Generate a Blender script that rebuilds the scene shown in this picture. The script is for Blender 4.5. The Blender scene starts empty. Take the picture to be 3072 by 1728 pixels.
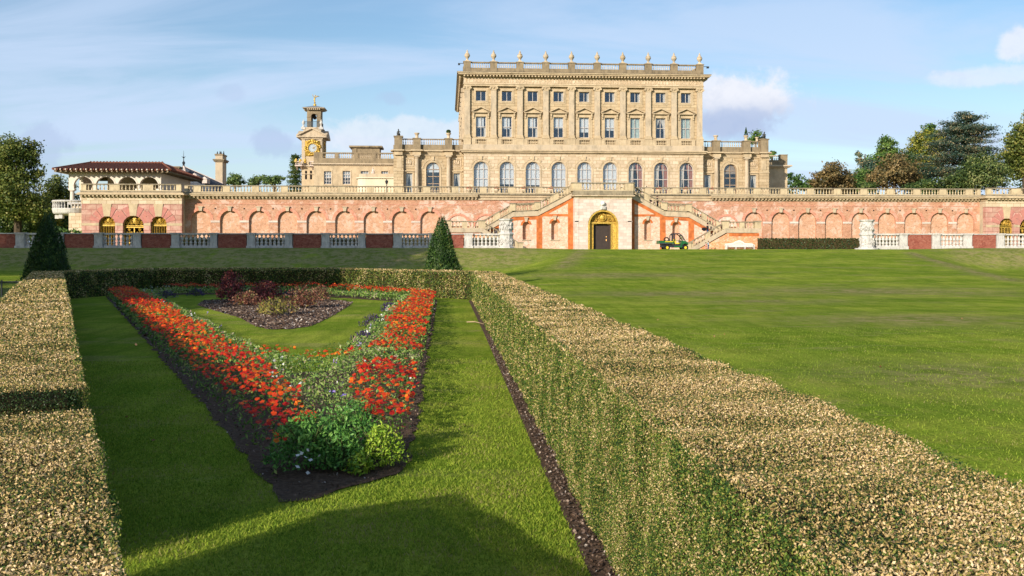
import bpy, math, random
import numpy as np
from math import sin, cos, tan, atan, atan2, pi, radians, sqrt
from mathutils import Vector, Matrix
random.seed(7); RNG = np.random.default_rng(7)
SC = bpy.context.scene; COL = SC.collection

# ------------------------------------------------------------------ camera, sky, sun, exposure
F = 2862.0; PSI = atan(196.0/2862.0); EYE = 1.8; HZ = 754.0
cam = bpy.data.cameras.new('camera'); camo = bpy.data.objects.new('camera', cam); COL.objects.link(camo)
camo.location = (0, 0, EYE); camo.rotation_euler = (pi/2, 0, -PSI)
cam.lens = 36*F/3072; cam.sensor_width = 36; cam.shift_y = -(864-HZ)/3072
cam.clip_start = 0.05; cam.clip_end = 9000
SC.camera = camo
SUN_EL = radians(19.0); SUN_AZ = (0.60, 0.80)        # direction the light travels over the ground
W = bpy.data.worlds.new('World'); SC.world = W; W.use_nodes = True
SC.view_settings.view_transform = 'Standard'; SC.view_settings.look = 'None'
SC.view_settings.gamma = 1; SC.view_settings.use_curve_mapping = False
SC.view_settings.exposure = 0.34
SC.cycles.max_bounces = 6; SC.cycles.transparent_max_bounces = 12

def px_dir(px, py):
    lat = (px-1536)/F; up = (HZ-py)/F
    v = Vector((sin(PSI)+lat*cos(PSI), cos(PSI)-lat*sin(PSI), up)); return v.normalized()

def build_world():
    nt = W.node_tree; nt.nodes.clear(); N = nt.nodes.new; L = nt.links.new
    out = N('ShaderNodeOutputWorld'); bg = N('ShaderNodeBackground'); bg.inputs[1].default_value = 0.098
    sky = N('ShaderNodeTexSky'); sky.sky_type = 'NISHITA'; sky.sun_disc = False
    sky.sun_elevation = SUN_EL; sky.sun_rotation = atan2(-SUN_AZ[0], -SUN_AZ[1]) % (2*pi)
    sky.air_density = 1.0; sky.dust_density = 0.6; sky.ozone_density = 1.6
    tc = N('ShaderNodeTexCoord'); sep = N('ShaderNodeSeparateXYZ'); L(tc.outputs['Generated'], sep.inputs[0])
    def mth(op, a, b=None, c=None, clamp=False):
        n = N('ShaderNodeMath'); n.operation = op; n.use_clamp = clamp
        for i, v in enumerate((a, b, c)):
            if v is None: continue
            if isinstance(v, (int, float)): n.inputs[i].default_value = v
            else: L(v, n.inputs[i])
        return n.outputs[0]
    def mix(fac, a, b):
        n = N('ShaderNodeMix'); n.data_type = 'RGBA'
        for i, v in ((0, fac), (6, a), (7, b)):
            if isinstance(v, (int, float)): n.inputs[i].default_value = v
            elif isinstance(v, tuple): n.inputs[i].default_value = (*v, 1)
            else: L(v, n.inputs[i])
        return n.outputs[2]
    def ramp(v, a, b):
        n = N('ShaderNodeMapRange'); n.interpolation_type = 'SMOOTHSTEP'; L(v, n.inputs[0])
        n.inputs[1].default_value = a; n.inputs[2].default_value = b; return n.outputs[0]
    def noise(vec, sc, det, rough=.55, dist=0):
        n = N('ShaderNodeTexNoise'); L(vec, n.inputs['Vector']); n.inputs['Scale'].default_value = sc
        n.inputs['Detail'].default_value = det; n.inputs['Roughness'].default_value = rough
        n.inputs['Distortion'].default_value = dist; return n.outputs[0]
    # thin high cloud on a plane overhead
    zz = mth('ADD', mth('MAXIMUM', sep.outputs[2], 0.0), 0.16)
    cm = N('ShaderNodeCombineXYZ'); L(mth('DIVIDE', sep.outputs[0], zz), cm.inputs[0]); L(mth('DIVIDE', sep.outputs[1], zz), cm.inputs[1])
    mp = N('ShaderNodeMapping'); L(cm.outputs[0], mp.inputs[0]); mp.inputs['Rotation'].default_value = (0, 0, 0.35); mp.inputs['Scale'].default_value = (0.55, 1.7, 1)
    ci = ramp(noise(mp.outputs[0], 0.75, 10, .58, 1.1), .40, .66)
    low = ramp(sep.outputs[2], .34, -.02)
    veil = mth('ADD', mth('MULTIPLY', ci, .60), mth('MULTIPLY', low, .45), clamp=True)
    tint = mix(1.0, sky.outputs[0], sky.outputs[0])
    hs = N('ShaderNodeHueSaturation'); L(tint, hs.inputs['Color']); hs.inputs['Saturation'].default_value = 1.2; hs.inputs['Value'].default_value = 1.2
    col = mix(veil, hs.outputs[0], (5.0, 6.1, 8.0))
    # low cumulus banks: centre direction, angular half-size, strength
    banks = [((2215, 300), (.062, .034), 1.0), ((2300, 305), (.038, .020), 1.0), ((2190, 352), (.050, .020), 1.), ((2150, 265), (.035, .018), .9),
             ((1100, 408), (.065, .024), .62), ((1290, 395), (.055, .018), .62),
             ((3055, 130), (.019, .017), .8), ((2975, 228), (.05, .010), .55),
             ((-300, 520), (.1, .04), .8), ((3500, 420), (.12, .05), .8)]
    wisps = [((820, 432), (.026, .016), .75), ((870, 452), (.02, .01), .5), ((115, 495), (.030, .045), .7), ((690, 278), (.018, .010), .4), ((1175, 295), (.020, .009), .5), ((2200, 372), (.05, .02), .8)]
    tot = None; tw = None; nb = len(banks)
    vn = noise(tc.outputs['Generated'], 26, 6, .6, .3); vn2 = noise(tc.outputs['Generated'], 60, 5, .6)
    wob = mth('ADD', mth('MULTIPLY', mth('SUBTRACT', vn, .5), 1.7), mth('MULTIPLY', mth('SUBTRACT', vn2, .5), .5))
    for bi, (c, s, k) in enumerate(banks+wisps):
        d = px_dir(*c); az = atan2(d.x, d.y)
        right = Vector((cos(az), -sin(az), 0)); up = Vector((0, 0, 1))
        def dotc(vec, off, sc):
            n = N('ShaderNodeVectorMath'); n.operation = 'DOT_PRODUCT'; L(tc.outputs['Generated'], n.inputs[0]); n.inputs[1].default_value = vec
            return mth('DIVIDE', mth('SUBTRACT', n.outputs['Value'], off), sc)
        a = dotc(right, right.dot(d), s[0]); b = dotc(up, d.z, s[1])
        fw = N('ShaderNodeVectorMath'); fw.operation = 'DOT_PRODUCT'; L(tc.outputs['Generated'], fw.inputs[0]); fw.inputs[1].default_value = d
        r = mth('SQRT', mth('ADD', mth('MULTIPLY', a, a), mth('MULTIPLY', b, b)))
        m = mth('MULTIPLY', ramp(mth('ADD', r, wob), 1.05, .55), k)
        m = mth('MULTIPLY', m, mth('GREATER_THAN', fw.outputs['Value'], 0.0))
        if bi < nb: tot = m if tot is None else mth('MAXIMUM', tot, m)
        else: tw = m if tw is None else mth('MAXIMUM', tw, m)
        # shaded belly lies low in the big bank
    belly = mth('MULTIPLY', ramp(sep.outputs[2], .160, .128), ramp(sep.outputs[0], -.05, .2))
    bc = mix(mth('ADD', mth('MULTIPLY', belly, .8), mth('MULTIPLY', ramp(vn2, .4, .7), .2), clamp=True), (7.4, 7.5, 8.1), (3.6, 4.4, 6.2))
    col = mix(mth('MULTIPLY', tot, .92), col, bc)
    col = mix(mth('MULTIPLY', tw, .7), col, (3.7, 4.6, 6.6))
    L(col, bg.inputs[0]); L(bg.outputs[0], out.inputs[0])
build_world()
sl = bpy.data.lights.new('sun', 'SUN'); sl.energy = 5.0; sl.angle = radians(0.6); sl.color = (1.0, .905, .765)
so = bpy.data.objects.new('sun', sl); COL.objects.link(so)
so.rotation_euler = Vector((SUN_AZ[0]*cos(SUN_EL), SUN_AZ[1]*cos(SUN_EL), -sin(SUN_EL))).to_track_quat('-Z', 'Y').to_euler()
so.location = (-40, -50, 60)

# ------------------------------------------------------------------ measuring helpers (photo pixel -> place on a plane that stands at depth Y)
def PX(px, Y): return Y*tan(atan((px-1536)/F)+PSI)
def DD(X, Y): return X*sin(PSI)+Y*cos(PSI)
def PZ(py, X, Y): return EYE+(HZ-py)*DD(X, Y)/F
def PT(px, py, Y): X = PX(px, Y); return X, PZ(py, X, Y)
def G(px, py, z=0.0):
    D = F*(EYE-z)/(py-HZ); lat = (px-1536)/F*D
    return (D*sin(PSI)+lat*cos(PSI), D*cos(PSI)-lat*sin(PSI))

# ------------------------------------------------------------------ material helpers
class NT:
    def __init__(s, name):
        s.m = bpy.data.materials.new(name); s.m.use_nodes = True; s.t = s.m.node_tree; s.t.nodes.clear()
        s.out = s.N('ShaderNodeOutputMaterial'); s.b = s.N('ShaderNodeBsdfPrincipled'); s.L(s.b.outputs[0], s.out.inputs[0])
        s.geo = s.N('ShaderNodeNewGeometry'); s.pos = s.geo.outputs['Position']
    def N(s, t): return s.t.nodes.new(t)
    def L(s, a, b): s.t.links.new(a, b)
    def set(s, sock, v):
        if isinstance(v, (int, float)): sock.default_value = v
        elif isinstance(v, tuple): sock.default_value = (*v, 1) if len(v) == 3 and sock.type == 'RGBA' else v
        else: s.L(v, sock)
    def mth(s, op, a, b=None, clamp=False):
        n = s.N('ShaderNodeMath'); n.operation = op; n.use_clamp = clamp; s.set(n.inputs[0], a)
        if b is not None: s.set(n.inputs[1], b)
        return n.outputs[0]
    def mix(s, f, a, b, mode='MIX'):
        n = s.N('ShaderNodeMix'); n.data_type = 'RGBA'; n.blend_type = mode; s.set(n.inputs[0], f); s.set(n.inputs[6], a); s.set(n.inputs[7], b); return n.outputs[2]
    def noise(s, sc, det=5, rough=.55, vec=None, dist=0):
        n = s.N('ShaderNodeTexNoise'); s.L(vec or s.pos, n.inputs['Vector']); n.inputs['Scale'].default_value = sc
        n.inputs['Detail'].default_value = det; n.inputs['Roughness'].default_value = rough; n.inputs['Distortion'].default_value = dist; return n.outputs[0]
    def mr(s, v, a, b, lo=0., hi=1., smooth=True):
        n = s.N('ShaderNodeMapRange'); n.interpolation_type = 'SMOOTHSTEP' if smooth else 'LINEAR'; s.L(v, n.inputs[0])
        for i, x in enumerate((a, b, lo, hi)): n.inputs[i+1].default_value = x
        return n.outputs[0]
    def ramp(s, v, stops, interp='LINEAR'):
        n = s.N('ShaderNodeValToRGB'); s.L(v, n.inputs[0]); e = n.color_ramp; e.interpolation = interp
        while len(e.elements) < len(stops): e.elements.new(.5)
        for el, (p, c) in zip(e.elements, stops): el.position = p; el.color = (*c, 1)
        return n.outputs[0]
    def scaled(s, sx, sy, sz):
        n = s.N('ShaderNodeMapping'); s.L(s.pos, n.inputs[0]); n.inputs['Scale'].default_value = (sx, sy, sz); return n.outputs[0]
    def wallvec(s):
        sp = s.N('ShaderNodeSeparateXYZ'); s.L(s.pos, sp.inputs[0]); c = s.N('ShaderNodeCombineXYZ')
        s.L(s.mth('ADD', sp.outputs[0], sp.outputs[1]), c.inputs[0]); s.L(sp.outputs[2], c.inputs[1]); return c.outputs[0]
    def bump(s, h, strength=.4, dist=.02):
        n = s.N('ShaderNodeBump'); s.L(h, n.inputs['Height']); n.inputs['Strength'].default_value = strength; n.inputs['Distance'].default_value = dist
        s.L(n.outputs[0], s.b.inputs['Normal'])
    def done(s, col, rough=.85, spec=.3, metal=0.):
        s.set(s.b.inputs['Base Color'], col); s.set(s.b.inputs['Roughness'], rough); s.b.inputs['Specular IOR Level'].default_value = spec
        s.b.inputs['Metallic'].default_value = metal; return s.m

def stone(name, c1, c2, block=None, mortar=(.2, .15, .1), stain=.35, staincol=(.09, .08, .065), msize=.018, stainscale=.6, white=0):
    n = NT(name)
    base = n.mix(n.mr(n.noise(1.3, 6), .3, .7), c1, c2)
    base = n.mix(n.mr(n.noise(2.4, 9, .88), .50, .60, 0, .38), base, tuple(x*.62 for x in c1))
    if block:
        br = n.N('ShaderNodeTexBrick'); n.L(n.wallvec(), br.inputs['Vector']); br.inputs['Scale'].default_value = 1
        br.inputs['Brick Width'].default_value = block[0]; br.inputs['Row Height'].default_value = block[1]
        br.inputs['Mortar Size'].default_value = msize; br.inputs['Mortar Smooth'].default_value = .2
        br.inputs['Color1'].default_value = (1, 1, 1, 1); br.inputs['Color2'].default_value = (.8, .76, .72, 1); br.inputs['Mortar'].default_value = (1, 1, 1, 1)
        base = n.mix(1.0, base, br.outputs[0], 'MULTIPLY'); base = n.mix(br.outputs[1], base, mortar)
        n.bump(n.mth('SUBTRACT', 1.0, br.outputs[1]), .5, .03)
    else:
        n.bump(n.noise(14, 5), .35, .03)
    st = n.mr(n.noise(stainscale, 8, .68, n.scaled(1.6, 1.6, .55)), .46, .72, 0, stain)
    base = n.mix(st, base, staincol)
    if white:
        base = n.mix(n.mr(n.noise(.35, 7, .7), .5, .62, 0, white), base, (.62, .55, .5))
    return n.done(base, .9, .15)

def brick(name, c1, c2, c3, white=0., wscale=.5, bw=.24, rh=.085, region=None, wcol=(.72, .6, .52), mortar=(.5, .36, .26), light=None):
    n = NT(name)
    br = n.N('ShaderNodeTexBrick'); n.L(n.wallvec(), br.inputs['Vector']); br.inputs['Scale'].default_value = 1
    br.inputs['Brick Width'].default_value = bw; br.inputs['Row Height'].default_value = rh
    br.inputs['Mortar Size'].default_value = .011; br.inputs['Color1'].default_value = (*c1, 1); br.inputs['Color2'].default_value = (*c2, 1)
    br.inputs['Mortar'].default_value = (*mortar, 1); br.inputs['Bias'].default_value = -.1
    big = n.noise(.9, 8, .7); base = n.mix(n.mr(big, .42, .68, 0, .55), br.outputs[0], c3)
    base = n.mix(n.mr(n.noise(2.6, 9, .9, n.scaled(1, 1, 1.8)), .49, .57, 0, .75), base, light or tuple(min(1, x*1.22+.07) for x in c1))
    base = n.mix(n.mr(n.noise(2.3, 9, .9, n.scaled(1.4, 1.4, 2.)), .51, .58, 0, .62), base, tuple(x*.5 for x in c3))
    if white:
        f = n.mr(n.noise(wscale, 8, .78, None, .5), .5, .58, 0, white)
        if region:
            sp = n.N('ShaderNodeSeparateXYZ'); n.L(n.pos, sp.inputs[0])
            d = n.mth('ABSOLUTE', n.mth('SUBTRACT', sp.outputs[0], region[0])); f = n.mth('MULTIPLY', f, n.mr(d, region[2], region[1], .6, 1.))
        base = n.mix(f, base, wcol)
    n.bump(br.outputs[1], -.3, .01)
    return n.done(base, .92, .1)

def plain(name, c, rough=.6, spec=.4, metal=0., var=.25, vs=4, bump=0.):
    n = NT(name); base = n.mix(n.mr(n.noise(vs, 6), .3, .7), c, tuple(x*(1-var) for x in c))
    if bump: n.bump(n.noise(vs*4, 5), bump, .02)
    return n.done(base, rough, spec, metal)

def leafmat(name, stops, patch=None, pscale=1.2, rough=.55, trans=.25, pvec=None, pr=(.42, .62)):
    """colour per leaf from its island's random number, pushed along the ramp by a patch noise"""
    n = NT(name); r = n.geo.outputs['Random Per Island']
    if patch:
        s = n.scaled(*pvec) if pvec else None
        sh = n.mr(n.noise(pscale, 5, .6, s), pr[0], pr[1], -patch, patch)
        r = n.mth('ADD', r, sh, clamp=True)
    c = n.ramp(r, stops); n.done(c, rough, .35)
    if trans:
        tr = n.N('ShaderNodeBsdfTranslucent'); n.L(c, tr.inputs[0]); mx = n.N('ShaderNodeMixShader'); mx.inputs[0].default_value = trans
        n.L(n.b.outputs[0], mx.inputs[1]); n.L(tr.outputs[0], mx.inputs[2]); n.L(mx.outputs[0], n.out.inputs[0])
    return n.m
# ------------------------------------------------------------------ mesh helpers
ORG = {}
def tag(o, label=None, cat=None, group=None, kind=None):
    if label: o['label'] = label
    if cat: o['category'] = cat
    if group: o['group'] = group
    if kind: o['kind'] = kind
    return o
def empty(name, loc, label, cat, group=None):
    o = bpy.data.objects.new(name, None); COL.objects.link(o); o.location = loc; o.empty_display_size = .3
    ORG[o.name] = Vector(loc); return tag(o, label, cat, group)
def link_mesh(name, me, mats, parent=None, origin=None):
    o = bpy.data.objects.new(name, me); COL.objects.link(o)
    for m in (mats if isinstance(mats, (list, tuple)) else [mats]): me.materials.append(m)
    if parent is not None:
        org = ORG[parent.name]; o.parent = parent; me.transform(Matrix.Translation(-org)); ORG[o.name] = org
    elif origin is not None:
        me.transform(Matrix.Translation(-Vector(origin))); o.location = origin; ORG[o.name] = Vector(origin)
    else: ORG[o.name] = Vector((0, 0, 0))
    return o
def arr(seg): return seg
class MB:
    def __init__(s): s.v = []; s.f = []; s.mi = []
    def add(s, vs, fs, mi=0):
        n = len(s.v); s.v += [tuple(v) for v in vs]; s.f += [tuple(i+n for i in f) for f in fs]; s.mi += [mi]*len(fs); return s
    def box(s, x0, x1, y0, y1, z0, z1, mi=0):
        if x0 > x1: x0, x1 = x1, x0
        return s.add([(x0, y0, z0), (x1, y0, z0), (x1, y1, z0), (x0, y1, z0), (x0, y0, z1), (x1, y0, z1), (x1, y1, z1), (x0, y1, z1)],
                     [(0, 3, 2, 1), (4, 5, 6, 7), (0, 1, 5, 4), (1, 2, 6, 5), (2, 3, 7, 6), (3, 0, 4, 7)], mi)
    def prism(s, poly, y0, y1, mi=0):
        """outline in (x, z), extruded from y0 to y1"""
        a = sum(poly[i][0]*poly[(i+1) % len(poly)][1]-poly[(i+1) % len(poly)][0]*poly[i][1] for i in range(len(poly)))
        if a < 0: poly = poly[::-1]
        n = len(poly); vs = [(x, y0, z) for x, z in poly]+[(x, y1, z) for x, z in poly]
        fs = [tuple(range(n)), tuple(range(2*n-1, n-1, -1))]+[(i, i+n, (i+1) % n+n, (i+1) % n) for i in range(n)]
        return s.add(vs, fs, mi)
    def prismz(s, poly, z0, z1, mi=0):
        a = sum(poly[i][0]*poly[(i+1) % len(poly)][1]-poly[(i+1) % len(poly)][0]*poly[i][1] for i in range(len(poly)))
        if a < 0: poly = poly[::-1]
        n = len(poly); vs = [(x, y, z0) for x, y in poly]+[(x, y, z1) for x, y in poly]
        fs = [tuple(range(n-1, -1, -1)), tuple(range(n, 2*n))]+[(i, (i+1) % n, (i+1) % n+n, i+n) for i in range(n)]
        return s.add(vs, fs, mi)
    def prismx(s, poly, x0, x1, mi=0):
        """outline in (y, z), extruded along x"""
        a = sum(poly[i][0]*poly[(i+1) % len(poly)][1]-poly[(i+1) % len(poly)][0]*poly[i][1] for i in range(len(poly)))
        if a < 0: poly = poly[::-1]
        n = len(poly); vs = [(x0, y, z) for y, z in poly]+[(x1, y, z) for y, z in poly]
        fs = [tuple(range(n-1, -1, -1)), tuple(range(n, 2*n))]+[(i, (i+1) % n, (i+1) % n+n, i+n) for i in range(n)]
        return s.add(vs, fs, mi)
    def lathe(s, cx, cy, prof, seg=8, mi=0, rot=0., sx=1., sy=1.):
        vs = []; fs = []; m = len(prof)
        for i in range(seg):
            a = 2*pi*i/seg+rot
            for r, z in prof: vs.append((cx+r*cos(a)*sx, cy+r*sin(a)*sy, z))
        for i in range(seg):
            j = (i+1) % seg
            for k in range(m-1): fs.append((i*m+k, j*m+k, j*m+k+1, i*m+k+1))
        fs.append(tuple(i*m for i in range(seg-1, -1, -1))); fs.append(tuple(i*m+m-1 for i in range(seg)))
        return s.add(vs, fs, mi)
    def tube(s, pts, r, seg=6, mi=0):
        pts = [Vector(p) for p in pts]; rs = r if isinstance(r, (list, tuple)) else [r]*len(pts); vs = []; fs = []
        up0 = Vector((0, 0, 1))
        for i, p in enumerate(pts):
            d = (pts[min(i+1, len(pts)-1)]-pts[max(i-1, 0)]).normalized()
            up = up0 if abs(d.z) < .9 else Vector((0, 1, 0)); a = d.cross(up).normalized(); b = a.cross(d).normalized()
            for k in range(seg): t = 2*pi*k/seg; vs.append(p+a*(rs[i]*cos(t))+b*(rs[i]*sin(t)))
        for i in range(len(pts)-1):
            for k in range(seg): l = (k+1) % seg; fs.append((i*seg+k, i*seg+l, (i+1)*seg+l, (i+1)*seg+k))
        fs.append(tuple(range(seg-1, -1, -1))); e = (len(pts)-1)*seg; fs.append(tuple(range(e, e+seg)))
        return s.add(vs, fs, mi)
    def ring(s, cx, cz, r0, r1, y0, y1, a0=0., a1=pi, seg=16, mi=0):
        """band of an arch in the (x, z) plane"""
        p = [(cx+r1*cos(a0+(a1-a0)*i/seg), cz+r1*sin(a0+(a1-a0)*i/seg)) for i in range(seg+1)]
        q = [(cx+r0*cos(a0+(a1-a0)*i/seg), cz+r0*sin(a0+(a1-a0)*i/seg)) for i in range(seg+1)]
        for i in range(seg): s.prism([p[i], p[i+1], q[i+1], q[i]], y0, y1, mi)
        return s
    def wall(s, x0, x1, z0, z1, y0, y1, ops=(), mi=0, top=None):
        """wall with openings (cx, half width, z bottom, z top, arched) ; top = list of (x, z) for a sloped top"""
        def ztop(x):
            if not top: return z1
            for (xa, za), (xb, zb) in zip(top, top[1:]):
                if xa-1e-6 <= x <= xb+1e-6: return za+(zb-za)*(x-xa)/(xb-xa) if xb > xa else zb
            return z1
        def tops(xa, xb):
            mid = [(x, z) for x, z in (top or []) if xa+1e-4 < x < xb-1e-4]
            return [(xa, ztop(xa+1e-5))]+mid+[(xb, ztop(xb-1e-5))]
        cur = x0
        for (cx, hw, zb, zt, ar) in sorted(ops):
            a, b = cx-hw, cx+hw
            if a > cur+1e-4: s.prism([(cur, z0), (a, z0)]+tops(cur, a)[::-1], y0, y1, mi)
            if zb > z0+1e-3: s.box(a, b, y0, y1, z0, zb, mi)
            if ar:
                sp = zt-hw; arc = [(cx-hw*cos(pi*i/14), sp+hw*sin(pi*i/14)) for i in range(15)]
                h = 7
                s.prism(arc[:h+1]+[(cx, ztop(cx))]+tops(a, cx)[::-1][1:], y0, y1, mi)
                s.prism(arc[h:]+tops(cx, b)[::-1][:-1]+[(cx, ztop(cx))], y0, y1, mi)
            else: s.prism([(a, zt), (b, zt)]+tops(a, b)[::-1], y0, y1, mi)
            cur = b
        if cur < x1-1e-4: s.prism([(cur, z0), (x1, z0)]+tops(cur, x1)[::-1], y0, y1, mi)
        return s
    def blob(s, c, r, seed=0, amp=.2, sub=8, mi=0):
        rr = random.Random(seed); ph = [rr.uniform(0, 6) for _ in range(6)]; vs = []; fs = []; n = sub; m = sub*2
        for i in range(n+1):
            t = pi*i/n
            for j in range(m):
                u = 2*pi*j/m; k = 1+amp*(sin(3*u+ph[0])*sin(2*t+ph[1])+.6*sin(5*u+ph[2])*sin(4*t+ph[3]))
                vs.append((c[0]+r[0]*k*sin(t)*cos(u), c[1]+r[1]*k*sin(t)*sin(u), c[2]+r[2]*k*cos(t)))
        for i in range(n):
            for j in range(m): fs.append((i*m+j, (i+1)*m+j, (i+1)*m+(j+1) % m, i*m+(j+1) % m))
        return s.add(vs, fs, mi)
    def build(s, name, mats, parent=None, origin=None, smooth=False):
        me = bpy.data.meshes.new(name); me.from_pydata(s.v, [], s.f)
        if any(s.mi): me.polygons.foreach_set('material_index', s.mi)
        if smooth: me.polygons.foreach_set('use_smooth', [True]*len(s.f))
        me.update(); return link_mesh(name, me, mats, parent, origin)

def quads_mesh(name, V, mi=None):
    """V: (n,4,3) array of separate quads"""
    n = len(V); me = bpy.data.meshes.new(name); me.vertices.add(n*4); me.vertices.foreach_set('co', V.reshape(-1).astype(np.float32))
    me.loops.add(n*4); me.loops.foreach_set('vertex_index', np.arange(n*4, dtype=np.int32)); me.polygons.add(n)
    me.polygons.foreach_set('loop_start', np.arange(0, n*4, 4, dtype=np.int32))
    if mi is not None: me.polygons.foreach_set('material_index', mi.astype(np.int32))
    me.update(calc_edges=True); me.validate(); return me
def unit(a): return a/np.maximum(np.linalg.norm(a, axis=-1, keepdims=True), 1e-9)
def leafquads(P, size, aspect=.5, nrm=None, jit=1., axis=None, ajit=.8):
    """diamond leaves at P; nrm = facing, axis = long direction"""
    n = len(P); N0 = RNG.normal(size=(n, 3))*jit
    if nrm is not None: N0 = N0+nrm
    N0 = unit(N0); A = RNG.normal(size=(n, 3))
    if axis is not None: A = A*ajit+axis
    A = unit(A-(A*N0).sum(1, keepdims=True)*N0); B = np.cross(N0, A)
    s = (size if np.ndim(size) else np.full(n, size))*RNG.uniform(.65, 1.25, n); s = s[:, None]
    return np.stack([P-A*s*.5, P+B*s*aspect*.5-A*s*.05, P+A*s*.5, P-B*s*aspect*.5-A*s*.05], 1)
def leaves(name, P, size, mats, aspect=.5, nrm=None, jit=1., axis=None, ajit=.8, parent=None, origin=None, mi=None):
    return link_mesh(name, quads_mesh(name, leafquads(P, size, aspect, nrm, jit, axis, ajit), mi), mats, parent, origin)
def copy_tree(o, loc, label=None, rz=None, sc=None, parent=None):
    c = o.copy(); COL.objects.link(c)
    if parent is None:
        c.location = loc
        if rz is not None: c.rotation_euler.z = rz
        if sc is not None: c.scale = (sc, sc, sc)
        if label: c['label'] = label
    else: c.parent = parent
    for ch in [q for q in list(COL.objects) if q.parent == o]: copy_tree(ch, None, parent=c)
    return c

BAL = [(.30, 0), (.30, .08), (.16, .12), (.34, .30), (.36, .38), (.16, .62), (.13, .78), (.24, .86), (.28, .92), (.28, 1.)]
def baluster(mb, x, y, z0, z1, w=.3, seg=8, mi=0):
    mb.lathe(x, y, [(r*w, z0+t*(z1-z0)) for r, t in BAL], seg, mi)
BAL2 = [(.42, 0), (.42, .10), (.22, .13), (.40, .22), (.42, .32), (.22, .38), (.30, .42), (.22, .46), (.44, .56), (.40, .66), (.17, .86), (.15, .9), (.36, .93), (.36, 1.)]

# ------------------------------------------------------------------ materials
M = {}
M['lime'] = stone('limestone', (.56, .44, .285), (.47, .365, .225), (1.1, .42), (.22, .155, .085), .3, (.27, .22, .15), .02)
M['limeplain'] = stone('limestone_smooth', (.55, .435, .285), (.45, .345, .22), None, stain=.5, staincol=(.20, .16, .105))
M['limepale'] = stone('limestone_pale', (.655, .545, .40), (.60, .485, .345), (.95, .47), (.36, .25, .14), .10, (.3, .24, .16), .022)
M['limegrey'] = stone('limestone_greyed', (.47, .385, .28), (.53, .42, .29), None, stain=.5, staincol=(.15, .125, .09), stainscale=1.0)
M['limedark'] = stone('limestone_weathered', (.235, .18, .115), (.31, .24, .15), None, stain=.75, staincol=(.10, .085, .06), stainscale=1.2)
M['terr'] = stone('terrace_stone', (.58, .47, .30), (.48, .38, .24), None, stain=.55, staincol=(.17, .14, .09), stainscale=1.6)
M['coping'] = stone('lichen_coping', (.23, .19, .13), (.34, .28, .19), None, stain=.8, staincol=(.09, .08, .06), stainscale=2.2)
M['white_st'] = stone('white_ashlar', (.72, .62, .55), (.65, .54, .48), (.8, .36), (.5, .4, .34), .12, (.4, .32, .26), .015)
M['grey_st'] = stone('grey_marble', (.60, .57, .53), (.48, .46, .43), None, stain=.6, staincol=(.16, .15, .14), stainscale=3.0)
M['brick'] = brick('terrace_brick', (.43, .195, .112), (.52, .29, .18), (.38, .165, .095), .7, .55, region=(18.6, 12., 24.))
M['brickinfill'] = brick('infill_brick', (.50, .255, .15), (.58, .345, .22), (.48, .25, .15), .35, 1.4)
M['brickwhite'] = brick('limewashed_brick', (.62, .33, .22), (.7, .5, .4), (.7, .55, .45), .95, 1.7)
M['brickred'] = brick('red_brick', (.27, .065, .042), (.33, .095, .06), (.22, .055, .04), 0, 1.5, mortar=(.24, .13, .10), light=(.40, .17, .12))
M['brickorange'] = brick('orange_brick', (.66, .20, .06), (.76, .32, .13), (.68, .24, .09), .4, 2.2, light=(.86, .56, .32))
M['archring'] = brick('rubbed_brick', (.55, .20, .12), (.6, .25, .16), (.5, .18, .12), .2, 1.)
M['stairbrick'] = brick('stair_panel_brick', (.62, .36, .25), (.70, .48, .35), (.58, .34, .24), .6, 1.6, light=(.78, .62, .48))
M['orange'] = plain('orange_render', (.64, .19, .06), .9, .1, var=.45, vs=1.6, bump=.2)
M['pink'] = stone('pink_rustication', (.50, .25, .205), (.60, .41, .33), (1.25, .62), (.32, .14, .11), .25, (.35, .2, .17), .03)
M['tile'] = plain('terracotta_tile', (.23, .085, .05), .85, .2, var=.5, vs=6, bump=.3)
M['slate'] = stone('slate', (.06, .075, .10), (.10, .115, .14), (.4, .3), (.03, .035, .045), .3, (.05, .05, .06), .02)
M['lead'] = plain('lead_sheet', (.25, .27, .29), .5, .4)
M['render'] = plain('cream_render', (.66, .58, .43), .9, .1, var=.12, vs=.8)
M['loggia'] = plain('loggia_plaster', (.70, .62, .52), .9, .1, var=.12, vs=1)
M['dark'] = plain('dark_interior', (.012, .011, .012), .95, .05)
M['frame'] = plain('painted_frame', (.42, .30, .2), .6, .3)
M['framegrey'] = plain('grey_frame', (.55, .5, .46), .6, .3)
M['blind'] = plain('white_blind', (.78, .76, .72), .8, .2, var=.06)
M['curtain'] = plain('curtain_cloth', (.74, .66, .54), .9, .1, var=.2, vs=7)
M['curtainred'] = plain('curtain_lining', (.45, .17, .1), .9, .1, var=.2, vs=7)
M['gold'] = plain('gilding', (.78, .50, .09), .45, .5, .4, var=.6, vs=8, bump=.6)
M['goldmosaic'] = plain('gold_mosaic', (.88, .56, .10), .5, .5, .15, var=.75, vs=14, bump=.8)
M['bronze'] = plain('dark_bronze', (.05, .05, .045), .5, .5, .4)
M['iron'] = plain('black_iron', (.03, .035, .04), .5, .4)
M['greyiron'] = plain('grey_iron', (.16, .22, .27), .5, .4)
M['white'] = plain('white_paint', (.8, .78, .74), .6, .3, var=.08)
M['soil'] = None
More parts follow.
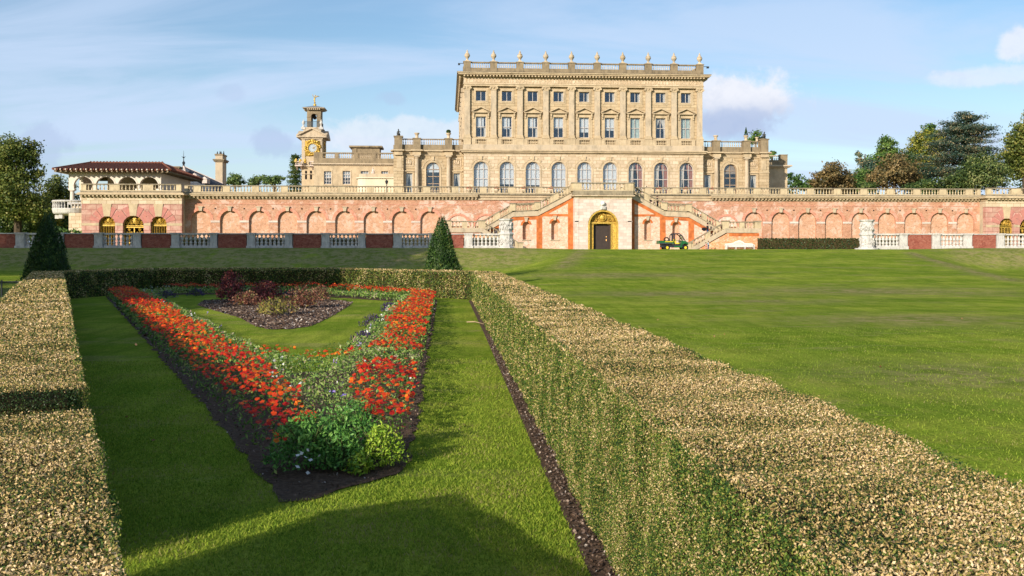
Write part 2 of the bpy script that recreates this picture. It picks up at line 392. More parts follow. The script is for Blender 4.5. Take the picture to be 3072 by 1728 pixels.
def glassmat():
    n = NT('window_glass'); t = n.t; t.nodes.remove(n.b)
    tr = n.N('ShaderNodeBsdfTransparent'); tr.inputs[0].default_value = (.88, .90, .92, 1); gl = n.N('ShaderNodeBsdfGlossy'); gl.inputs['Roughness'].default_value = .06
    gl.inputs[0].default_value = (.72, .84, 1, 1)
    n2 = n.N('ShaderNodeBump'); n2.inputs['Strength'].default_value = .06; n2.inputs['Distance'].default_value = .3; n.L(n.noise(.8, 2), n2.inputs['Height']); n.L(n2.outputs[0], gl.inputs['Normal'])
    lw = n.N('ShaderNodeLayerWeight'); lw.inputs[0].default_value = .35
    mx = n.N('ShaderNodeMixShader'); n.L(n.mr(lw.outputs['Facing'], 0, 1, .07, .5), mx.inputs[0]); n.L(tr.outputs[0], mx.inputs[1]); n.L(gl.outputs[0], mx.inputs[2]); n.L(mx.outputs[0], n.out.inputs[0])
    return n.m
M['glass'] = glassmat()
def soilmat():
    n = NT('soil'); a = n.noise(22, 8, .7); v = n.N('ShaderNodeTexVoronoi'); n.L(n.pos, v.inputs['Vector']); v.inputs['Scale'].default_value = 34
    b = n.mix(n.mr(a, .35, .7), (.085, .052, .034), (.19, .125, .082)); b = n.mix(n.mr(v.outputs['Distance'], .22, .05, 0, .35), b, (.20, .14, .10))
    n.bump(a, .9, .06); return n.done(b, .95, .15)
M['soil'] = soilmat()
def mulchmat():
    n = NT('bark_mulch'); v = n.N('ShaderNodeTexVoronoi'); n.L(n.pos, v.inputs['Vector']); v.inputs['Scale'].default_value = 17; a = n.noise(9, 6, .7)
    c = n.ramp(v.outputs['Color'], [(0, (.09, .055, .04)), (.5, (.25, .155, .115)), (.85, (.38, .26, .2)), (1, (.55, .42, .34))])
    n.bump(v.outputs['Distance'], .8, .05); return n.done(n.mix(n.mr(a, .4, .7, 0, .5), c, (.05, .03, .02)), .95, .1)
M['mulch'] = mulchmat()
# ------------------------------------------------------------------ the ground
def sst(x, a, b):
    t = np.clip((x-a)/(b-a), 0, 1); return t*t*(3-2*t)
XC = 18.6
def ramp_w(x, y):
    xl = 5.2+.20*(y-53); xr = 30+.335*(y-48)
    return sst(x, xl-6.5, xl+.8)*(1-sst(x, xr-.5, xr+7))
def terrain(x, y):
    x = np.asarray(x, float); y = np.asarray(y, float)
    crest = np.where(y > 90, 1.92+.03*np.exp(-((y-90)/4)**2), 0)
    bank = 2.12*sst(y, 79, 91.0)-.20*sst(y, 93, 98)
    t = np.clip((y-40)/49., 0, 1); rp = 1.95*(t**1.35)*(1-.0*t)
    rp = np.where(y > 89, 1.95-.05*sst(y, 89, 96), rp)
    w = ramp_w(x, y)
    # the river bank drops away beyond the terrace's left end
    z = bank+(w*np.maximum(rp-bank, 0))-np.where(bank > rp, w*(bank-rp)*sst(y, 86, 93), 0)
    z = z+.05*np.sin(x*.31+1)*np.sin(y*.23)*sst(y, 40, 60)*(1-sst(y, 84, 88))
    return z
def hz(x, y): return float(terrain(x, y))
def grassmat():
    n = NT('lawn_grass')
    at = n.N('ShaderNodeAttribute'); at.attribute_name = 'dry'; dry = at.outputs['Fac']
    big = n.noise(.22, 5, .6); med = n.noise(1.1, 6, .7); fin = n.noise(24, 5, .75, n.scaled(1, .7, 1)); st = n.noise(.35, 7, .66, n.scaled(.55, 1.0, 1))
    c = n.mix(n.mr(st, .42, .60), (.20, .285, .026), (.345, .40, .05))
    c = n.mix(n.mr(med, .48, .60, 0, .5), c, (.36, .36, .06))
    c = n.mix(n.mr(big, .48, .60, 0, .5), c, (.125, .215, .02))
    c = n.mix(n.mr(n.noise(.5, 8, .75, n.scaled(.5, 1., 1)), .53, .62, 0, .5), c, (.36, .30, .12))
    c = n.mix(n.mr(n.noise(2.6, 6, .8, n.scaled(1, .13, 1)), .46, .58, 0, .42), c, (.10, .16, .016)); c = n.mix(n.mr(n.noise(1.9, 6, .8, n.scaled(1, .16, 1)), .52, .62, 0, .35), c, (.34, .35, .07))
    c = n.mix(n.mr(fin, .47, .58, 0, .5), c, (.05, .09, .010))
    c = n.mix(n.mr(n.noise(60, 3, .7), .55, .75, 0, .35), c, (.30, .36, .05))
    d = n.mth('MULTIPLY', dry, n.mr(n.noise(.5, 8, .75), .34, .50)); d2 = n.mix(n.mr(n.noise(1.4, 8, .85), .45, .56), (.36, .27, .14), (.15, .17, .04))
    c = n.mix(d, c, d2)
    n.bump(n.mth('ADD', fin, n.mth('MULTIPLY', med, 1.5)), .6, .05)
    return n.done(c, 1., 0.)
M['grass'] = grassmat()
def dryness(x, y):
    b = sst(y, 80, 84)*(1-sst(y, 92.5, 94))*(1-ramp_w(x, y))*.68
    xl = 5.2+.20*(y-53)
    xm = -7.2+(x*0)+.9*(y-80)            # tan ridge of the fold in the bank
    s1 = np.exp(-((x-xl-.3)/.7)**2)*sst(y, 58, 66)*(1-sst(y, 87, 89))*.9
    s2 = np.exp(-((x-(-7.5+(y-80)*.62))/.9)**2)*sst(y, 80, 82)*(1-sst(y, 89, 90))*1.
    xr = 30+.335*(y-48); s3 = np.exp(-((x-xr)/.7)**2)*sst(y, 45, 50)*(1-sst(y, 83, 86))*.95
    spots = np.zeros_like(b)
    for (px, py, rx, ry) in ((2980, 1130, 2.2, 1.6), (2680, 838, 6, 3.5), (2480, 835, 4, 2.5), (2060, 850, 5, 2.5), (2750, 960, 3.5, 2.2), (1850, 800, 6, 3), (2300, 905, 3, 1.6)):
        gx, gy = G(px, py, min(1.2, max(0, (900-py)*.009))); spots = np.maximum(spots, .75*np.exp(-((x-gx)/rx)**2-((y-gy)/ry)**2))
    return np.clip(np.maximum.reduce([b, s1, s2, s3, spots]), 0, 1)
def build_ground():
    xs = np.concatenate([[-3500, -900, -300, -150, -110], np.arange(-85, -24, 3.0), np.arange(-24, 50, .8), np.arange(50, 96, 2.5), [110, 150, 300, 900, 3500]])
    ys = np.concatenate([[-900, -200, -60], np.arange(-22, 6, 3.0), np.arange(6, 36, 1.), np.arange(36, 100, .7), np.arange(100, 125, 4.), [140, 200, 400, 1200, 5000]])
    X, Y = np.meshgrid(xs, ys); Z = terrain(X, Y)
    nx, ny = len(xs), len(ys)
    v = np.stack([X, Y, Z], -1).reshape(-1, 3); i = np.arange(ny-1)[:, None]*nx+np.arange(nx-1)[None, :]; i = i.reshape(-1)
    me = bpy.data.meshes.new('lawn'); me.from_pydata(v.tolist(), [], np.stack([i, i+1, i+nx+1, i+nx], 1).tolist())
    at = me.attributes.new('dry', 'FLOAT', 'POINT'); at.data.foreach_set('value', dryness(X, Y).reshape(-1).astype(np.float32))
    me.polygons.foreach_set('use_smooth', [True]*len(me.polygons)); me.update()
    tag(link_mesh('lawn', me, M['grass']), kind='structure')
build_ground()
def sheet(name, poly, z, m, kind='structure', holes=None):
    me = bpy.data.meshes.new(name)
    import mathutils
    pts = [Vector((x, y)) for x, y in poly]; faces = None
    if holes:
        loops = [[Vector((x, y, 0)) for x, y in poly]]+[[Vector((x, y, 0)) for x, y in h] for h in holes]
        tri = mathutils.geometry.tessellate_polygon(loops); vs = [p for l in loops for p in l]
        me.from_pydata([(p.x, p.y, z) for p in vs], [], [tuple(t) for t in tri])
    else: me.from_pydata([(p.x, p.y, z) for p in pts], [], [tuple(range(len(pts)))])
    me.update(); o = link_mesh(name, me, m)
    if sum((me.polygons[k].normal.z) for k in range(len(me.polygons))) < 0: me.flip_normals()
    return tag(o, kind=kind)

# ------------------------------------------------------------------ box hedges round the garden
HH = 1.0
HD = Vector((-.3665, .9304)).normalized(); HN = Vector((HD.y, -HD.x))     # left hedge: along, and towards the garden
LH0 = Vector((-2.06, 5.52))                                               # inner near corner of the left hedge
LH_far = LH0+HD*33.8
LN1 = Vector((-1.71, 4.63)); 
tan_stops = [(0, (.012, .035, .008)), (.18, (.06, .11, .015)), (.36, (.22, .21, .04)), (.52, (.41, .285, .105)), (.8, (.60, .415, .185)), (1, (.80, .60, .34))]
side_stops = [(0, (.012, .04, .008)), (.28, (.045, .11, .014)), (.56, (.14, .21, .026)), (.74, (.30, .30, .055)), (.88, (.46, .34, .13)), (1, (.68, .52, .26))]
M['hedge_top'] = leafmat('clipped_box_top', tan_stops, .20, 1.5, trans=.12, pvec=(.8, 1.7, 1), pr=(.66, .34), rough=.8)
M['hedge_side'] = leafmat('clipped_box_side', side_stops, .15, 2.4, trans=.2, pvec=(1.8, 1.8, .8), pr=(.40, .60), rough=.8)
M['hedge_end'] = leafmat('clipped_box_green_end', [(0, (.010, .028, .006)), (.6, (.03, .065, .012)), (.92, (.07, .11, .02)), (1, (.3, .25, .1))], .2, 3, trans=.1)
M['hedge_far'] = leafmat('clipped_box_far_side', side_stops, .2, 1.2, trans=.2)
M['hedge_core'] = plain('hedge_core', (.07, .055, .025), .95, .05, var=.5, vs=9)
def hedge(name, label, a, b, width, n, height=HH, z0=0., cat='hedge', sides=(1, -1), ends=(1, 1), kn=.0036, smin=.0115, maxn=90000, mats=None, cover=2.2, topk=1.):
    """clipped hedge from a to b (its inner face), thickness away from n (n = unit vector out of the inner face)"""
    a = Vector(a); b = Vector(b); d = (b-a).normalized(); n = Vector(n); Lh = (b-a).length
    core = MB(); e = .06
    core.prismz([a-n*e+d*e, b-n*e-d*e, b-n*(width-e)-d*e, a-n*(width-e)+d*e], z0, z0+height-e)
    root = tag(core.build(name, M['hedge_core'], origin=((a.x+b.x)/2, (a.y+b.y)/2, z0)), label, cat)
    Ps = []; Ns = []; Ss = []; Ms = []; As = []
    def strip(org, u, ul, w, wl, nn, mi, ax):
        # split along u so the leaf size follows the distance
        t = 0.
        while t < ul:
            dl = min(ul-t, .5 if t < 12 else 2.); mid = org+u*(t+dl/2)+w*(wl/2)
            D = max(.9, (Vector((mid[0], mid[1], mid[2]))-Vector((0, 0, EYE))).length); s = max(smin, kn*D)
            k = int(cover*dl*wl/(s*s*.5)); k = max(k, 4)
            r = RNG.uniform(size=(k, 2)); P = np.array(org)+np.array(u)*(t+r[:, :1]*dl)+np.array(w)*(r[:, 1:]*wl)+np.array(nn)*RNG.normal(0, .008+s*.10, (k, 1))
            P = P+np.array(nn)*(.022+.010*np.sin(P[:, :1]*3.1+P[:, 1:2]*1.7)+.012*np.sin(P[:, 1:2]*7.3+P[:, 2:3]*5))
            Ps.append(P); Ns.append(np.tile(np.array(nn), (k, 1))); Ss.append(np.full(k, s)); Ms.append(np.full(k, mi)); As.append(np.tile(np.array(ax), (k, 1)))
            t += dl
    A3 = Vector((a.x, a.y, z0)); d3 = Vector((d.x, d.y, 0)); n3 = Vector((n.x, n.y, 0)); up = Vector((0, 0, 1))
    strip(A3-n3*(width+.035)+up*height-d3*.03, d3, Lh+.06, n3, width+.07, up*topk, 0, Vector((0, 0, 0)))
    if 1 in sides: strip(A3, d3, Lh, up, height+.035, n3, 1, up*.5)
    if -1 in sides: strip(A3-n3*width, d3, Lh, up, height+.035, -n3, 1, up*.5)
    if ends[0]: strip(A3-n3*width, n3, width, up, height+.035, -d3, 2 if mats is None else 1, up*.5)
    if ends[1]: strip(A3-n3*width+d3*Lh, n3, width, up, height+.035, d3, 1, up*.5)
    P = np.concatenate(Ps); 
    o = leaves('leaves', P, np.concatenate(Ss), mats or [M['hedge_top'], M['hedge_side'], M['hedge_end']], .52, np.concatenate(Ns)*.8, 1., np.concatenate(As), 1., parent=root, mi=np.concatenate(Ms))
    return root
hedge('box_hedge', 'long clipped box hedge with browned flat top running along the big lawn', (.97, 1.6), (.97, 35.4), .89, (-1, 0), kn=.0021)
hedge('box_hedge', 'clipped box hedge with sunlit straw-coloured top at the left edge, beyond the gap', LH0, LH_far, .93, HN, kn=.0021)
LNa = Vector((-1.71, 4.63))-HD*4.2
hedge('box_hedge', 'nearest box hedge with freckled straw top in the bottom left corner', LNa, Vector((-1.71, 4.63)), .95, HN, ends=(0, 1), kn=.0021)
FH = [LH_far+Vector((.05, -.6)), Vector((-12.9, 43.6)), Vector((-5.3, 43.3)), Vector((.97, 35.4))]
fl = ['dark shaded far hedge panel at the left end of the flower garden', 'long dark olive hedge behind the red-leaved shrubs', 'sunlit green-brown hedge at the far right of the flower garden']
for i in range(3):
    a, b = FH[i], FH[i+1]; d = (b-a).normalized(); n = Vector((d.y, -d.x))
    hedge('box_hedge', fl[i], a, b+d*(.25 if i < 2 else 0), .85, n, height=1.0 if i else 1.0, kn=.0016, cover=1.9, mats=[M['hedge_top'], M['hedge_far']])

# soil strips under the hedges and beds
sheet('soil_strip', [(.80, 1.5), (1.0, 1.5), (1.0, 35.0), (.80, 35.0), (.815, 20), (.79, 9)], .006, M['soil'])
BO = [(-1.18, 6.95), (-.98, 7.0), (-.36, 7.75), (-.30, 9.5), (-.33, 20), (-.35, 35.1), (-5.7, 41.9), (-11.6, 42.2), (-13.35, 38.5), (-7.33, 23), (-3.2, 12.3), (-2.0, 9.15)]
BI = [(-2.35, 14.2), (-1.72, 14.4), (-1.58, 34.0), (-6.3, 40.2), (-10.8, 40.5), (-11.7, 38.8), (-4.5, 19.6)]
def inpoly(P, poly):
    x, y = P[:, 0], P[:, 1]; r = np.zeros(len(P), bool); n = len(poly)
    for i in range(n):
        x1, y1 = poly[i]; x2, y2 = poly[(i+1) % n]
        if y1 == y2: continue
        c = ((y1 > y) != (y2 > y)) & (x < (x2-x1)*(y-y1)/(y2-y1)+x1); r ^= c
    return r
def wobble(poly, amp=.05, step=.16):
    out = []
    for i in range(len(poly)):
        a = Vector(poly[i]); b = Vector(poly[(i+1) % len(poly)]); k = max(1, int((b-a).length/step))
        for j in range(k):
            p = a.lerp(b, j/k); out.append((p.x+random.uniform(-amp, amp), p.y+random.uniform(-amp, amp)))
    return out
sheet('flower_bed_soil', wobble(BO), .009, M['soil'], holes=[wobble(BI)[::-1]])
MU = [(-8.8, 35.4), (-8.3, 32.5), (-7.1, 29.7), (-5.6, 26.3), (-4.55, 23.2), (-4.1, 22.3), (-3.6, 22.3), (-3.25, 23.3), (-3.2, 26), (-3.2, 31), (-3.3, 33.8), (-4.2, 35.6), (-5.8, 36.6), (-7.8, 36.6)]
sheet('mulch_bed', wobble(MU, .05), .011, M['mulch'])

# grass blades where the lawn is near enough to show them
M['blade'] = leafmat('grass_blades', [(0, (.15, .25, .022)), (.35, (.27, .37, .032)), (.7, (.42, .50, .06)), (.92, (.30, .32, .06)), (1, (.42, .36, .14))], .15, 1.1, trans=.45, rough=1.)
def blades():
    Ps = []; Hs = []
    def region(x0, x1, y0, y1, dens, h):
        k = int((x1-x0)*(y1-y0)*dens); P = np.stack([RNG.uniform(x0, x1, k), RNG.uniform(y0, y1, k)], 1); Ps.append(P); Hs.append(np.full(k, h))
    region(-3.2, .8, 4.6, 7.5, 5500, .020); region(-4.8, .8, 7.5, 11, 2600, .022); region(-6.3, .8, 11, 16, 1000, .024)
    k = 26000; yy = 6+16*RNG.uniform(size=k)**1.5; Ps.append(np.stack([1.86+RNG.uniform(size=k)*(yy*.62-1.), yy], 1)); Hs.append(np.full(k, .024))
    P = np.concatenate(Ps); H = np.concatenate(Hs)
    ok = ~(inpoly(P, BO) & ~inpoly(P, BI)); ok &= ~((P[:, 0] > .80) & (P[:, 0] < 1.86))
    q = P-np.array(LH0)[None]; ok &= (q@np.array(HN)) > -.05*0-.0; ok &= ~inpoly(P, MU)
    P = P[ok]; H = H[ok]; n = len(P); H = H*RNG.uniform(.5, 1.4, n); a = RNG.uniform(0, 2*pi, n); lean = RNG.normal(0, .55, (n, 2))*H[:, None]
    w = (.14*H+.0012)[:, None]; s = np.stack([np.cos(a), np.sin(a)], 1)*w; z = terrain(P[:, 0], P[:, 1])-.002
    def v(xy, zz): return np.concatenate([xy, zz[:, None]], 1)
    V = np.stack([v(P-s, z), v(P+s, z), v(P+s*.5+lean*.55, z+H*.62), v(P+lean, z+H)], 1)
    tag(link_mesh('grass', quads_mesh('grass', V), M['blade']), kind='stuff')
blades()
# ------------------------------------------------------------------ flowers and shrubs of the garden
def seg_dist(P, a, b):
    a = np.array(a); b = np.array(b); d = b-a; t = np.clip(((P-a)@d)/(d@d), 0, 1); return np.linalg.norm(P-(a+t[:, None]*d), axis=1)
def pnoise(P, s, seed=0):
    r = np.random.default_rng(seed); v = 0
    for k in range(5):
        a = r.uniform(0, 2*pi); f = s*(1+.6*k); v = v+np.sin(P[:, 0]*f*cos(a)+P[:, 1]*f*sin(a)+r.uniform(0, 6))/(1+.4*k)
    return v/2.6
EL = [(-2.0, 9.15), (-13.35, 38.5)]; ER = [(-.30, 7.75), (-.35, 35.1)]
def bed_points(n):
    P = np.stack([RNG.uniform(-13.4, -.3, n), RNG.uniform(7, 42.2, n)], 1); return P[inpoly(P, BO) & ~inpoly(P, BI)]
def zmask(P):
    ny = P[:, 1]; dl = np.minimum(seg_dist(P, *EL), seg_dist(P, (-2.0, 9.15), (-1.18, 6.95))); dr = np.minimum(seg_dist(P, *ER), seg_dist(P, (-.36, 7.75), (-.30, 9.5)))
    left = (dl < .60+.40*np.clip((ny-9)/5, 0, 1)+.14*pnoise(P, 1.7, 3)) & (dl > .03) & (ny > 7.45)
    right = (dr < .55+.35*np.clip((ny-9)/5, 0, 1)+.15*pnoise(P, 1.5, 4)) & (dr > .03) & (ny > 7.9)
    gap = (ny > 12.9) & (ny < 14.1) & (dr < 2); g2 = (ny < 9.3) & (dr > .42) & (dr < 3)
    right &= ~gap & ~g2
    far = (ny > 35.2) & (seg_dist(P, (-5.7, 41.9), (-11.6, 42.2)) < 1.0)
    far |= (ny > 34.0) & (seg_dist(P, (-.35, 35.1), (-5.7, 41.9)) < 1.0) & (P[:, 0] > -4.8)
    mid = (seg_dist(P, (-2.4, 13.6), (-1.5, 13.9)) < .25)
    return (left & (pnoise(P, 2.6, 9) > -.78)) | (right & (pnoise(P, 2.4, 5) > -.72)) | far | mid
def canopy(P, z):
    edge = np.minimum(seg_dist(P, *EL), seg_dist(P, *ER)); edge = np.minimum(edge, seg_dist(P, (-2.0, 9.15), (-1.18, 6.95)))
    h = np.where(z, .36, .33)*(.78+.22*np.clip(edge/.3, 0, 1))+.07*pnoise(P, 3.1, 11)+.035*pnoise(P, 8, 12); return np.maximum(h, .12)
def edge_ok(P):
    e = np.minimum(seg_dist(P, *EL), np.minimum(seg_dist(P, *ER), seg_dist(P, (-2.0, 9.15), (-1.18, 6.95))))
    return (e > .03+.08*RNG.uniform(size=len(P))) & (P[:, 1] > 7.35+np.clip((P[:, 0]+1.45)*2.2, 0, 1.0))
M['zin_leaf'] = leafmat('zinnia_leaves', [(0, (.05, .12, .02)), (.5, (.13, .24, .04)), (.85, (.26, .38, .07)), (1, (.42, .44, .12))], .15, 2, trans=.3)
M['bed_leaf'] = leafmat('bedding_leaves', [(0, (.07, .16, .03)), (.35, (.20, .33, .06)), (.7, (.34, .44, .10)), (.88, (.50, .52, .24)), (1, (.36, .24, .2))], .22, 3.2, trans=.35)
M['zin_red'] = leafmat('zinnia_petals', [(0, (.42, .008, .005)), (.4, (.62, .022, .006)), (.7, (.74, .075, .006)), (1, (.86, .24, .012))], .25, 1.3, trans=.25, rough=.6)
M['zin_eye'] = plain('zinnia_eye', (.45, .2, .02), .8, .1)
M['petal_white'] = leafmat('white_petals', [(0, (.7, .7, .68)), (1, (.85, .84, .8))], trans=.2)
M['petal_violet'] = leafmat('violet_petals', [(0, (.22, .15, .5)), (1, (.45, .33, .7))], trans=.2)
def petals(P, rad, npet, tilt=.25, up=None):
    """each flower is a ring of separate petals; the ring of one flower shares its middle, so it is one island in colour"""
    n = len(P); A = RNG.uniform(0, 2*pi, n); N0 = unit(np.array([0, 0, 1.])+RNG.normal(0, .3, (n, 3))); T = unit(np.cross(N0, RNG.normal(size=(n, 3)))); B = np.cross(N0, T)
    return P, N0, T, B, A
def zinnias():
    P = bed_points(120000); P = P[edge_ok(P)]; zm = zmask(P); P = P[zm]
    D = np.hypot(P[:, 0], P[:, 1]); keep = RNG.uniform(size=len(P)) < np.clip(.55*(16/np.maximum(D, 9))**.25, 0, 1)*.98; P = P[keep]; D = D[keep]
    h = canopy(P, np.ones(len(P), bool))+RNG.normal(.025, .028, len(P)); C = np.concatenate([P, h[:, None]], 1)
    n = len(C); N0 = unit(np.array([0, 0, 1.])+RNG.normal(0, .28, (n, 3))+np.array([0, -.25, 0])); T = unit(np.cross(N0, RNG.normal(size=(n, 3)))); B = np.cross(N0, T)
    R = RNG.uniform(.019, .029, n)*np.where(D > 18, 1.15, 1.0); V = []; NP = 8
    # petals joined at the centre vertex -> one colour per bloom
    vs = np.zeros((n, 1+NP*2, 3)); vs[:, 0] = C
    for k in range(NP):
        a0 = 2*pi*k/NP; 
        for q, (aa, rr, dz) in enumerate(((a0-.36, 1., -.02), (a0+.36, 1., -.02))):
            vs[:, 1+k*2+q] = C+(T*cos(aa)+B*sin(aa))*(R*rr)[:, None]+N0*(R*(dz-.18*(k % 2)))[:, None]
    faces = np.array([[0, 1+2*k, 2+2*k] for k in range(NP)]); F_ = (faces[None]+(np.arange(n)*(1+NP*2))[:, None, None]).reshape(-1, 3)
    me = bpy.data.meshes.new('zinnia_blooms'); me.vertices.add(n*(1+NP*2)); me.vertices.foreach_set('co', vs.reshape(-1).astype(np.float32))
    me.loops.add(len(F_)*3); me.loops.foreach_set('vertex_index', F_.reshape(-1).astype(np.int32)); me.polygons.add(len(F_)); me.polygons.foreach_set('loop_start', np.arange(0, len(F_)*3, 3, dtype=np.int32))
    me.update(calc_edges=True)
    o = tag(link_mesh('red_zinnias', me, M['zin_red']), 'dense drifts of red and orange zinnias round the edge of the triangular bed', 'flowers', kind='stuff')
    # leaves below the blooms, stems on the outer flanks
    P = bed_points(200000); P = P[edge_ok(P)]; zm = zmask(P); P = P[zm]; D = np.hypot(P[:, 0], P[:, 1])
    P = P[RNG.uniform(size=len(P)) < np.clip(14/D, .25, 1)]; D = np.hypot(P[:, 0], P[:, 1]); h = canopy(P, np.ones(len(P), bool)); z = h*(RNG.uniform(.05, .97, len(P))**.6)*.9; fl = np.minimum(seg_dist(P, *EL), seg_dist(P, (-2.0, 9.15), (-1.18, 6.95))) < .22; z = np.where(fl, h*RNG.uniform(.05, .82, len(P)), z)
    tag(leaves('zinnia_foliage', np.concatenate([P, z[:, None]], 1), np.clip(.0042*D, .05, .14), M['zin_leaf'], .38, np.array([0, -.1, .5]), 1., np.array([0, 0, .6])), 'green leaves under the red zinnias', 'foliage', kind='stuff')
zinnias()
def bedding():
    P = bed_points(360000); P = P[edge_ok(P)]; zm = zmask(P); P = P[~zm]; D = np.hypot(P[:, 0], P[:, 1]); P = P[RNG.uniform(size=len(P)) < np.clip(13/D, .2, 1)]; D = np.hypot(P[:, 0], P[:, 1])
    h = canopy(P, np.zeros(len(P), bool))*np.where(P[:, 1] > 14.5, .72, 1.12); hole = np.exp(-((P[:, 0]+1.75)/.22)**2-((P[:, 1]-12.2)/.5)**2); h = h*(1-.6*hole); z = h*(1-RNG.uniform(size=len(P))**2*.8)
    tag(leaves('mixed_bedding', np.concatenate([P, z[:, None]], 1), np.clip(.0036*D, .038, .10), M['bed_leaf'], .45, np.array([0, -.2, .6]), 1., np.array([0, 0, .4])), 'mixed green and faded bedding plants between the zinnia drifts', 'bedding plants', kind='stuff')
    for (nm, m, cnt, sd, lab, thr) in (('white_snapdragons', 'petal_white', 3600, 21, 'small white flowers scattered through the bedding', .5), ('lilac_flowers', 'petal_violet', 1300, 22, 'small lilac flowers scattered through the bedding', .42)):
        Q = bed_points(cnt); Q = Q[edge_ok(Q)]; Q = Q[~zmask(Q) & (pnoise(Q, 2.6, sd) > thr)]
        hh = canopy(Q, np.zeros(len(Q), bool))+.04; C = np.concatenate([Q, hh[:, None]], 1); C = np.repeat(C, 5, 0)+RNG.normal(0, .018, (len(C)*5, 3))
        tag(leaves(nm, C, .030, M[m], .8, np.array([0, -.3, .6])), lab, 'flowers', kind='stuff')
bedding()
def clump(name, label, cat, c, r, h, n, size, m, group=None, stems=None, asp=.4, upb=.5, hollow=.35, stem_n=7, z0=0.0, droop=0.):
    root = empty(name, (c[0], c[1], z0), label, cat, group)
    d = unit(RNG.normal(size=(n, 3))); d[:, 2] = np.abs(d[:, 2]); rad = RNG.uniform(hollow, 1, n)**.5
    k = 1+.22*np.sin(3*np.arctan2(d[:, 1], d[:, 0])+c[0]*9)+.12*np.sin(7*np.arctan2(d[:, 1], d[:, 0])+c[1]*5+4*d[:, 2])
    P = np.stack([c[0]+d[:, 0]*r*rad*k, c[1]+d[:, 1]*r*rad*k, z0+h*(.12+.88*d[:, 2]*rad*(.85+.15*k))], 1)
    leaves('leaves', P, size, m, asp, d*.6, .8, d*.5+np.array([0, 0, upb-droop]), .7, parent=root)
    mb = MB()
    for i in range(stem_n):
        a = random.uniform(0, 2*pi); q = random.uniform(.3, .8)
        mb.tube([(c[0], c[1], z0), (c[0]+cos(a)*r*q*.4, c[1]+sin(a)*r*q*.4, z0+h*.4), (c[0]+cos(a)*r*q, c[1]+sin(a)*r*q, z0+h*.8)], [max(.012, r*.03), max(.01, r*.022), .004], 5)
    mb.build('stems', stems or M['stem'], root); return root
M['stem'] = plain('green_stems', (.10, .12, .04), .8, .2)
M['twig'] = plain('shrub_twigs', (.17, .12, .08), .9, .1)
M['lf_bush'] = leafmat('bush_leaves', [(0, (.05, .16, .03)), (.6, (.12, .30, .05)), (1, (.24, .44, .09))], .1, 4)
M['lf_lime'] = leafmat('yellow_green_leaves', [(0, (.14, .28, .018)), (.5, (.30, .46, .035)), (1, (.52, .62, .08))], .1, 4)
M['lf_purple'] = leafmat('purple_spikes', [(0, (.02, .008, .035)), (.6, (.05, .025, .10)), (1, (.12, .07, .22))], .1, 5)
M['lf_red1'] = leafmat('maroon_shrub_leaves', [(0, (.06, .010, .016)), (.6, (.16, .03, .035)), (.9, (.30, .07, .05)), (1, (.38, .16, .07))], .2, 2)
M['lf_red2'] = leafmat('rusty_shrub_leaves', [(0, (.08, .03, .02)), (.5, (.20, .07, .04)), (.85, (.32, .14, .09)), (1, (.30, .24, .08))], .25, 2)
M['lf_olive'] = leafmat('olive_shrub_leaves', [(0, (.10, .09, .02)), (.5, (.26, .24, .05)), (.85, (.42, .36, .08)), (1, (.38, .18, .08))], .2, 2)
clump('bushy_plant', 'dark green bushy plant at the left of the bed tip', 'plant', (-1.14, 8.0), .34, .48, 2400, .042, M['lf_bush'])
clump('bushy_plant', 'dark green bushy plant in the middle of the bed tip', 'plant', (-.82, 8.3), .34, .52, 2300, .042, M['lf_bush'])
clump('bushy_plant', 'bright yellow-green bushy plant at the right of the bed tip', 'plant', (-.54, 8.0), .19, .38, 1600, .034, M['lf_lime'])
clump('bushy_plant', 'mid green bushy plant just left of the yellow-green one', 'plant', (-.86, 7.9), .22, .36, 1300, .042, M['lf_bush'])
clump('bushy_plant', 'small light green plant beside the yellow-green one', 'plant', (-.70, 7.76), .11, .2, 360, .042, M['lf_lime'])
for i, (x, y, n) in enumerate([(-1.12, 7.62, 10), (-2.02, 11.3, 9), (-1.6, 10.1, 8)]):
    P = np.array([x, y, .16 if i == 0 else .4])+RNG.normal(0, [.06, .03, .05], (n, 3)); o = leaves('white_flower', P, .04, M['petal_white'], .8, np.array([0, -.4, .5]), origin=(x, y, 0))
    tag(o, ['white flower spray leaning out of the tip of the bed', 'white flower spike among faded bedding near the left drift of zinnias', 'white flower cluster above the dark bushy plants'][i], 'flower')
purp = [(1120, 968, 'violet clump on the inner edge of the right arm beside the white flowers', .30), (1090, 1022, 'dark purple clump on the inner edge of the right arm nearest the camera', .22), (1168, 926, 'small purple clump at the inner far right of the bed', .24),
        (500, 886, 'purple clump at the far left of the inner lawn', .42), (590, 880, 'dark purple clump beside the maroon shrub at the far edge', .36), (880, 882, 'purple clump right of the shrubs under the far hedge', .40)]
for px, py, lab, r in purp:
    x, y = G(px, py, .12); clump('purple_salvia', lab, 'plant', (x, y), r, .34, 420, .07, M['lf_purple'], 'dark purple clumps in the flower bed', asp=.3, upb=1.4)
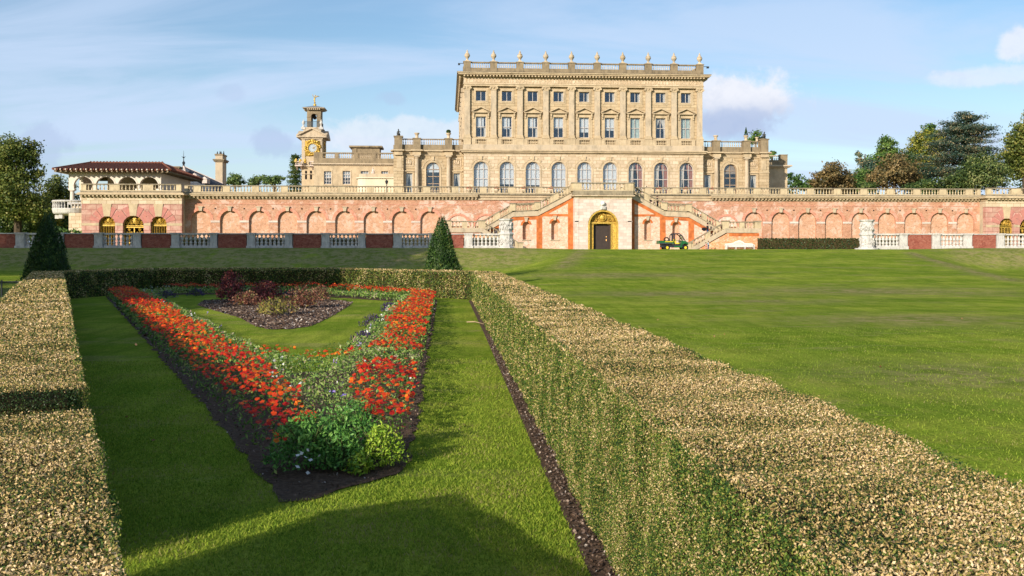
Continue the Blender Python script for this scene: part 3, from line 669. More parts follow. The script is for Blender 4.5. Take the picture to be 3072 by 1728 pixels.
# shrubs in the mulch
def shrub(name, label, px, py, r, h, n, size, m, z=0.0, hollow=.3, asp=.55):
    x, y = G(px, py, 0); return clump(name, label, 'shrub', (x, y), r, h, n, size, m, None, M['twig'], asp=asp, upb=.3, hollow=hollow, stem_n=14, z0=.01)
shrub('azalea', 'tall maroon-leaved azalea at the left of the mulch bed', 690, 906, .50, 1.12, 1500, .085, M['lf_red1'])
shrub('azalea', 'broad maroon azalea in the middle of the mulch bed, behind the olive one', 795, 908, .60, .80, 1500, .085, M['lf_red1'])
shrub('azalea', 'low rusty azalea between the two maroon ones', 742, 918, .50, .50, 900, .08, M['lf_red2'])
shrub('azalea', 'sparse rusty azalea at the right of the mulch bed', 905, 926, .62, .74, 1150, .075, M['lf_red2'], hollow=.1)
shrub('azalea', 'yellow-olive azalea with bare forked stems nearest in the mulch bed', 826, 946, .58, .52, 650, .075, M['lf_olive'], hollow=.2)
shrub('azalea', 'small reddish azalea at the far right end of the mulch bed', 960, 905, .42, .62, 650, .075, M['lf_red2'])
# soil clods, stones and fallen leaves
M['clod'] = leafmat('clods', [(0, (.04, .025, .018)), (.7, (.12, .075, .05)), (.9, (.28, .2, .15)), (1, (.5, .45, .4))], trans=0)
def scatter_clods():
    P = []
    Q = np.stack([RNG.uniform(-13.4, -.3, 60000), RNG.uniform(6.9, 42, 60000)], 1); e = np.minimum(seg_dist(Q, *EL), np.minimum(seg_dist(Q, *ER), seg_dist(Q, (-2.0, 9.15), (-1.18, 6.95))))
    Q = Q[inpoly(Q, BO) & ~inpoly(Q, BI) & ((e < .3) | (Q[:, 1] < 9.3))]; P.append(Q)
    Q2 = np.stack([RNG.uniform(.81, .98, 4200), RNG.uniform(3, 20, 4200)], 1); P.append(Q2)
    Q3 = np.stack([RNG.uniform(-8.8, -3.2, 22000), RNG.uniform(22, 36.6, 22000)], 1); P.append(Q3[inpoly(Q3, MU)])
    P = np.concatenate(P); sz = np.where(P[:, 1] > 20, .07, .022); tag(leaves('soil_crumbs', np.concatenate([P, np.full((len(P), 1), .018)], 1), sz, M['clod'], .9, np.array([0, 0, 1.2])), kind='stuff')
scatter_clods()
M['fallen'] = leafmat('fallen_leaf', [(0, (.26, .08, .035)), (1, (.36, .2, .09))], trans=.1)
def fallen():
    P = [(G(340, 1420, .02)+(.02,)), (G(460, 1320, .02)+(.02,)), (G(380, 1250, .02)+(.02,)), (G(2500, 1240, .02)+(.02,)), (G(1630, 1460, .02)+(.02,)), (G(2980, 1230, .02)+(.02,)), (-2.6, 8.2, 1.02), (1.3, 8.3, 1.02), (1.5, 5.1, 1.02), (1.35, 10.2, 1.02)]
    rr = RNG.uniform(size=(60, 2)); P += [(2+a*14, 6+b*22, .03) for a, b in rr]
    tag(leaves('fallen_leaves', np.array([p[:3] for p in P]), .042, M['fallen'], .7, np.array([0, 0, 1.])), kind='stuff')
fallen()
# ------------------------------------------------------------------ terrace wall, end pavilions, great staircase
GZ = 1.88; TZ = 9.0; YT = 120.0
tag(MB().box(XC-62, 140, YT+.9, 420, TZ-.4, TZ-.02).build('terrace_ground', plain('terrace_gravel', (.4, .33, .24), .95, .1)), kind='structure')

def dentils(mb, x0, x1, y, z0, z1, step=.62, w=.34, d=.45, mi=0):
    n = int((x1-x0)/step); st = (x1-x0)/n
    for i in range(n): mb.box(x0+(i+.5)*st-w/2, x0+(i+.5)*st+w/2, y-d, y, z0, z1, mi)
ARC = [s*(20.7+3.52*k) for s in (-1, 1) for k in range(9)]
XP = 50.75                         # where the end pavilions start
tw = empty('terrace_wall', (XC, YT, GZ), 'long red brick terrace wall with rows of blind arches below the mansion', 'terrace wall')
ops = [(XC+a, 1.19, GZ+.3, 6.85, True) for a in ARC]+[(XC+s*c, 1.35, 3.6, 6.3, True) for s in (-1, 1) for c in (13.7, 17.15)]
MB().wall(XC-XP, XC+XP, GZ-.3, 8.25, YT, YT+.32, ops).build('wall', M['brick'], tw)
MB().box(XC-XP, XC+XP, YT+.32, YT+1.2, GZ-.3, 8.25).build('backing', M['brickinfill'], tw)
for a in ARC:
    x = XC+a
    r = MB(); r.ring(x, 5.66, 1.19, 1.56, YT-.035, YT+.1); r.build('arch_ring', M['archring'], tw)
    k = MB(); k.prism([(x-.17, 6.78), (x+.17, 6.78), (x+.24, 7.25), (x-.24, 7.25)], YT-.22, YT-.04); k.box(x-.3, x+.3, YT-.27, YT-.04, 7.254, 7.36); k.build('keystone', M['limegrey'], tw)
im = MB(); xs = sorted(ARC)
for a, b in zip(xs, xs[1:]):
    if b-a < 4: im.box(XC+a+1.195, XC+b-1.195, YT-.06, YT+.02, 5.36, 5.62)
for a in (xs[0], xs[8]): pass
im.build('impost_band', M['white_st'], tw)
for s in (-1, 1):
    for c in (13.7, 17.15):
        x = XC+s*c; MB().ring(x, 4.95, 1.352, 1.62, YT-.03, YT+.1).build('arch_ring', M['archring'], tw)
        MB().prism([(x-1.345, 4.95), (x+1.345, 4.95)]+[(x+1.345*cos(pi*i/14), 4.95+1.345*sin(pi*i/14)) for i in range(1, 14)], YT+.06, YT+.31).build('limewashed_infill', M['brickwhite'], tw)
        MB().prism([(x-.22, 6.32), (x+.22, 6.32), (x+.34, 7.15), (x-.34, 7.15)], YT-.02, YT+.1).build('keystone', M['brickwhite'], tw)
MB().box(XC-XP, XC-14.65, YT-.05, YT-.001, 7.62, 7.68).box(XC+14.65, XC+XP, YT-.05, YT-.001, 7.62, 7.68).build('string_course', M['archring'], tw)
co = MB()
for a, b in ((-XP+.003, -14.7), (15.0, XP-.003)):
    co.box(XC+a, XC+b, YT-.12, YT+1.0, 8.25, 8.38); co.box(XC+a, XC+b, YT-.6, YT+1.0, 8.60, 8.76); co.box(XC+a, XC+b, YT-.72, YT+1.0, 8.763, 8.9); dentils(co, XC+a, XC+b, YT-.1, 8.40, 8.597, .46, .22, .34)
co.box(XC+a, XC+b, YT-.1, YT+1., 8.383, 8.597); co.box(XC-XP, XC-14.7, YT-.1, YT+1., 8.383, 8.597)
co.box(XC-14.7, XC+15.0, YT-.16, YT+1.0, 8.253, 8.6); co.box(XC-14.7, XC+15.0, YT-.3, YT+1.0, 8.603, 8.88)
co.build('cornice', M['limeplain'], tw)
MB().box(XC-XP, XC-3.46, YT-.5, YT+.6, 8.903, 9.06).box(XC+3.46, XC+XP, YT-.5, YT+.6, 8.903, 9.06).build('plinth', M['coping'], tw)

def balustrade(root, x0, x1, y, z0, z1, n=8, pier=.42, endpier=True, rail=.13, base=.10, w=.27, m='terr', cop='coping', d=.34, seg=7, posts=True):
    """one bay of balustrade from x0 to x1 : rail and base rail, pier at x0, turned balusters"""
    mb = MB(); mb.box(x0, x1, y-d/2-.04, y+d/2+.04, z1-rail, z1, 1); mb.box(x0, x1, y-d/2, y+d/2, z0, z0+base)
    p = pier
    if posts: mb.box(x0, x0+p, y-d/2-.02, y+d/2+.02, z0+base, z1-rail); mb.box(x1-p, x1, y-d/2-.02, y+d/2+.02, z0+base, z1-rail)
    st = (x1-x0-2*p)/n
    for i in range(n): baluster(mb, x0+p+(i+.5)*st, y, z0+base, z1-rail, w, seg)
    return mb.build('balustrade', [M[m], M[cop]], root)
tb = empty('terrace_balustrade', (XC, YT-.1, 9.06), 'long stone balustrade along the top of the brick terrace wall', 'balustrade')
q = 3.46; k = 0
while q < XP-.2:
    w = min(3.52, XP-q)
    for s in (-1, 1):
        a, b = sorted((XC+s*q, XC+s*(q+w))); balustrade(tb, a, b, YT-.1, 9.06, 9.95, max(2, int(round((w-.9)/.36))), .44)
    q += 3.52

# ---- end pavilions with gilded gates
def scroll(mb, c, y, r, turns=1.4, flip=1, start=0., th=.03, mi=0):
    pts = []
    for i in range(15):
        t = i/14; a = start+flip*turns*2*pi*t; rr = r*(1-.8*t); pts.append((c[0]+rr*cos(a), y, c[1]+rr*sin(a)))
    mb.tube(pts, th, 4, mi)
def gate(x, hw, zt, y, root, wide):
    sp = zt-hw; mb = MB(); th = .04
    mb.ring(x, sp, hw-.10, hw-.02, y-.04, y+.04, seg=18)
    mb.box(x-hw+.02, x+hw-.02, y-.05, y+.05, sp-.22, sp-.10); mb.box(x-hw+.02, x+hw-.02, y-.05, y+.05, sp-.02, sp+.06)
    for s in (-1, 1): mb.box(x+s*(hw-.08)-.05, x+s*(hw-.08)+.05, y-.05, y+.05, GZ, sp)
    for s in (-1, 1):
        scroll(mb, (x+s*hw*.30, sp+hw*.34), y, hw*.24, flip=s, start=pi/2, th=.045); scroll(mb, (x+s*hw*.64, sp+hw*.24), y, hw*.18, flip=-s, start=pi/2, th=.045)
        scroll(mb, (x+s*hw*.45, sp+hw*.66), y, hw*.15, flip=s, th=.04); mb.tube([(x+s*hw*.1, y, sp+.1), (x+s*hw*.5, y, sp+hw*.5), (x+s*hw*.75, y, sp+hw*.45)], .035, 4)
    mb.blob((x, y, sp+hw*.45), (hw*.17, .07, hw*.24), 3, .25, 6); mb.blob((x, y, sp+hw*.72), (hw*.22, .06, hw*.09), 5, .3, 6)
    if wide:
        mb.box(x-.06, x+.06, y-.07, y+.07, GZ, sp-.1); mb.box(x-hw+.1, x+hw-.1, y-.04, y+.04, GZ+.9, GZ+1.0)
        for s in (-1, 1):
            c = x+s*hw*.5
            for (dx, dz, r) in ((-.26, .55, .2), (.26, .55, .2), (-.22, 1.15, .18), (.22, 1.15, .18), (0, 1.6, .17), (-.28, 2., .17), (.28, 2., .17)):
                if GZ+.9+dz < sp-.2: scroll(mb, (c+dx, GZ+1.0+dz), y, r, flip=1 if dx > 0 else -1, th=.045)
            mb.tube([(c, y, GZ+1), (c, y, sp-.2)], .03, 4)
            for i in range(6): mb.tube([(x+s*(.2+i*(hw-.35)/5), y, GZ), (x+s*(.2+i*(hw-.35)/5), y, GZ+.95)], .025, 4)
    else:
        n = 9
        for i in range(n): xx = x-hw+.16+i*(2*hw-.32)/(n-1); mb.tube([(xx, y, GZ), (xx, y, sp-.2)], .03, 4)
    return mb.build('gilded_gate', M['gold'], root)
def pavilion(sgn, label):
    YP = YT-1.5; cxs = [XC+sgn*c for c in (59.6, 56.5, 53.5)]; x0, x1 = sorted((XC+sgn*XP, XC+sgn*62.6))
    r = empty('gate_pavilion', ((x0+x1)/2, YP, GZ), label, 'pavilion')
    ops = [(cxs[0], .96, GZ, 6.05, True), (cxs[1], 1.23, GZ, 6.12, True), (cxs[2], .96, GZ, 6.05, True)]
    MB().wall(x0, x1, GZ-.3, 7.55, YP, YP+.7, ops).build('wall', M['pink'], r)
    MB().box(x0, x0+.6, YP+.7, YP+8, GZ-.3, 8.3).build('side_wall', M['limegrey'], r); MB().box(x1-.6, x1, YP+.7, YP+8, GZ-.3, 8.3).build('side_wall', M['limegrey'], r)
    MB().box(x0+.6, x1-.6, YP+2.4, YP+2.6, GZ-.3, 8.2).box(x0+.6, x1-.6, YP+.71, YP+2.4, GZ-.3, GZ).build('dark_interior', M['dark'], r)
    bd = MB(); cur = x0-.03
    for (cx, hw, *_) in sorted(ops): bd.box(cur, cx-hw, YP-.04, YP-.002, 4.92, 5.22); cur = cx+hw
    bd.box(cur, x1+.03, YP-.04, YP-.002, 4.92, 5.22); bd.build('stone_band', M['limeplain'], r)
    for i, (cx, hw, zb, zt, _) in enumerate(ops):
        k = MB(); k.prism([(cx-.36, zt-.02), (cx+.36, zt-.02), (cx+.56, 7.55), (cx-.56, 7.55)], YP-.09, YP-.003); k.build('keystone', M['limeplain'], r)
        v = MB(); sp = zt-hw
        for j in range(1, 8):
            if j == 4: continue
            a = pi*j/8; ca, sa = cos(a), sin(a); L1 = 1.15 if j in (1, 7) else (1.1 if j in (2, 6) else 1.22)
            for o in (-.5,): 
                a0, a1 = a-.17, a+.17; v.prism([(cx+(hw+.02)*cos(a0), sp+(hw+.02)*sin(a0)), (cx+(hw+L1)*cos(a0+.02), min(7.5, sp+(hw+L1)*sin(a0+.02))), (cx+(hw+L1)*cos(a1-.02), min(7.5, sp+(hw+L1)*sin(a1-.02))), (cx+(hw+.02)*cos(a1), sp+(hw+.02)*sin(a1))], YP-.045-.004*j, YP-.004)
        v.build('voussoirs', M['pinkv'], r); gate(cx, hw, zt, YP+.45, r, i == 1)
    c = MB(); c.box(x0-.03, x1+.03, YP-.06, YP+.7, 7.553, 8.28); c.build('frieze', M['limepale'], r)
    c = MB(); c.box(x0-.1, x1+.1, YP-.14, YP+1, 8.283, 8.40); dentils(c, x0-.1, x1+.1, YP-.14, 8.42, 8.62, .46, .24, .36); c.box(x0-.1, x1+.1, YP-.137, YP+1, 8.403, 8.62); c.box(x0-.45, x1+.45, YP-.65, YP+1, 8.623, 8.78)
    c.box(x0-.3, x1+.3, YP-.5, YP+1, 8.783, 8.9); c.build('cornice', M['limeplain'], r)
    MB().box(x0-.02, x1+.02, YP-.35, YP+9, 8.903, 9.10).build('plinth', M['coping'], r)
    n = 3; st = (x1-x0)/n
    for i in range(n):
        a = x0+i*st; balustrade(r, a, a+st, YP-.02, 9.10, 9.98, 6, .62)
    return r
M['pinkv'] = stone('pink_voussoir', (.50, .21, .165), (.42, .17, .15), None, stain=.3, staincol=(.45, .28, .25), stainscale=1.5)
pavilion(-1, 'pink rusticated pavilion with three gilded gates at the left end of the terrace')
pavilion(1, 'pink rusticated pavilion with gilded gates at the right edge of the picture')

# ---- great staircase
st = empty('great_staircase', (XC, 113.5, GZ), 'symmetrical double staircase with stone balustrades round the golden doorway', 'staircase')
YS = 114.0; YF = 112.6; YL = 111.4
FL = [(3.4, 8.96), (7.7, 6.68), (10.7, 6.55), (14.5, 4.42), (18.4, 4.42)]        # upper flight: distance from the axis, floor height
LF = [(10.0, GZ), (14.5, 4.42), (18.6, 4.42)]
def mx(s, x): return XC+s*x
for s in (-1, 1):
    und = [(3.4, 8.35), (7.7, 6.05), (10.7, 5.9), (14.6, 3.75), (14.62, GZ)]
    tp = sorted([(mx(s, x), z) for x, z in und[:4]]); x0, x1 = tp[0][0], tp[-1][0]
    nich = [(mx(s, 5.65), .42, 3.2, 5.55, True), (mx(s, 9.1), .42, 3.2, 5.35, True)]
    MB().wall(x0, x1, GZ-.2, 9, YS, YS+.55, nich, top=tp).build('panel_wall', M['stairbrick'], st)
    a, b = sorted((mx(s, 3.4), mx(s, 14.6)))
    MB().prism([(mx(s, 3.4), GZ-.2), (mx(s, 14.6), GZ-.2), (mx(s, 14.6), 3.7), (mx(s, 10.7), 5.85), (mx(s, 7.7), 6.0), (mx(s, 3.4), 8.3)], YS+.56, YS+3.2).build('core', M['brickinfill'], st)
    for (cx, hw, zb, zt, _) in nich:
        k = MB(); k.prism([(cx-.13, zt-.02), (cx+.13, zt-.02), (cx+.2, zt+.42), (cx-.2, zt+.42)], YS-.18, YS-.002); k.box(cx-.25, cx+.25, YS-.23, YS-.002, zt+.423, zt+.52); k.build('keystone', M['limegrey'], st)
        MB().ring(cx, zt-hw, hw, hw+.24, YS-.03, YS-.002, .15, pi-.15 if False else pi, 12).build('niche_arch', M['orange'], st); MB().box(cx-hw-.1, cx+hw+.1, YS-.12, YS-.002, zb-.1, zb).build('sill', M['limegrey'], st)
    o = MB(); e = YS-.022
    for (xa, xb) in ((3.4, 4.05), (7.15, 7.85), (10.65, 11.35)):
        def zu(x): 
            for (p, zp), (q_, zq) in zip(und, und[1:]):
                if p <= x <= q_: return zp+(zq-zp)*(x-p)/(q_-p)
            return und[0][1]
        o.prism([(mx(s, xa), GZ-.1), (mx(s, xb), GZ-.1), (mx(s, xb), zu(xb)-.005), (mx(s, xa), zu(xa)-.005)], e, YS-.001)
    for (xa, za), (xb, zb) in ((und[0], und[1]), (und[1], und[2]), (und[2], und[3])):
        o.prism([(mx(s, xa), za-.006), (mx(s, xb), zb-.006), (mx(s, xb), zb-.42), (mx(s, xa), za-.42)], e-.004, YS-.0015)
    o.prism([(mx(s, 4.05), 6.0), (mx(s, 7.15), 6.0), (mx(s, 7.15), 6.28), (mx(s, 4.05), 6.28)], e+.003, YS-.001)
    o.prism([(mx(s, 11.4), 2.3), (mx(s, 14.3), 3.7), (mx(s, 14.6), 3.45), (mx(s, 11.6), 1.95)], e+.003, YS-.001)
    o.build('orange_bands', M['orange'], st)
    # stringer, steps and balustrade of the upper flight
    sg = MB()
    for (xa, za), (xb, zb) in zip(FL, FL[1:]):
        sg.prism([(mx(s, xa), za), (mx(s, xb), zb), (mx(s, xb), zb-(.62 if xb < 15 else .55)), (mx(s, xa), za-.62)], YS-.14, YS+.6)
        sg.prism([(mx(s, xa), za+.10), (mx(s, xb), zb+.10), (mx(s, xb), zb+.004), (mx(s, xa), za+.004)], YS-.22, YS+.62, 1)
    sg.build('stringer', [M['limegrey'], M['coping']], st)
    sp = MB()
    for (xa, za), (xb, zb) in ((FL[0], FL[1]), (FL[2], FL[3])):
        n = 14; dx = (xb-xa)/n; dz = (za-zb)/n
        for i in range(n): sp.box(mx(s, xa+i*dx), mx(s, xa+(i+1)*dx-.004), YS+.63, YS+3.1, za-(i+1)*dz-.8, za-(i+1)*dz+.05)
    sp.box(mx(s, 7.704), mx(s, 10.696), YS+.63, YS+3.1, 5.9, 6.6); sp.box(mx(s, 14.504), mx(s, 18.5), YS+.63, YS+3.1, 3.6, 4.42)
    n = 14
    for i in range(n): xa = 10.0+i*.32; sp.box(mx(s, xa), mx(s, xa+.317), YL+.55, YS-.16, GZ-.2, GZ+(i+1)*(4.42-GZ)/n)
    sp.box(mx(s, 14.5), mx(s, 18.5), YL+.55, YS-.16, GZ-.2, 4.4); sp.build('steps', M['limegrey'], st)
    def sloped(y, pts, h=.98, per=.36, nm='stair_balustrade'):
        for (xa, za), (xb, zb) in zip(pts, pts[1:]):
            mb = MB(); L_ = abs(xb-xa); d = 1 if xb > xa else -1; sl = (zb-za)/(xb-xa)
            mb.prism([(mx(s, xa), za+h), (mx(s, xb), zb+h), (mx(s, xb), zb+h-.13), (mx(s, xa), za+h-.13)], y-.2, y+.2, 1)
            def zz(x): return za+sl*(x-xa)
            pw = .42; x = xa
            mb.prism([(mx(s, xa), zz(xa)+.1), (mx(s, xa+d*pw), zz(xa+d*pw)+.1), (mx(s, xa+d*pw), zz(xa+d*pw)+h-.13), (mx(s, xa), zz(xa)+h-.13)], y-.19, y+.19)
            mb.prism([(mx(s, xb), zz(xb)+.1), (mx(s, xb-d*pw), zz(xb-d*pw)+.1), (mx(s, xb-d*pw), zz(xb-d*pw)+h-.13), (mx(s, xb), zz(xb)+h-.13)], y-.19, y+.19)
            if L_ > 3.3: xm = (xa+xb)/2; mb.prism([(mx(s, xm-.3), zz(xm-.3)+.1), (mx(s, xm+.3), zz(xm+.3)+.1), (mx(s, xm+.3), zz(xm+.3)+h-.13), (mx(s, xm-.3), zz(xm-.3)+h-.13)], y-.18, y+.18)
            n = max(2, int((L_-2*pw)/per))
            for i in range(n):
                x = min(xa, xb)+pw+(i+.5)*(L_-2*pw)/n
                if L_ > 3.3 and abs(x-(xa+xb)/2) < .42: continue
                baluster(mb, mx(s, x), y, zz(x)+.06, zz(x)+h-.12, .26, 7)
            mb.build(nm, [M['terr'], M['coping']], st)
    sloped(YS+.05, FL[:4]); sloped(YS+3.15, [(3.4, 8.96), (7.7, 6.68), (10.7, 6.55), (14.5, 4.42)])
    sloped(YL+.2, [(10.2, GZ+.1), (14.5, 4.42), (18.5, 4.42)], .93)
    pr = MB()
    for (x, z, y, w, hh) in ((7.7, 6.68, YS+.05, .32, 1.06), (10.7, 6.55, YS+.05, .32, 1.02), (14.5, 4.42, YL+.2, .42, 1.03), (18.4, 4.42, YL+.2, .36, 1.0), (10.0, GZ, YL+.2, .34, 1.0), (3.55, 8.96, YS-1.2, .2, 1.02)):
        pr = MB(); pr.box(mx(s, x)-w, mx(s, x)+w, y-.27, y+.27, z+.004 if z > 3 else z-.2, z+hh-.12); pr.box(mx(s, x)-w-.06, mx(s, x)+w+.06, y-.33, y+.33, z+hh-.12, z+hh+.02, 1); pr.build('pier', [M['terr'], M['coping']], st)
    # lower flight wall
    lw = [(10.0, GZ-.2), (18.55, GZ-.2), (18.55, 3.95), (14.7, 3.95), (10.9, GZ)]
    MB().prism([(mx(s, x), z) for x, z in lw], YL, YL+.54).build('lower_wall', M['brickorange'], st)
    MB().box(mx(s, 18.0), mx(s, 18.55), YL+.54, YS+3.2, GZ-.2, 3.95).build('end_wall', M['brickorange'], st)
    ls = MB()
    for (xa, za), (xb, zb) in zip(LF, LF[1:]):
        ls.prism([(mx(s, xa), za+.12), (mx(s, xb), zb+.12), (mx(s, xb), zb-.42), (mx(s, xa), za-.42)], YL-.12, YL+.52, 0)
    ls.box(mx(s, 18.6)-.35, mx(s, 18.6)+.05, YL+.53, YS+3.2, 3.99, 4.5)
    ls.build('stringer', M['limegrey'], st)
    MB().prism([(mx(s, 14.9), 3.94), (mx(s, 18.55), 3.94), (mx(s, 18.55), 3.6), (mx(s, 14.9), 3.6)], YL-.02, YL-.001).build('orange_bands', M['orange'], st)
# centre block with the golden doorway
cb = MB(); cb.wall(XC-3.42, XC+3.42, GZ-.2, 8.05, YF, YF+.9, [(XC, 1.83, GZ-.2, 6.75, True)]); cb.build('centre_wall', M['white_st'], st)
cb = MB(); cb.box(XC-3.42, XC-2.6, YF+.9, YS+.5, GZ-.2, 8.3).box(XC+2.6, XC+3.42, YF+.9, YS+.5, GZ-.2, 8.3).box(XC-2.6, XC+2.6, YF+.9, YT, 8.0, 8.3); cb.build('side_wall', M['white_st'], st)
cb = MB(); cb.box(XC-3.46, XC+3.46, YF-.04, YF+.9, 8.053, 8.35); cb.box(XC-3.75, XC+3.75, YF-.4, YS+2, 8.353, 8.47); cb.build('cornice', M['limepale'], st)
MB().box(XC-3.6, XC+3.6, YF-.28, YT-.55, 8.473, 9.0).build('landing', M['coping'], st)
balustrade(st, XC-3.6, XC+3.6, YF-.05, 9.0, 9.98, 13, 1.0)
for s in (-1, 1):
    MB().box(mx(s, 3.6)-.2, mx(s, 3.6)+.2, YF+.15, YS-.2, 9.003, 9.9).build('landing_parapet', M['terr'], st)
    MB().box(mx(s, 2.62), mx(s, 3.5), YF-.05, YF-.002, 5.30, 5.42).box(mx(s, 1.84), mx(s, 2.62), YF-.05, YF-.002, 5.30, 5.42).build('impost', M['white_st'], st)
    MB().box(mx(s, 2.95), mx(s, 3.42), YF-.05, YF-.003, GZ, 8.04).build('quoin', M['white_st'], st)
v = MB()
for j in range(0, 13):
    if j == 6: continue
    a = .22+(pi-.44)*j/12; v.prism([(XC+1.86*cos(a-.085), 4.92+1.86*sin(a-.085)), (XC+2.75*cos(a-.085), 4.92+2.75*sin(a-.085)), (XC+2.75*cos(a+.085), 4.92+2.75*sin(a+.085)), (XC+1.86*cos(a+.085), 4.92+1.86*sin(a+.085))], YF-.03, YF-.003)
v.build('voussoirs', M['white_st'], st)
gd = empty('golden_doorway', (XC, YF+.6, GZ), 'gilded mosaic doorway with a shell and mask over dark doors, in the white stone centre block', 'doorway')
g = MB()
g.ring(XC, 4.92, 1.62, 1.825, YF+.02, YF+.6, seg=22); g.build('gold_arch', M['gold'], gd)
g = MB(); g.box(XC-1.83, XC-1.62, YF+.02, YF+.6, GZ, 4.92); g.box(XC+1.62, XC+1.83, YF+.02, YF+.6, GZ, 4.92); g.box(XC-1.62, XC-1.14, YF+.55, YF+.75, GZ, 5.1); g.box(XC+1.05, XC+1.62, YF+.5, YF+.75, GZ, 5.1); g.build('mosaic_jamb', M['goldmosaic'], gd)
g = MB(); g.box(XC-1.7, XC+1.7, YF+.4, YF+.8, 5.10, 5.3); g.box(XC-1.2, XC-1.1, YF+.48, YF+.9, GZ, 5.1); g.box(XC+1.02, XC+1.12, YF+.42, YF+.9, GZ, 5.1); g.build('gold_frame', M['gold'], gd)
g = MB(); n = 26
for i in range(n):
    a0 = pi*i/n; a1 = pi*(i+.82)/n; r0, r1 = .62, 1.6
    g.prism([(XC+r0*cos(a0), 5.0+r0*.55*sin(a0)), (XC+r1*cos(a0), 4.95+r1*sin(a0)), (XC+r1*cos(a1), 4.95+r1*sin(a1)), (XC+r0*cos(a1), 5.0+r0*.55*sin(a1))], YF+.70+.05*(i % 2), YF+.8)
g.build('gold_shell', M['goldmosaic'], gd); MB().prism([(XC-1.62, 5.3), (XC+1.62, 5.3)]+[(XC+1.62*cos(pi*i/16), 4.92+1.62*sin(pi*i/16)) for i in range(4, 13)], YF+.8, YF+.84).build('shell_ground', M['dark'], gd)
g = MB(); g.blob((XC, YF+.55, 5.85), (.34, .2, .36), 4, .15, 8); g.ring(XC, 5.86, .36, .5, YF+.52, YF+.66, 0, 2*pi, 18)
for s in (-1, 1):
    scroll(g, (XC+s*.85, 5.6), YF+.55, .24, flip=s, start=pi/2, th=.05); g.tube([(XC+s*.5, YF+.55, 6.05), (XC+s*.95, YF+.55, 6.0), (XC+s*1.35, YF+.55, 5.65), (XC+s*1.5, YF+.55, 5.35)], .06, 5); scroll(g, (XC+s*1.2, 5.5), YF+.55, .15, flip=-s, th=.04)
g.build('gold_mask', M['gold'], gd, smooth=True)
MB().box(XC-1.1, XC+1.02, YF+.95, YF+1.05, GZ, 5.1).box(XC+.82, XC+1.02, YF+.8, YF+.95, GZ, 5.1).build('dark_door', plain('dark_brown_door', (.05, .035, .03), .6, .3), gd)
lamp = NT('lit_lamp'); lamp.b.inputs['Emission Color'].default_value = (1, .5, .15, 1); lamp.b.inputs['Emission Strength'].default_value = .9; lamp.done((.6, .35, .12), .5)
g = MB(); g.blob((XC+.52, YF+.9, 3.55), (.045, .045, .08), 1, 0, 5); g.blob((XC+.52, YF+.9, 3.15), (.05, .05, .13), 2, 0, 5); g.build('lit_sconce', lamp.m, gd)
b = MB(); b.blob((XC-.1, YF-.28, 7.5), (.27, .25, .27), 3, .05, 8); b.box(XC-.3, XC+.3, YF-.2, YF-.03, 6.78, 7.16); b.build('bust', M['white'], st)
b = MB(); b.box(XC-.26, XC+.26, YF-.26, YF-.205, 6.8, 7.14); b.blob((XC+.02, YF-.29, 6.97), (.2, .06, .15), 5, .4, 6); b.build('carved_keystone', M['grey_st'], st)
# ------------------------------------------------------------------ the mansion
YM = 128.0
ma = empty('mansion', (XC, YM, TZ), 'large pale gold stone mansion with nine bays, tall pilasters and a balustraded roof', 'mansion')
HWM = 16.3; DM = 33.0; BX = [3.5*(i-4) for i in range(9)]; PXs = [-15.85, -12.3, -8.75, -5.25, -1.75, 1.75, 5.25, 8.75, 12.3, 15.85]
def pane_back(x, hw, zb, zt, y, arched, root, dk=True):
    g = MB()
    if arched: sp = zt-hw; g.prism([(x-hw, zb), (x+hw, zb)]+[(x+hw*cos(pi*i/14), sp+hw*sin(pi*i/14)) for i in range(15)], y, y+.03)
    else: g.box(x-hw, x+hw, y, y+.03, zb, zt)
    o = g.build('pane', M['glass'], root)
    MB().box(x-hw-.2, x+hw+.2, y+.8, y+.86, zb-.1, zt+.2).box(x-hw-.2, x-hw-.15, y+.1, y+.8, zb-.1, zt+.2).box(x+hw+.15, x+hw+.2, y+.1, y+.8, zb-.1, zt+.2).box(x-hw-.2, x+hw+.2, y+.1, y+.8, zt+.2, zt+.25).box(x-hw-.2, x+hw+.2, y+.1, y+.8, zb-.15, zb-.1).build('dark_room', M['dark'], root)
    return o
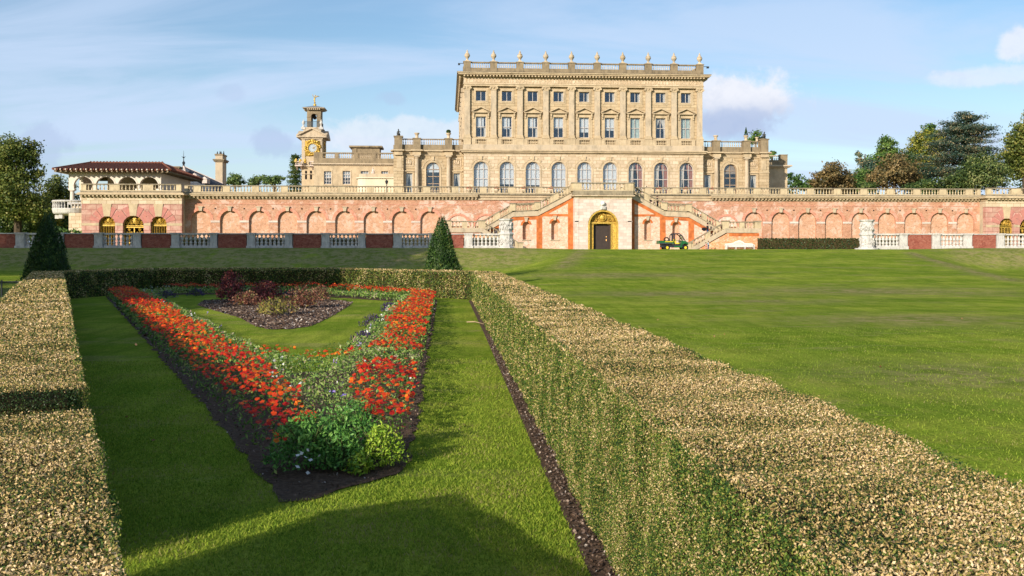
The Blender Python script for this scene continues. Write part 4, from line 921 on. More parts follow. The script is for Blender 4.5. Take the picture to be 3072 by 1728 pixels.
def sash(x, hw, zb, zt, y, root, m='frame', blind=0., cols=2, rows=2, curt=0, arched=False, frame_t=.05, extra=()):
    """window: frame with glazing bars is the part; pane, blind, curtains are its sub-parts"""
    f = MB(); t = .07; sp = zt-hw if arched else zt
    f.box(x-hw, x-hw+t, y-.05, y+.05, zb, sp); f.box(x+hw-t, x+hw, y-.05, y+.05, zb, sp); f.box(x-hw+t, x+hw-t, y-.05, y+.05, zb, zb+t)
    if arched: f.ring(x, sp, hw-t, hw, y-.05, y+.05, seg=14)
    else: f.box(x-hw+t, x+hw-t, y-.05, y+.05, zt-t, zt)
    for c in range(1, cols): xx = x-hw+2*hw*c/cols; f.box(xx-.035, xx+.035, y-.04, y+.02, zb+t, (zt-t) if not arched else sp+sqrt(max(.01, (hw-t)**2-(xx-x)**2)))
    for r in range(1, rows): zz = zb+(sp-zb)*r/rows if arched else zb+(zt-zb)*r/rows; f.box(x-hw+t, x+hw-t, y-.045, y+.015, zz-.04, zz+.04)
    if arched: f.box(x-hw+t, x+hw-t, y-.045, y+.015, sp-.03, sp+.03)
    w = f.build('window', M[m], root); pane_back(x, hw-.05, zb+.05, zt-.05, y+.06, arched, w)
    if blind:
        b = MB(); zc = zb+(zt-zb)*(1-blind)
        if arched: b.prism([(x-hw+.08, zc), (x+hw-.08, zc)]+[(x+(hw-.08)*cos(pi*i/14), sp+(hw-.08)*sin(pi*i/14)) for i in range(15)], y+.14, y+.16)
        else: b.box(x-hw+.06, x+hw-.06, y+.14, y+.16, zc, zt-.06)
        b.build('blind', M['blind'], w)
    if curt:
        for s in (-1, 1):
            if curt == 3 and s == 1: pts = [(x+s*(hw-.06), zb+.05), (x+s*(hw-.28), zb+.05), (x+s*(hw-.28), zt-.1), (x+s*(hw-.06), zt-.1)]
            elif curt == 3: continue
            else: pts = [(x+s*(hw-.06), zb+.05), (x+s*(hw-.18), zb+.05), (x+s*(hw-.16), zb+.9), (x+s*(hw*.55), zb+1.6), (x+s*.04, sp+(hw*.8 if arched else -.1)), (x+s*(hw*.6), sp+(hw*.6 if arched else -.08)), (x+s*(hw-.06), sp)]
            MB().prism(pts, y+.14, y+.2).build('curtain', M['curtain' if curt != 2 or s == -1 else 'curtainred'], w)
    return w
lo = 9.0
ops = [(XC+b, .99, lo, 13.87, True) for b in BX]
m = MB(); m.wall(XC-HWM, XC+HWM, lo-.3, 14.85, YM, YM+.6, ops); m.build('ground_floor_wall', M['limepale'], ma)
MB().box(XC-HWM, XC-HWM+.6, YM+.6, YM+DM, lo-.3, 14.85).build('side_wall', M['limepale'], ma); MB().box(XC+HWM-.6, XC+HWM, YM+.6, YM+DM, lo-.3, 14.85).build('side_wall', M['limepale'], ma); MB().box(XC-HWM+.6, XC+HWM-.6, YM+DM-.6, YM+DM, lo-.3, 24.0).build('rear_wall', M['limepale'], ma)
ops2 = [(XC+b, .69, 22.05, 23.42, False) for b in BX]; ops3 = [(XC+b, .68, 17.2, 19.95, False) for b in BX]
YU = YM+.42
m = MB(); m.wall(XC-HWM+.1, XC+HWM-.1, 16.15, 21.4, YU, YU+.5, ops3); m.wall(XC-HWM+.1, XC+HWM-.1, 21.4, 24.0, YU, YU+.5, ops2); m.build('upper_wall', M['lime'], ma)
MB().box(XC-HWM+.1, XC-HWM+.6, YU+.5, YM+DM, 16.15, 24.0).build('upper_side_wall', M['lime'], ma); MB().box(XC+HWM-.6, XC+HWM-.1, YU+.5, YM+DM, 16.15, 24.0).build('upper_side_wall', M['lime'], ma)
def band(nm, z0, z1, p, mat, extra=0.):
    MB().box(XC-HWM-p, XC+HWM+p, YM-p-extra, YM+DM+p, z0, z1).build(nm, M[mat], ma)
band('fascia', 14.853, 15.06, .06, 'limeplain'); band('string_cornice', 15.063, 15.25, .35, 'limeplain'); band('string_cornice', 15.253, 15.42, .5, 'limeplain')
band('plinth_band', 15.423, 16.147, .12, 'limegrey'); band('architrave', 24.003, 24.22, .02, 'limeplain'); band('architrave', 24.223, 24.32, .10, 'limeplain'); band('frieze', 24.323, 25.08, .02, 'limepale')
c = MB(); c.box(XC-HWM-.12, XC+HWM+.12, YM-.12, YM+DM+.12, 25.083, 25.18); c.box(XC-HWM-.10, XC+HWM+.10, YM-.10, YM+DM, 25.183, 25.42)
n = 76; stp = (2*HWM+.3)/n
for i in range(n): x = XC-HWM-.15+(i+.5)*stp; c.box(x-.11, x+.11, YM-.62, YM-.1, 25.2, 25.417)
for i in range(70): y = YM+.2+i*.47; c.box(XC-HWM-.62, XC-HWM-.1, y-.11, y+.11, 25.2, 25.417); c.box(XC+HWM+.1, XC+HWM+.62, y-.11, y+.11, 25.2, 25.417)
c.box(XC-HWM-.75, XC+HWM+.75, YM-.75, YM+DM+.75, 25.423, 25.60); c.box(XC-HWM-.9, XC+HWM+.9, YM-.9, YM+DM+.9, 25.603, 25.74); c.build('main_cornice', M['limeplain'], ma)
MB().box(XC-HWM-.92, XC+HWM+.92, YM-.92, YM+DM+.92, 25.743, 25.78).build('lead_flashing', M['bronze'], ma)
# inscription cut along the frieze
def text(s, x0, x1, z, h, y, mat, parent, depth=.03, name='inscription'):
    cu = bpy.data.curves.new(name, 'FONT'); cu.body = s; cu.extrude = depth; cu.size = 1
    t = bpy.data.objects.new(name+'_tmp', cu); COL.objects.link(t); bpy.context.view_layer.update()
    me = bpy.data.meshes.new_from_object(t.evaluated_get(bpy.context.evaluated_depsgraph_get())); COL.objects.unlink(t); bpy.data.objects.remove(t)
    v = np.zeros(len(me.vertices)*3); me.vertices.foreach_get('co', v); v = v.reshape(-1, 3); mn = v.min(0); mxx = v.max(0)
    X = x0+(v[:, 0]-mn[0])/(mxx[0]-mn[0])*(x1-x0); Z = z+(v[:, 1]-mn[1])/(mxx[1]-mn[1])*h; Y = y-v[:, 2]
    me.vertices.foreach_set('co', np.stack([X, Y, Z], 1).reshape(-1)); me.update(); me.materials.clear()
    o = link_mesh(name, me, mat, parent); return o
text('INSTAVRATA COMMITE INGENIO TVCHERI NGVRAE AMPLIAC GEORGII DVCIS SVTHERLANDIAE ET HENRIET VXORE', XC-HWM+.25, XC+HWM-.25, 24.44, .50, YM-.03, M['letters'] if 'letters' in M else plain('cut_letters', (.60, .45, .29), .9, .1), ma, .025)
# pilasters
for p in PXs:
    x = XC+p; b = MB(); b.box(x-.5, x+.5, YM-.02, YU-.001, 16.15, 17.0); b.box(x-.56, x+.56, YM-.08, YU-.001, 17.003, 17.10)
    b.box(x-.46, x+.46, YM+.0, YU-.001, 17.103, 17.3); b.box(x-.42, x+.42, YM+.04, YU-.001, 17.303, 17.46); b.build('pedestal', M['limeplain'], ma)
    b = MB(); b.box(x-.37, x+.37, YM+.08, YU-.001, 17.463, 23.45); b.build('pilaster', M['limegrey'], ma)
    b = MB(); b.box(x-.40, x+.40, YM+.04, YU-.001, 23.453, 23.56); b.box(x-.5, x+.5, YM-.04, YU-.001, 23.88, 24.0); b.box(x-.36, x+.36, YM+.06, YU-.001, 23.56, 23.88)
    for s in (-1, 1): b.tube([(x+s*.46, YM-.08, 23.74), (x+s*.46, YU, 23.74)], .15, 8)
    b.blob((x, YM+.03, 23.78), (.16, .1, .1), 2, .2, 5); b.build('capital', M['limeplain'], ma)
for i in range(8):
    y = YM+2.2+i*4.1
    for s in (-1, 1):
        xx = XC+s*(HWM+.06); b = MB(); b.box(xx-.2, xx+.2, y-.37, y+.37, 16.15, 24.0); b.box(xx-.3, xx+.3, y-.5, y+.5, 23.4, 23.95); b.box(xx-.28, xx+.28, y-.5, y+.5, 16.2, 17.0); b.build('side_pilaster', M['limegrey'], ma)
        if s == -1:
            b = MB(); b.box(xx-.25, xx+.1, y+1.0, y+3.1, 20.2, 20.5); b.box(xx-.15, xx+.1, y+1.1, y+3.0, 17.0, 20.2); b.box(xx-.12, xx+.1, y+1.2, y+2.9, 21.8, 23.6); b.build('side_window_surround', M['limeplain'], ma)
blinds = [.55, .58, .55, .55, .72, .62, 0, 0, 0]
for i, bx in enumerate(BX):
    x = XC+bx
    # top floor window, moulded frame
    f = MB(); z0, z1, hw = 22.05, 23.42, .69
    for (o_, pr) in ((.13, .10), (.30, .05)):
        t0 = o_-.13 if o_ < .2 else .13
        f.box(x-hw-o_, x-hw-t0, YU-pr, YU-.001, z0-o_, z1+o_); f.box(x+hw+t0, x+hw+o_, YU-pr, YU-.001, z0-o_, z1+o_); f.box(x-hw-t0, x+hw+t0, YU-pr, YU-.001, z1+t0, z1+o_); f.box(x-hw-t0, x+hw+t0, YU-pr, YU-.001, z0-o_, z0-t0)
    f.build('surround', M['limeplain'], ma); sash(x, hw, z0, z1, YU+.25, ma, 'framegrey', 0, 2, 1, 3 if i > 2 else 0)
    # principal floor window with pediment on consoles
    f = MB(); z0, z1, hw = 17.2, 19.95, .68
    f.box(x-hw-.2, x-hw, YU-.08, YU-.001, z0, z1+.2); f.box(x+hw, x+hw+.2, YU-.08, YU-.001, z0, z1+.2); f.box(x-hw, x+hw, YU-.08, YU-.001, z1, z1+.2); f.box(x-hw-.42, x-hw-.2, YU-.05, YU-.001, z0, z1+.4); f.box(x+hw+.2, x+hw+.42, YU-.05, YU-.001, z0, z1+.4)
    f.box(x-hw-.2, x+hw+.2, YU-.06, YU-.001, z1+.203, z1+.47); f.build('surround', M['limeplain'], ma)
    for s in (-1, 1):
        k = MB(); cx = x+s*1.0; k.box(cx-.1, cx+.1, YU-.3, YU-.003, z1+.05, z1+.47); k.box(cx-.09, cx+.09, YU-.2, YU-.003, z1-.25, z1+.05); k.build('console', M['limeplain'], ma)
    p = MB(); zb = z1+.48; p.box(x-1.2, x+1.2, YU-.42, YU-.002, zb, zb+.12); p.prism([(x-1.27, zb+.123), (x-1.27, zb+.22), (x, zb+.84), (x, zb+.70)], YU-.48, YU-.002); p.prism([(x+1.27, zb+.123), (x+1.27, zb+.22), (x, zb+.84), (x, zb+.70)], YU-.48, YU-.002)
    p.prism([(x-1.1, zb+.123), (x+1.1, zb+.123), (x, zb+.66)], YU-.15, YU-.002); p.build('pediment', M['limeplain'], ma)
    w = sash(x, hw, z0, z1, YU+.25, ma, 'framegrey', blinds[i], 2, 2, (3 if i in (0, 1, 2) else (1 if i == 7 else 0)))
    if i in (6, 8): MB().box(x-.6, x-.04, YU+.40, YU+.42, z0+.06, z1-.08).box(x+.08, x+.6, YU+.40, YU+.42, z0+.06, z1-.08).build('curtain', plain('pale_green_curtain', (.6, .68, .58), .9, .1), w)
    # balustrade below it
    b = MB(); b.box(x-1.24, x+1.24, YM+.02, YM+.2, 16.85, 17.0, 0); b.box(x-1.24, x+1.24, YM+.02, YM+.22, 16.15, 16.26); b.box(x-1.24, x-.72, YM+.04, YM+.2, 16.26, 16.85); b.box(x+.72, x+1.24, YM+.04, YM+.2, 16.26, 16.85)
    for j in range(6): baluster(b, x-.6+j*.24, YM+.11, 16.26, 16.85, .2, 7)
    b.build('balustrade', M['limeplain'], ma)
    # tall arched ground floor window
    sp = 12.88; r = MB(); r.ring(x, sp, .992, 1.17, YM-.06, YM+.1, seg=18); r.box(x-1.17, x-.992, YM-.06, YM+.1, lo, sp); r.box(x+.992, x+1.17, YM-.06, YM+.1, lo, sp); r.build('surround', M['limeplain'], ma)
    r = MB(); r.ring(x, sp, 1.30, 1.44, YM-.05, YM-.002, .12, pi-.12, 18)
    for a in (.12, .78, 1.18, pi-1.18, pi-.78, pi-.12):
        r.prism([(x+1.27*cos(a-.05), sp+1.27*sin(a-.05)), (x+1.62*cos(a-.06), sp+1.62*sin(a-.06)), (x+1.62*cos(a+.06), sp+1.62*sin(a+.06)), (x+1.27*cos(a+.05), sp+1.27*sin(a+.05))], YM-.07, YM-.003)
    r.prism([(x-.12, sp+1.18), (x+.12, sp+1.18), (x+.2, sp+1.75), (x-.2, sp+1.75)], YM-.16, YM-.003); r.build('hood_mould', M['limeplain'], ma)
    sash(x, .99, lo, 13.87, YM+.38, ma, 'framegrey', [.72, .62, .64, .82, .8, .78, 0, 0, 0][i], 3, 3, 0 if i < 6 else 2, True)
im = MB(); xs_ = [XC+b for b in BX]; cur = XC-HWM-.03
for x in xs_: im.box(cur, x-1.19, YM-.05, YM-.003, 12.62, 12.78); cur = x+1.19
im.box(cur, XC+HWM+.03, YM-.05, YM-.003, 12.62, 12.78); im.build('impost_band', M['limeplain'], ma)
# roof parapet and urns
pp = MB(); pp.box(XC-HWM-.02, XC+HWM+.02, YM-.02, YM+.5, 25.783, 26.38); pp.box(XC-HWM-.02, XC-HWM+.5, YM+.5, YM+DM, 25.783, 26.38); pp.box(XC+HWM-.5, XC+HWM+.02, YM+.5, YM+DM, 25.783, 26.38); pp.build('parapet', M['limedark'], ma)
for p in PXs: MB().box(XC+p-.48, XC+p+.48, YM-.08, YM+.56, 25.79, 27.17).box(XC+p-.55, XC+p+.55, YM-.14, YM+.62, 27.173, 27.30).build('parapet_pier', M['limedark'], ma)
for a, b_ in zip(PXs, PXs[1:]):
    b = MB(); x0, x1 = XC+a+.483, XC+b_-.483; b.box(x0, x1, YM+.05, YM+.42, 27.10, 27.25, 1); b.box(x0, x1, YM+.06, YM+.4, 26.383, 26.45, 1)
    for j in range(9): baluster(b, x0+.12+(x1-x0-.24)*(j+.5)/9, YM+.24, 26.45, 27.1, .2, 7)
    b.build('roof_balustrade', [M['limepale'], M['limedark']], ma)
sbal = MB()
for s in (-1, 1):
    xx = XC+s*(HWM-.24); sbal.box(xx-.18, xx+.18, YM+.6, YM+DM, 27.10, 27.25)
    for j in range(60): baluster(sbal, xx, YM+.9+j*.53, 26.38, 27.1, .2, 6)
    for j in range(8): sbal.box(xx-.3, xx+.3, YM+4+j*4.1-.4, YM+4+j*4.1+.4, 26.38, 27.28)
sbal.build('roof_balustrade', M['limedark'], ma)
MB().box(XC-HWM+.5, XC+HWM-.5, YM+.5, YM+DM, 25.79, 25.95).build('roof', M['lead'], ma)
def urn_mesh(x, y, z, root, m):
    b = MB(); b.box(x-.28, x+.28, y-.28, y+.28, z, z+.12); b.lathe(x, y, [(.24, z+.12), (.13, z+.26), (.14, z+.36), (.36, z+.68), (.39, z+.82), (.30, z+.94), (.33, z+1.0), (.22, z+1.1)], 12); b.build('bowl', m, root, smooth=False)
    b = MB(); b.lathe(x, y, [(.20, z+1.1), (.13, z+1.22), (.15, z+1.3), (.06, z+1.42), (.09, z+1.48), (.02, z+1.58)], 10); b.build('lid', m, root)
ords = ['first', 'second', 'third', 'fourth', 'fifth', 'sixth', 'seventh', 'eighth', 'ninth', 'tenth']
for i, p in enumerate(PXs):
    r = empty('stone_urn', (XC+p, YM+.24, 27.305), '%s stone urn from the left on the mansion roof parapet' % ords[i], 'urn', 'urns along the mansion roof'); urn_mesh(XC+p, YM+.24, 27.305, r, M[['limepale', 'limegrey', 'limepale', 'limegrey', 'limegrey', 'limegrey', 'limeplain', 'limegrey', 'limegrey', 'limepale'][i]])
# security lights at the roof corners
for s in (-1, 1):
    b = MB(); x = XC+s*(HWM+.02); b.tube([(x, YM+.1, 27.0), (x+s*.5, YM+.05, 27.0)], .04, 5); b.box(x+s*.62-.14, x+s*.62+.14, YM-.15, YM+.2, 26.78, 27.0)
    tag(b.build('floodlight', M['iron'], origin=(x, YM, 27.0)), 'small black lamp on the %s corner of the mansion roof' % ('left' if s < 0 else 'right'), 'lamp')

# ---- side wings
def wing(s, label):
    Y0 = 129.2; r = empty('mansion_wing', (XC+s*21, Y0, TZ), label, 'building')
    def bx(b, a0, a1, *q): b.box(XC+s*a0, XC+s*a1, *q); return b
    ops = [(XC+s*20.45, .92, lo, 13.82, True), (XC+s*17.25, .44, lo, 12.35, False), (XC+s*23.65, .44, lo, 12.35, False)]
    x0, x1 = sorted((XC+s*16.31, XC+s*24.4)); MB().wall(x0, x1, lo-.3, 14.7, Y0, Y0+.6, ops).build('wall', M['lime'], r)
    b = MB(); bx(b, 24.4, 25.7, Y0-.5, Y0+14, lo-.3, 14.7); b.build('corner_pier', M['lime'], r)
    b = MB(); bx(b, 24.6, 25.3, Y0-.56, Y0-.501, 13.0, 14.3); bx(b, 24.4-.05, 25.75, Y0-.56, Y0-.502, 12.55, 12.7); b.build('sunk_panel', M['limeplain'], r)
    b = MB(); bx(b, 16.32, 25.8, Y0-.12, Y0+1, 14.703, 14.95); bx(b, 16.32, 25.85, Y0-.2, Y0+1, 14.953, 15.25); bx(b, 16.85, 26.1, Y0-.5, Y0+1, 15.253, 15.42)
    for cx in (18.35, 22.6, 25.05): bx(b, cx-.55, cx+.55, Y0-.8, Y0-.2, 14.71, 15.247); bx(b, cx-.85, cx+.85, Y0-1.15, Y0-.2, 15.25, 15.42) if cx > 30 else bx(b, cx-.8, cx+.8, Y0-1.1, Y0-.503, 15.25, 15.419)
    b.build('entablature', M['limeplain'], r)
    b = MB(); bx(b, 16.4, 25.75, Y0-.1, Y0+.6, 15.423, 16.12); b.build('parapet', M['limedark'], r)
    for cx in (18.35, 22.6):
        c = MB(); c.lathe(XC+s*cx, Y0-.42, [(.36, lo), (.36, lo+.2), (.29, lo+.3), (.285, 12), (.25, 14.25), (.32, 14.3), (.27, 14.36), (.36, 14.5)], 16); c.box(XC+s*cx-.4, XC+s*cx+.4, Y0-.82, Y0-.02, 14.5, 14.7); c.build('column', M['limegrey'], r, smooth=False)
        b = MB(); bx(b, cx-.5, cx+.5, Y0-.6, Y0+.4, 15.43, 16.9); bx(b, cx-.58, cx+.58, Y0-.68, Y0+.48, 16.903, 17.03); b.build('parapet_pier', M['limedark'], r)
    b = MB(); bx(b, 24.55, 25.6, Y0-.6, Y0+.5, 15.43, 17.15); bx(b, 24.45, 25.7, Y0-.7, Y0+.6, 17.153, 17.3); b.build('parapet_pier', M['limedark'], r)
    for a0, a1, n in ((16.4, 17.85, 4), (18.85, 22.1, 11), (23.1, 24.55, 5)):
        b = MB(); bx(b, a0, a1, Y0+.02, Y0+.35, 16.88, 17.0, 1); bx(b, a0, a1, Y0+.02, Y0+.35, 16.123, 16.2, 1)
        for j in range(n): baluster(b, XC+s*(a0+(a1-a0)*(j+.5)/n), Y0+.18, 16.2, 16.88, .2, 7)
        b.build('roof_balustrade', [M['limepale'], M['limedark']], r)
    x = XC+s*20.45; sp = 12.9; q = MB(); q.ring(x, sp, .922, 1.12, Y0-.06, Y0+.1, seg=16); q.box(x-1.12, x-.922, Y0-.06, Y0+.1, lo, sp); q.box(x+.922, x+1.12, Y0-.06, Y0+.1, lo, sp); q.build('surround', M['limeplain'], r)
    q = MB(); q.ring(x, sp, 1.3, 1.45, Y0-.05, Y0-.002, .1, pi-.1, 16); q.prism([(x-.12, sp+1.13), (x+.12, sp+1.13), (x+.2, sp+1.7), (x-.2, sp+1.7)], Y0-.16, Y0-.003)
    for a in (.1, .75, pi-.75, pi-.1): q.prism([(x+1.27*cos(a-.06), sp+1.27*sin(a-.06)), (x+1.62*cos(a-.07), sp+1.62*sin(a-.07)), (x+1.62*cos(a+.07), sp+1.62*sin(a+.07)), (x+1.27*cos(a+.06), sp+1.27*sin(a+.06))], Y0-.07, Y0-.003)
    q.build('hood_mould', M['limeplain'], r)
    w = sash(x, .92, lo, 13.82, Y0+.35, r, 'frame', 0, 2, 4, 0, True); MB().prism([(x-.84, 12.5), (x+.84, 12.5), (x+.84, sp)]+[(x+.84*cos(pi*i/12), sp+.84*sin(pi*i/12)) for i in range(1, 12)]+[(x-.84, sp)], Y0+.45, Y0+.5).build('fanlight_blind', M['blind' if s < 0 else 'frame'], w)
    for c in (17.25, 23.65):
        x = XC+s*c; q = MB(); q.box(x-.66, x-.442, Y0-.06, Y0-.002, lo, 12.55); q.box(x+.442, x+.66, Y0-.06, Y0-.002, lo, 12.55); q.box(x-.442, x+.442, Y0-.06, Y0-.002, 12.352, 12.55); q.box(x-.75, x+.75, Y0-.22, Y0-.002, 12.553, 12.68); q.build('surround', M['limeplain'], r)
        sash(x, .44, lo, 12.35, Y0+.2, r, 'framegrey', 0, 1, 1, 1)
        q = MB(); q.box(x-.62, x-.5, Y0-.06, Y0-.002, 13.25, 14.4); q.box(x+.5, x+.62, Y0-.06, Y0-.002, 13.25, 14.4); q.box(x-.5, x+.5, Y0-.06, Y0-.002, 14.28, 14.4); q.box(x-.5, x+.5, Y0-.06, Y0-.002, 13.25, 13.37)
        for j in range(3): q.blob((x-.25+j*.25, Y0-.05, 13.8+.08*(j % 2)), (.09, .09, .3), j+int(c), .3, 6)
        q.blob((x, Y0-.04, 13.65), (.35, .06, .12), 9, .4, 6); q.build('relief_panel', M['limepale'], r)
        q = MB(); q.box(x-.75, x+.75, Y0-.08, Y0-.002, 12.95, 13.08); q.build('string', M['limeplain'], r)
    b = MB(); bx(b, 16.4, 25.6, Y0+.6, Y0+14, 15.3, 15.5); b.build('roof', M['lead'], r)
    return r
wing(-1, 'low stone wing with columns and one arched window left of the mansion'); wing(1, 'low stone wing with columns and one arched window right of the mansion')
# statues, pots and topiary on the wing parapets
def figure_statue(name, label, x, y, z, h, m, seed, lean=0.):
    k = h/1.0; b = MB(); rr = random.Random(seed)
    b.box(x-.26*k, x+.26*k, y-.26*k, y+.26*k, z, z+.10*k); b.blob((x, y, z+.26*k), (.24*k, .2*k, .2*k), seed, .25, 7); b.blob((x+lean*.1, y, z+.52*k), (.15*k, .12*k, .24*k), seed+1, .12, 7)
    b.blob((x+lean*.16, y, z+.86*k), (.085*k, .085*k, .11*k), seed+2, .04, 6); b.tube([(x+.1*k, y, z+.66*k), (x+.26*k, y-.05, z+.58*k), (x+.22*k, y-.1, z+.42*k)], [.05*k, .04*k, .03*k], 6)
    b.tube([(x-.1*k, y, z+.66*k), (x-.22*k, y-.05, z+.5*k), (x-.1*k, y-.12, z+.38*k)], [.05*k, .04*k, .03*k], 6)
    return tag(b.build(name, m, origin=(x, y, z), smooth=True), label, 'statue')
figure_statue('bronze_statue', 'dark crouching figure statue on the far left pier of the left wing', XC-25.07, 129.1, 17.305, 1.0, M['bronze'], 3)
figure_statue('bronze_statue', 'dark rearing figure statue on the far right pier of the right wing', XC+25.1, 129.1, 17.305, 1.05, M['bronze'], 8, .6)
def pot(x, y, z, lab, topi=None, k=1., cat='pot'):
    r = empty('stone_pot', (x, y, z), lab, cat); b = MB(); b.lathe(x, y, [(.27*k, z), (.22*k, z+.08), (.2*k, z+.45*k), (.34*k, z+.62*k), (.36*k, z+.72*k), (.24*k, z+.74*k)], 12); b.build('bowl', M['limepale'], r)
    return r
pot(XC-22.6, 129.1, 17.03, 'stone pot without a plant on the left wing parapet')
pot(XC-18.35, 129.1, 17.03, 'stone pot holding a round clipped bush on the left wing parapet')
pot(XC+18.35, 129.1, 17.03, 'stone pot without a plant on the right wing parapet, next to the mansion')
pot(XC+22.6, 129.1, 17.03, 'stone pot holding a small cone topiary on the right wing parapet')
pot(XC+24.2, 129.3, 17.0, 'low stone pot beside the dark statue on the right wing', k=.8)
M['yew'] = leafmat('yew_needles', [(0, (.012, .036, .006)), (.6, (.035, .085, .012)), (.9, (.08, .15, .022)), (1, (.16, .20, .045))], .2, 1.5, trans=.12)
def topiary(name, lab, x, y, z, r, h, cone):
    n = 900; t = RNG.uniform(size=n); a = RNG.uniform(0, 2*pi, n)
    if cone: rr = r*(1-t**.8)*RNG.uniform(.8, 1.05, n); P = np.stack([x+rr*np.cos(a), y+rr*np.sin(a), z+t**.8*h], 1)
    else: u = unit(RNG.normal(size=(n, 3)))*RNG.uniform(.75, 1, (n, 1)); P = np.array([x, y, z+h/2])+u*np.array([r, r, h/2])
    tag(leaves(name, P, .12, M['yew'], .5, origin=(x, y, z)), lab, 'topiary')
topiary('topiary_ball', 'round clipped bush in the pot on the left wing parapet', XC-18.35, 129.1, 17.72, .32, .5, False)
topiary('topiary_cone', 'small clipped cone in the pot on the right wing parapet', XC+22.6, 129.1, 17.72, .3, 1.2, True)
# plain block stepping back beyond the right wing
xb, Yb = 47.35, 134.5
r = empty('side_block', (xb+1.5, Yb, TZ), 'plain lower stone block stepping back beyond the right wing', 'building')
x1 = PX(2362, Yb); b = MB(); b.box(xb-3.3, x1, Yb, Yb+9, lo-.3, 14.0); b.build('wall', M['limeplain'], r)
b = MB(); b.box(xb-3.3, x1+.55, Yb-.55, Yb+9.5, 14.003, 14.2); b.box(xb-3.3, x1+.3, Yb-.3, Yb+9.3, 13.85, 14.0); b.build('cornice', M['limegrey'], r)
b = MB(); b.box(xb-3.3, x1, Yb-.05, Yb+.4, 14.203, 14.95); b.box(x1-1.1, x1, Yb-.1, Yb+.5, 14.95, 15.65); b.box(x1-1.15, x1+.05, Yb-.15, Yb+.55, 15.653, 15.75); b.build('parapet', M['limedark'], r)
b = MB(); b.box(xb-3.3, x1-1.15, Yb, Yb+.3, 15.5, 15.62)
for j in range(17): baluster(b, x1-1.3-j*.26, Yb+.15, 14.95, 15.5, .2, 7)
b.build('roof_balustrade', M['limepale'], r)
# ------------------------------------------------------------------ service wing, clock tower, loggia and roofs on the left
def rect_window(root, x, hw, z0, z1, y, blind=.5, m='framegrey'):
    q = MB(); q.box(x-hw-.16, x-hw-.002, y-.05, y+.1, z0-.1, z1+.14); q.box(x+hw+.002, x+hw+.16, y-.05, y+.1, z0-.1, z1+.14); q.box(x-hw, x+hw, y-.05, y+.1, z1+.002, z1+.14); q.box(x-hw-.2, x+hw+.2, y-.12, y+.1, z0-.2, z0-.102)
    q.build('surround', M['limeplain'], root); sash(x, hw, z0, z1, y+.2, root, m, blind, 3, 4)
Ys = 140.0; X0s = PX(941, Ys); X1s = XC-25.75; zt = lambda py, X=-13, Y=Ys: PZ(py, X, Y)
sv = empty('service_wing', ((X0s+X1s)/2, Ys, TZ), 'plain lower stone range with a balustraded roof between the clock tower and the mansion', 'building')
wx = [(PX(983, Ys), .54, zt(553), zt(514)), (PX(1039.5, Ys), .56, zt(553), zt(513)), (PX(1094, Ys), .56, zt(548), zt(513)), (PX(1154, Ys), .5, zt(548), zt(513))]
MB().wall(X0s, X1s, lo-.3, zt(497), Ys, Ys+.5, [(x, hw, a, b, False) for x, hw, a, b in wx]).build('wall', M['limeplain'], sv)
MB().box(X0s, X0s+.5, Ys+.5, Ys+14, lo-.3, zt(497)).build('side_wall', M['limeplain'], sv)
for x, hw, a, b in wx: rect_window(sv, x, hw, a, b, Ys, .5)
c = MB(); c.box(X0s-.1, X1s, Ys-.15, Ys+1, zt(497)+.003, zt(494)); c.box(X0s-.3, X1s, Ys-.4, Ys+14, zt(494)+.003, zt(490.5)); c.build('cornice', M['limegrey'], sv)
c = MB(); c.box(X0s, X1s, Ys-.05, Ys+.5, zt(490.5)+.003, zt(475)); c.box(X0s, X0s+.4, Ys+.5, Ys+14, zt(490.5)+.003, zt(461)); c.build('parapet', M['limedark'], sv)
b = MB(); zz0, zz1 = zt(475), zt(461); b.box(X0s, X1s, Ys-.02, Ys+.4, zz1, zt(457.5)); b.box(X0s, X0s+1.3, Ys-.04, Ys+.46, zz0, zz1)
cur = X0s+1.3
for e in (1010, 1068, 1122, 1180):
    xe = PX(e, Ys)-.28; n = max(3, int((xe-cur)/.27))
    for j in range(n): baluster(b, cur+(xe-cur)*(j+.5)/n, Ys+.2, zz0, zz1, .2, 7, 1)
    if e < 1180: b.box(xe, xe+.56, Ys-.04, Ys+.46, zz0, zz1)
    cur = xe+.56
b.build('roof_balustrade', [M['limedark'], M['limepale']], sv)
b = MB(); a0, a1 = PX(1056, Ys+4), PX(1139, Ys+4); b.box(a0, a1, Ys+4, Ys+7, zt(490), PZ(443, -10, Ys+4)); b.box(a0-.4, a1+.4, Ys+3.6, Ys+7.4, PZ(443, -10, Ys+4)+.003, PZ(438, -10, Ys+4)); b.box(a0+.3, a0+.7, Ys+3.9, Ys+4, zt(490), PZ(443, -10, Ys+4)); b.build('chimney_block', M['limedark'], sv)
# cream curved block
cbk = empty('curved_block', (PX(1130, 134), 134, TZ), 'low cream rendered block with a rounded end, in front of the service range', 'building')
x0 = PX(1073, 134); x1 = XC-25.75; ztp = PZ(537, -12, 134); ol = [(x1, 132.6), (x1, 138)]+[(x0, 138)]+[(x0+1.2-1.2*cos(a), 133.8-1.2*sin(a)) for a in (0, .3, .6, .9, 1.2, 1.57)]
MB().prismz(ol, lo-.3, ztp).build('wall', M['render'], cbk)
ol2 = [(x1, 132.4), (x1, 138)]+[(x0-.25, 138)]+[(x0+1.2-1.45*cos(a), 133.8-1.45*sin(a)) for a in (0, .3, .6, .9, 1.2, 1.57)]
MB().prismz(ol2, ztp+.003, ztp+.14).build('coping', M['render'], cbk); ol3 = [(x1, 132.75), (x1, 137.9)]+[(x0+.15, 137.9)]+[(x0+1.2-1.05*cos(a), 133.8-1.05*sin(a)) for a in (0, .3, .6, .9, 1.2, 1.57)]
